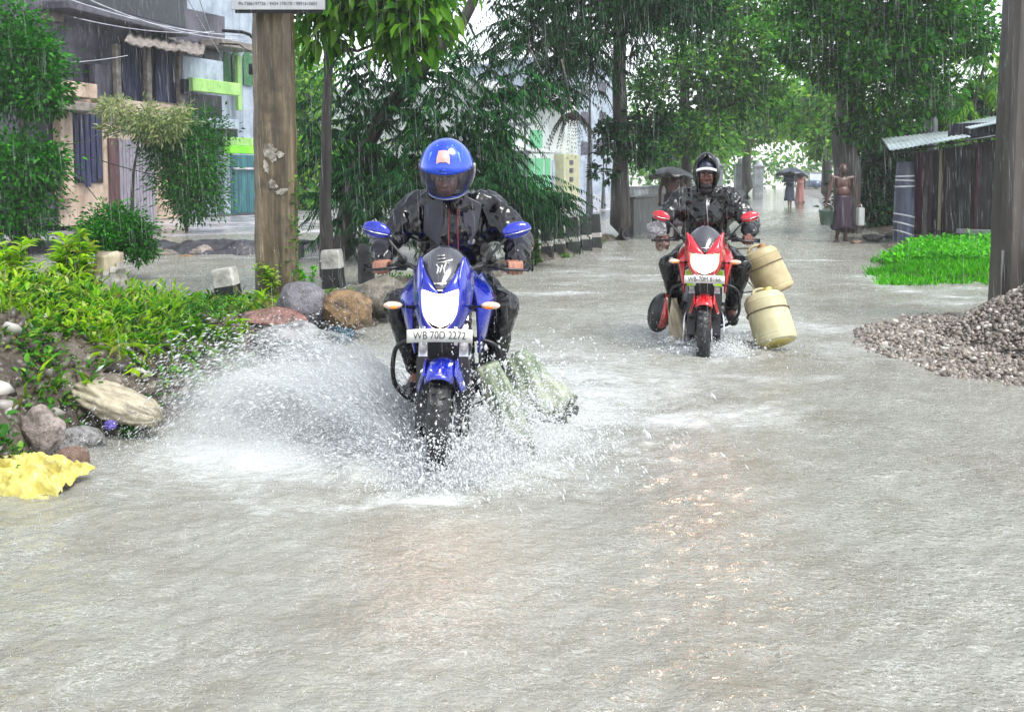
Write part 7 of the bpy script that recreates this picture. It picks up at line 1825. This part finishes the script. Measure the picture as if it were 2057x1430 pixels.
# plume thrown to the left of the first machine
L = [emit(WHEEL1, BACK1, 46000, (-.05, .9), (-.22, -.06), U(-3.3, -.6), U(0.0, 1.5), U(.8, 3.3), .75, .0014),
     emit(WHEEL1, BACK1, 4200, (-.05, .8), (-.2, -.05), U(-3.2, -1.4), U(.2, 1.4), U(2.2, 3.5), .75, .0030),
     emit(WHEEL1, BACK1, 9000, (-.15, .5), (-.3, .3), Nn(-1.2, 1.2), U(-.7, .6), U(.4, 1.5), .5, .0024),
     # burst around the front wheel and the legs
     emit(WHEEL1, BACK1, 8000, (-.25, .4), (-.12, .30), Nn(.45, .7), U(-.9, .5), U(1.0, 3.1), .8, .0027),
     emit(WHEEL1, BACK1, 2200, (-.2, .5), (.0, .38), Nn(.55, .5), U(-.6, .6), U(1.8, 3.6), .8, .0036),
     emit(WHEEL1, BACK1, 5000, (-.34, -.20), (-.16, .20), Nn(.1, .55), U(-.8, .3), U(.6, 2.4), .7, .0030),
     emit(WHEEL1, BACK1, 9000, (-.36, .35), (-.30, .30), Nn(.0, .8), U(-.9, .3), U(.3, 1.3), .5, .0022),
     # to the right, over the sacks
     emit(WHEEL1, BACK1, 8000, (0, .9), (.05, .3), U(.2, 2.2), U(-.4, .9), U(.5, 2.6), .7, .0020)]
p, v, r = join(L); V, F = drops(p, v, r * .85, 3.4); o = np_mesh('splash', V, F, SPLASH, smooth=True)
tag(o, 'white water splash thrown up around the blue motorcycle', 'splash', kind='stuff')
L = [emit(WHEEL2, BACK2, 2600, (-.2, .9), (-.3, .3), Nn(0, .9), U(-.5, .6), U(.3, 1.5), .5, .0042),
     emit(WHEEL2, BACK2, 1500, (-.2, .1), (-.2, .25), Nn(.2, .6), U(-.6, .2), U(.4, 1.7), .5, .0056)]
p, v, r = join(L); V, F = drops(p, v, r); o = np_mesh('splash', V, F, SPLASH, smooth=True)
tag(o, 'low foaming splash at the front wheel of the red motorcycle', 'splash', kind='stuff')
# fine mist low over the churned water
def mist(cx, cy, sx, sy, h, n, r):
    q = rng.normal(0, 1, (n, 2)) * [sx, sy] + [cx, cy]; z = rng.exponential(h, n); return np.column_stack([q, z]), np.tile([[0, .3, -1.0]], (n, 1)) + rng.normal(0, .6, (n, 3)), r * rng.lognormal(0, .4, n)
L = [mist(-1.15, 5.25, .55, .40, .10, 26000, .0017), mist(-.45, 4.85, .40, .30, .07, 12000, .0017), mist(-1.3, 6.1, .40, .5, .14, 12000, .0020), mist(.25, 5.6, .5, .3, .05, 8000, .0018), mist(1.55, 8.0, .5, .4, .06, 5000, .0026)]
p, v, r = join(L); V, F = drops(p, v, r, 1.4); o = np_mesh('spray', V, F, MIST, smooth=True)
tag(o, 'fine white spray hanging low over the churned water', 'spray', kind='stuff')
# drops bouncing off the water under the rain
n = 80000; Y = 2.0 * (34 / 2.0) ** rng.uniform(0, 1, n); X = rng.uniform(-1, 1, n) * (1.0 + .56 * Y)
z = rng.exponential(.012, n) * (1 + Y * .06); r = (.0005 + .00018 * Y) * rng.lognormal(0, .35, n)
V, F = drops(np.column_stack([X, Y, z]), np.tile([[0, 0, 1.0]], (n, 1)), r, 2.2)
o = np_mesh('rain_splashes', V, F, MIST, smooth=True); tag(o, 'tiny drops bouncing up where rain hits the water', 'rain splashes', kind='stuff')
# falling rain
n = 17000; Y = 1.6 + 24 * rng.uniform(0, 1, n) ** 0.8; X = rng.uniform(-1, 1, n) * (.3 + .56 * Y); z = rng.uniform(0.02, 1, n) * (1.6 + .22 * Y)
ln = rng.uniform(.02, .085, n) * (.8 + Y * .03); d = np.tile([[.05, 0, -1.0]], (n, 1)) + rng.normal(0, .015, (n, 3)); r = .00045 + .00007 * Y
V, F = scatter(OCT_V, OCT_F, np.column_stack([X, Y, z]), frames(d), np.stack([r, ln, r], 1))
o = np_mesh('rain', V, F, RAIN, smooth=True); tag(o, 'heavy rain falling across the whole street', 'rain', kind='stuff')

# milky veil of spray inside the plume: a small volume of its own
def cloud(label, c, r, dens, rotz=0.0, seed=0.0):
    t = NT('spray_cloud'); tc = t.n('ShaderNodeTexCoord'); ln = t.n('ShaderNodeVectorMath', operation='LENGTH'); t.l(tc.outputs['Object'], ln.inputs[0])
    mp = t.n('ShaderNodeMapping'); mp.inputs['Location'].default_value = (seed, seed, 0); t.l(tc.outputs['Object'], mp.inputs['Vector'])
    nz = t.noise(mp.outputs['Vector'], 2.2, 4, 0.6)
    d = t.math('MULTIPLY', t.ramp(t.math('ADD', ln.outputs['Value'], t.math('MULTIPLY', t.math('SUBTRACT', nz, 0.5), 1.1)), [(0.15, 1.0), (0.85, 0.0)]), dens)
    pv = t.n('ShaderNodeVolumePrincipled'); pv.inputs['Color'].default_value = (.97, .98, .98, 1); t.l(d, pv.inputs['Density']); t.l(pv.outputs[0], t.out.inputs['Volume'])
    o = MB().ell((0, 0, 0), (1, 1, 1), None, 32, 20).build('spray_cloud', t.mat); o.location = c; o.scale = r; o.rotation_euler = (0, 0, rotz)
    tag(o, label, 'spray', kind='stuff')
cloud('milky veil of spray left of the blue motorcycle', (-1.15, 5.35, .10), (1.05, .62, .46), 1.7, R(-14), 1.0)
cloud('milky veil of spray around the front wheel of the blue motorcycle', (-.20, 4.95, .03), (.75, .38, .26), 1.6, 0, 4.0)

# thin torn sheets of water fanning out from the wheels
t = NT('water_sheet'); at = t.n('ShaderNodeAttribute'); at.attribute_name = 'flow'
sx = t.n('ShaderNodeSeparateXYZ'); t.l(at.outputs['Vector'], sx.inputs[0])
mp = t.n('ShaderNodeMapping'); mp.inputs['Scale'].default_value = (1, .35, 1); t.l(at.outputs['Vector'], mp.inputs['Vector'])
nz = t.math('ADD', t.math('MULTIPLY', t.noise(mp.outputs['Vector'], 16, 6, .7, .5), .7), t.math('MULTIPLY', t.noise(mp.outputs['Vector'], 60, 3, .6), .3))
cover = t.ramp(t.math('SUBTRACT', nz, t.math('MULTIPLY', sx.outputs['Y'], .26)), [(.30, 0.0), (.52, .75)])
tr = t.n('ShaderNodeBsdfTransparent'); pb = t.bsdf(hexc('#e6eaea'), .12, 0, t.bump(nz, .6, .01)); tl = t.n('ShaderNodeBsdfTranslucent'); tl.inputs['Color'].default_value = c4(hexc('#e6eaea')); mm = t.n('ShaderNodeMixShader'); mm.inputs[0].default_value = .5; t.l(pb, mm.inputs[1]); t.l(tl.outputs[0], mm.inputs[2]); m = t.n('ShaderNodeMixShader')
t.l(cover, m.inputs[0]); t.l(tr.outputs[0], m.inputs[1]); t.l(mm.outputs[0], m.inputs[2]); SHEET = t.done(m.outputs[0])
def sheet(W, B, side, s0, s1, off, vout, vback, vup, seed, ns=60, nt=40, T=1.0):
    N = np.array([B.y, -B.x]) * side; Bv = np.array([B.x, B.y]); S = np.linspace(0, 1, ns); Tt = np.linspace(0, 1, nt); SS, TT = np.meshgrid(S, Tt)
    nv = fbm(SS * 3, SS * 0 + seed, 1.0, seed) * 1.1; n2 = fbm(SS * 9, TT * 2 + seed, 1.0, seed + 3)
    vo, vu, vb = vout * (1 + nv * 1.5), vup * (1 + nv * 1.4) * (.45 + .75 * np.sin(np.pi * (.08 + .84 * SS))), vback * (1 + nv * .5)
    tau = TT * T * 2 * vu / 9.8; st = s0 + (s1 - s0) * SS
    x = W.x + Bv[0] * (st + vb * tau) + N[0] * (off + vo * tau + n2 * .06 * TT); y = W.y + Bv[1] * (st + vb * tau) + N[1] * (off + vo * tau + n2 * .06 * TT); z = vu * tau - 4.9 * tau ** 2 + n2 * .06 * TT
    V = np.stack([x, y, z], -1).reshape(-1, 3); i = (np.arange(nt - 1)[:, None] * ns + np.arange(ns - 1)[None]).ravel(); F = np.stack([i, i + 1, i + ns + 1, i + ns], 1)
    return V, F, np.stack([SS * (s1 - s0) * 1.6 + seed, TT, SS * 0 + seed], -1).reshape(-1, 3)
def sheets(label, L):
    V, F, A, off = [], [], [], 0
    for a in L:
        v_, f_, q_ = sheet(*a); V.append(v_); F.append(f_ + off); A.append(q_); off += len(v_)
    o = np_mesh('splash', np.vstack(V), np.vstack(F), SHEET, smooth=True)
    at_ = o.data.attributes.new('flow', 'FLOAT_VECTOR', 'POINT'); at_.data.foreach_set('vector', np.vstack(A).astype(np.float32).ravel()); tag(o, label, 'splash', kind='stuff')
L = [(WHEEL1, BACK1, -1, -.10, .9, .08, a, .5 + .25 * k, u, k) for k, (a, u) in enumerate(((2.2, 1.5), (1.6, 1.2), (2.7, 2.2), (1.1, .9), (3.0, 1.7), (2.0, 2.5), (2.4, 1.9)))]
L += [(WHEEL1, BACK1, 1, -.12, .8, .07, a, .2 + .2 * k, u, 10 + k) for k, (a, u) in enumerate(((1.2, 1.1), (.8, 1.3), (1.6, .9)))]
sheets('torn sheets of water fanning out from the wheels of the blue motorcycle', L)
# the curl of water pushed up in front of the tyre
L = [(Vector((WHEEL1.x, WHEEL1.y - .30, 0)), Vector((1, 0.05, 0)).normalized(), 1, -.28, .34, -.02 - .03 * k, .6 + .25 * k, 0.0, .62 + .18 * k, 20 + k) for k in range(3)]
sheets('curl of white water pushed up in front of the blue motorcycle tyre', L)
sheets('low sheets of water at the front wheel of the red motorcycle', [(WHEEL2, BACK2, sd, -.15, .6, .07, a, .3, u, 30 + k) for k, (sd, a, u) in enumerate(((-1, 1.0, .8), (1, 1.0, .8), (-1, .6, 1.0), (1, .6, .9)))])
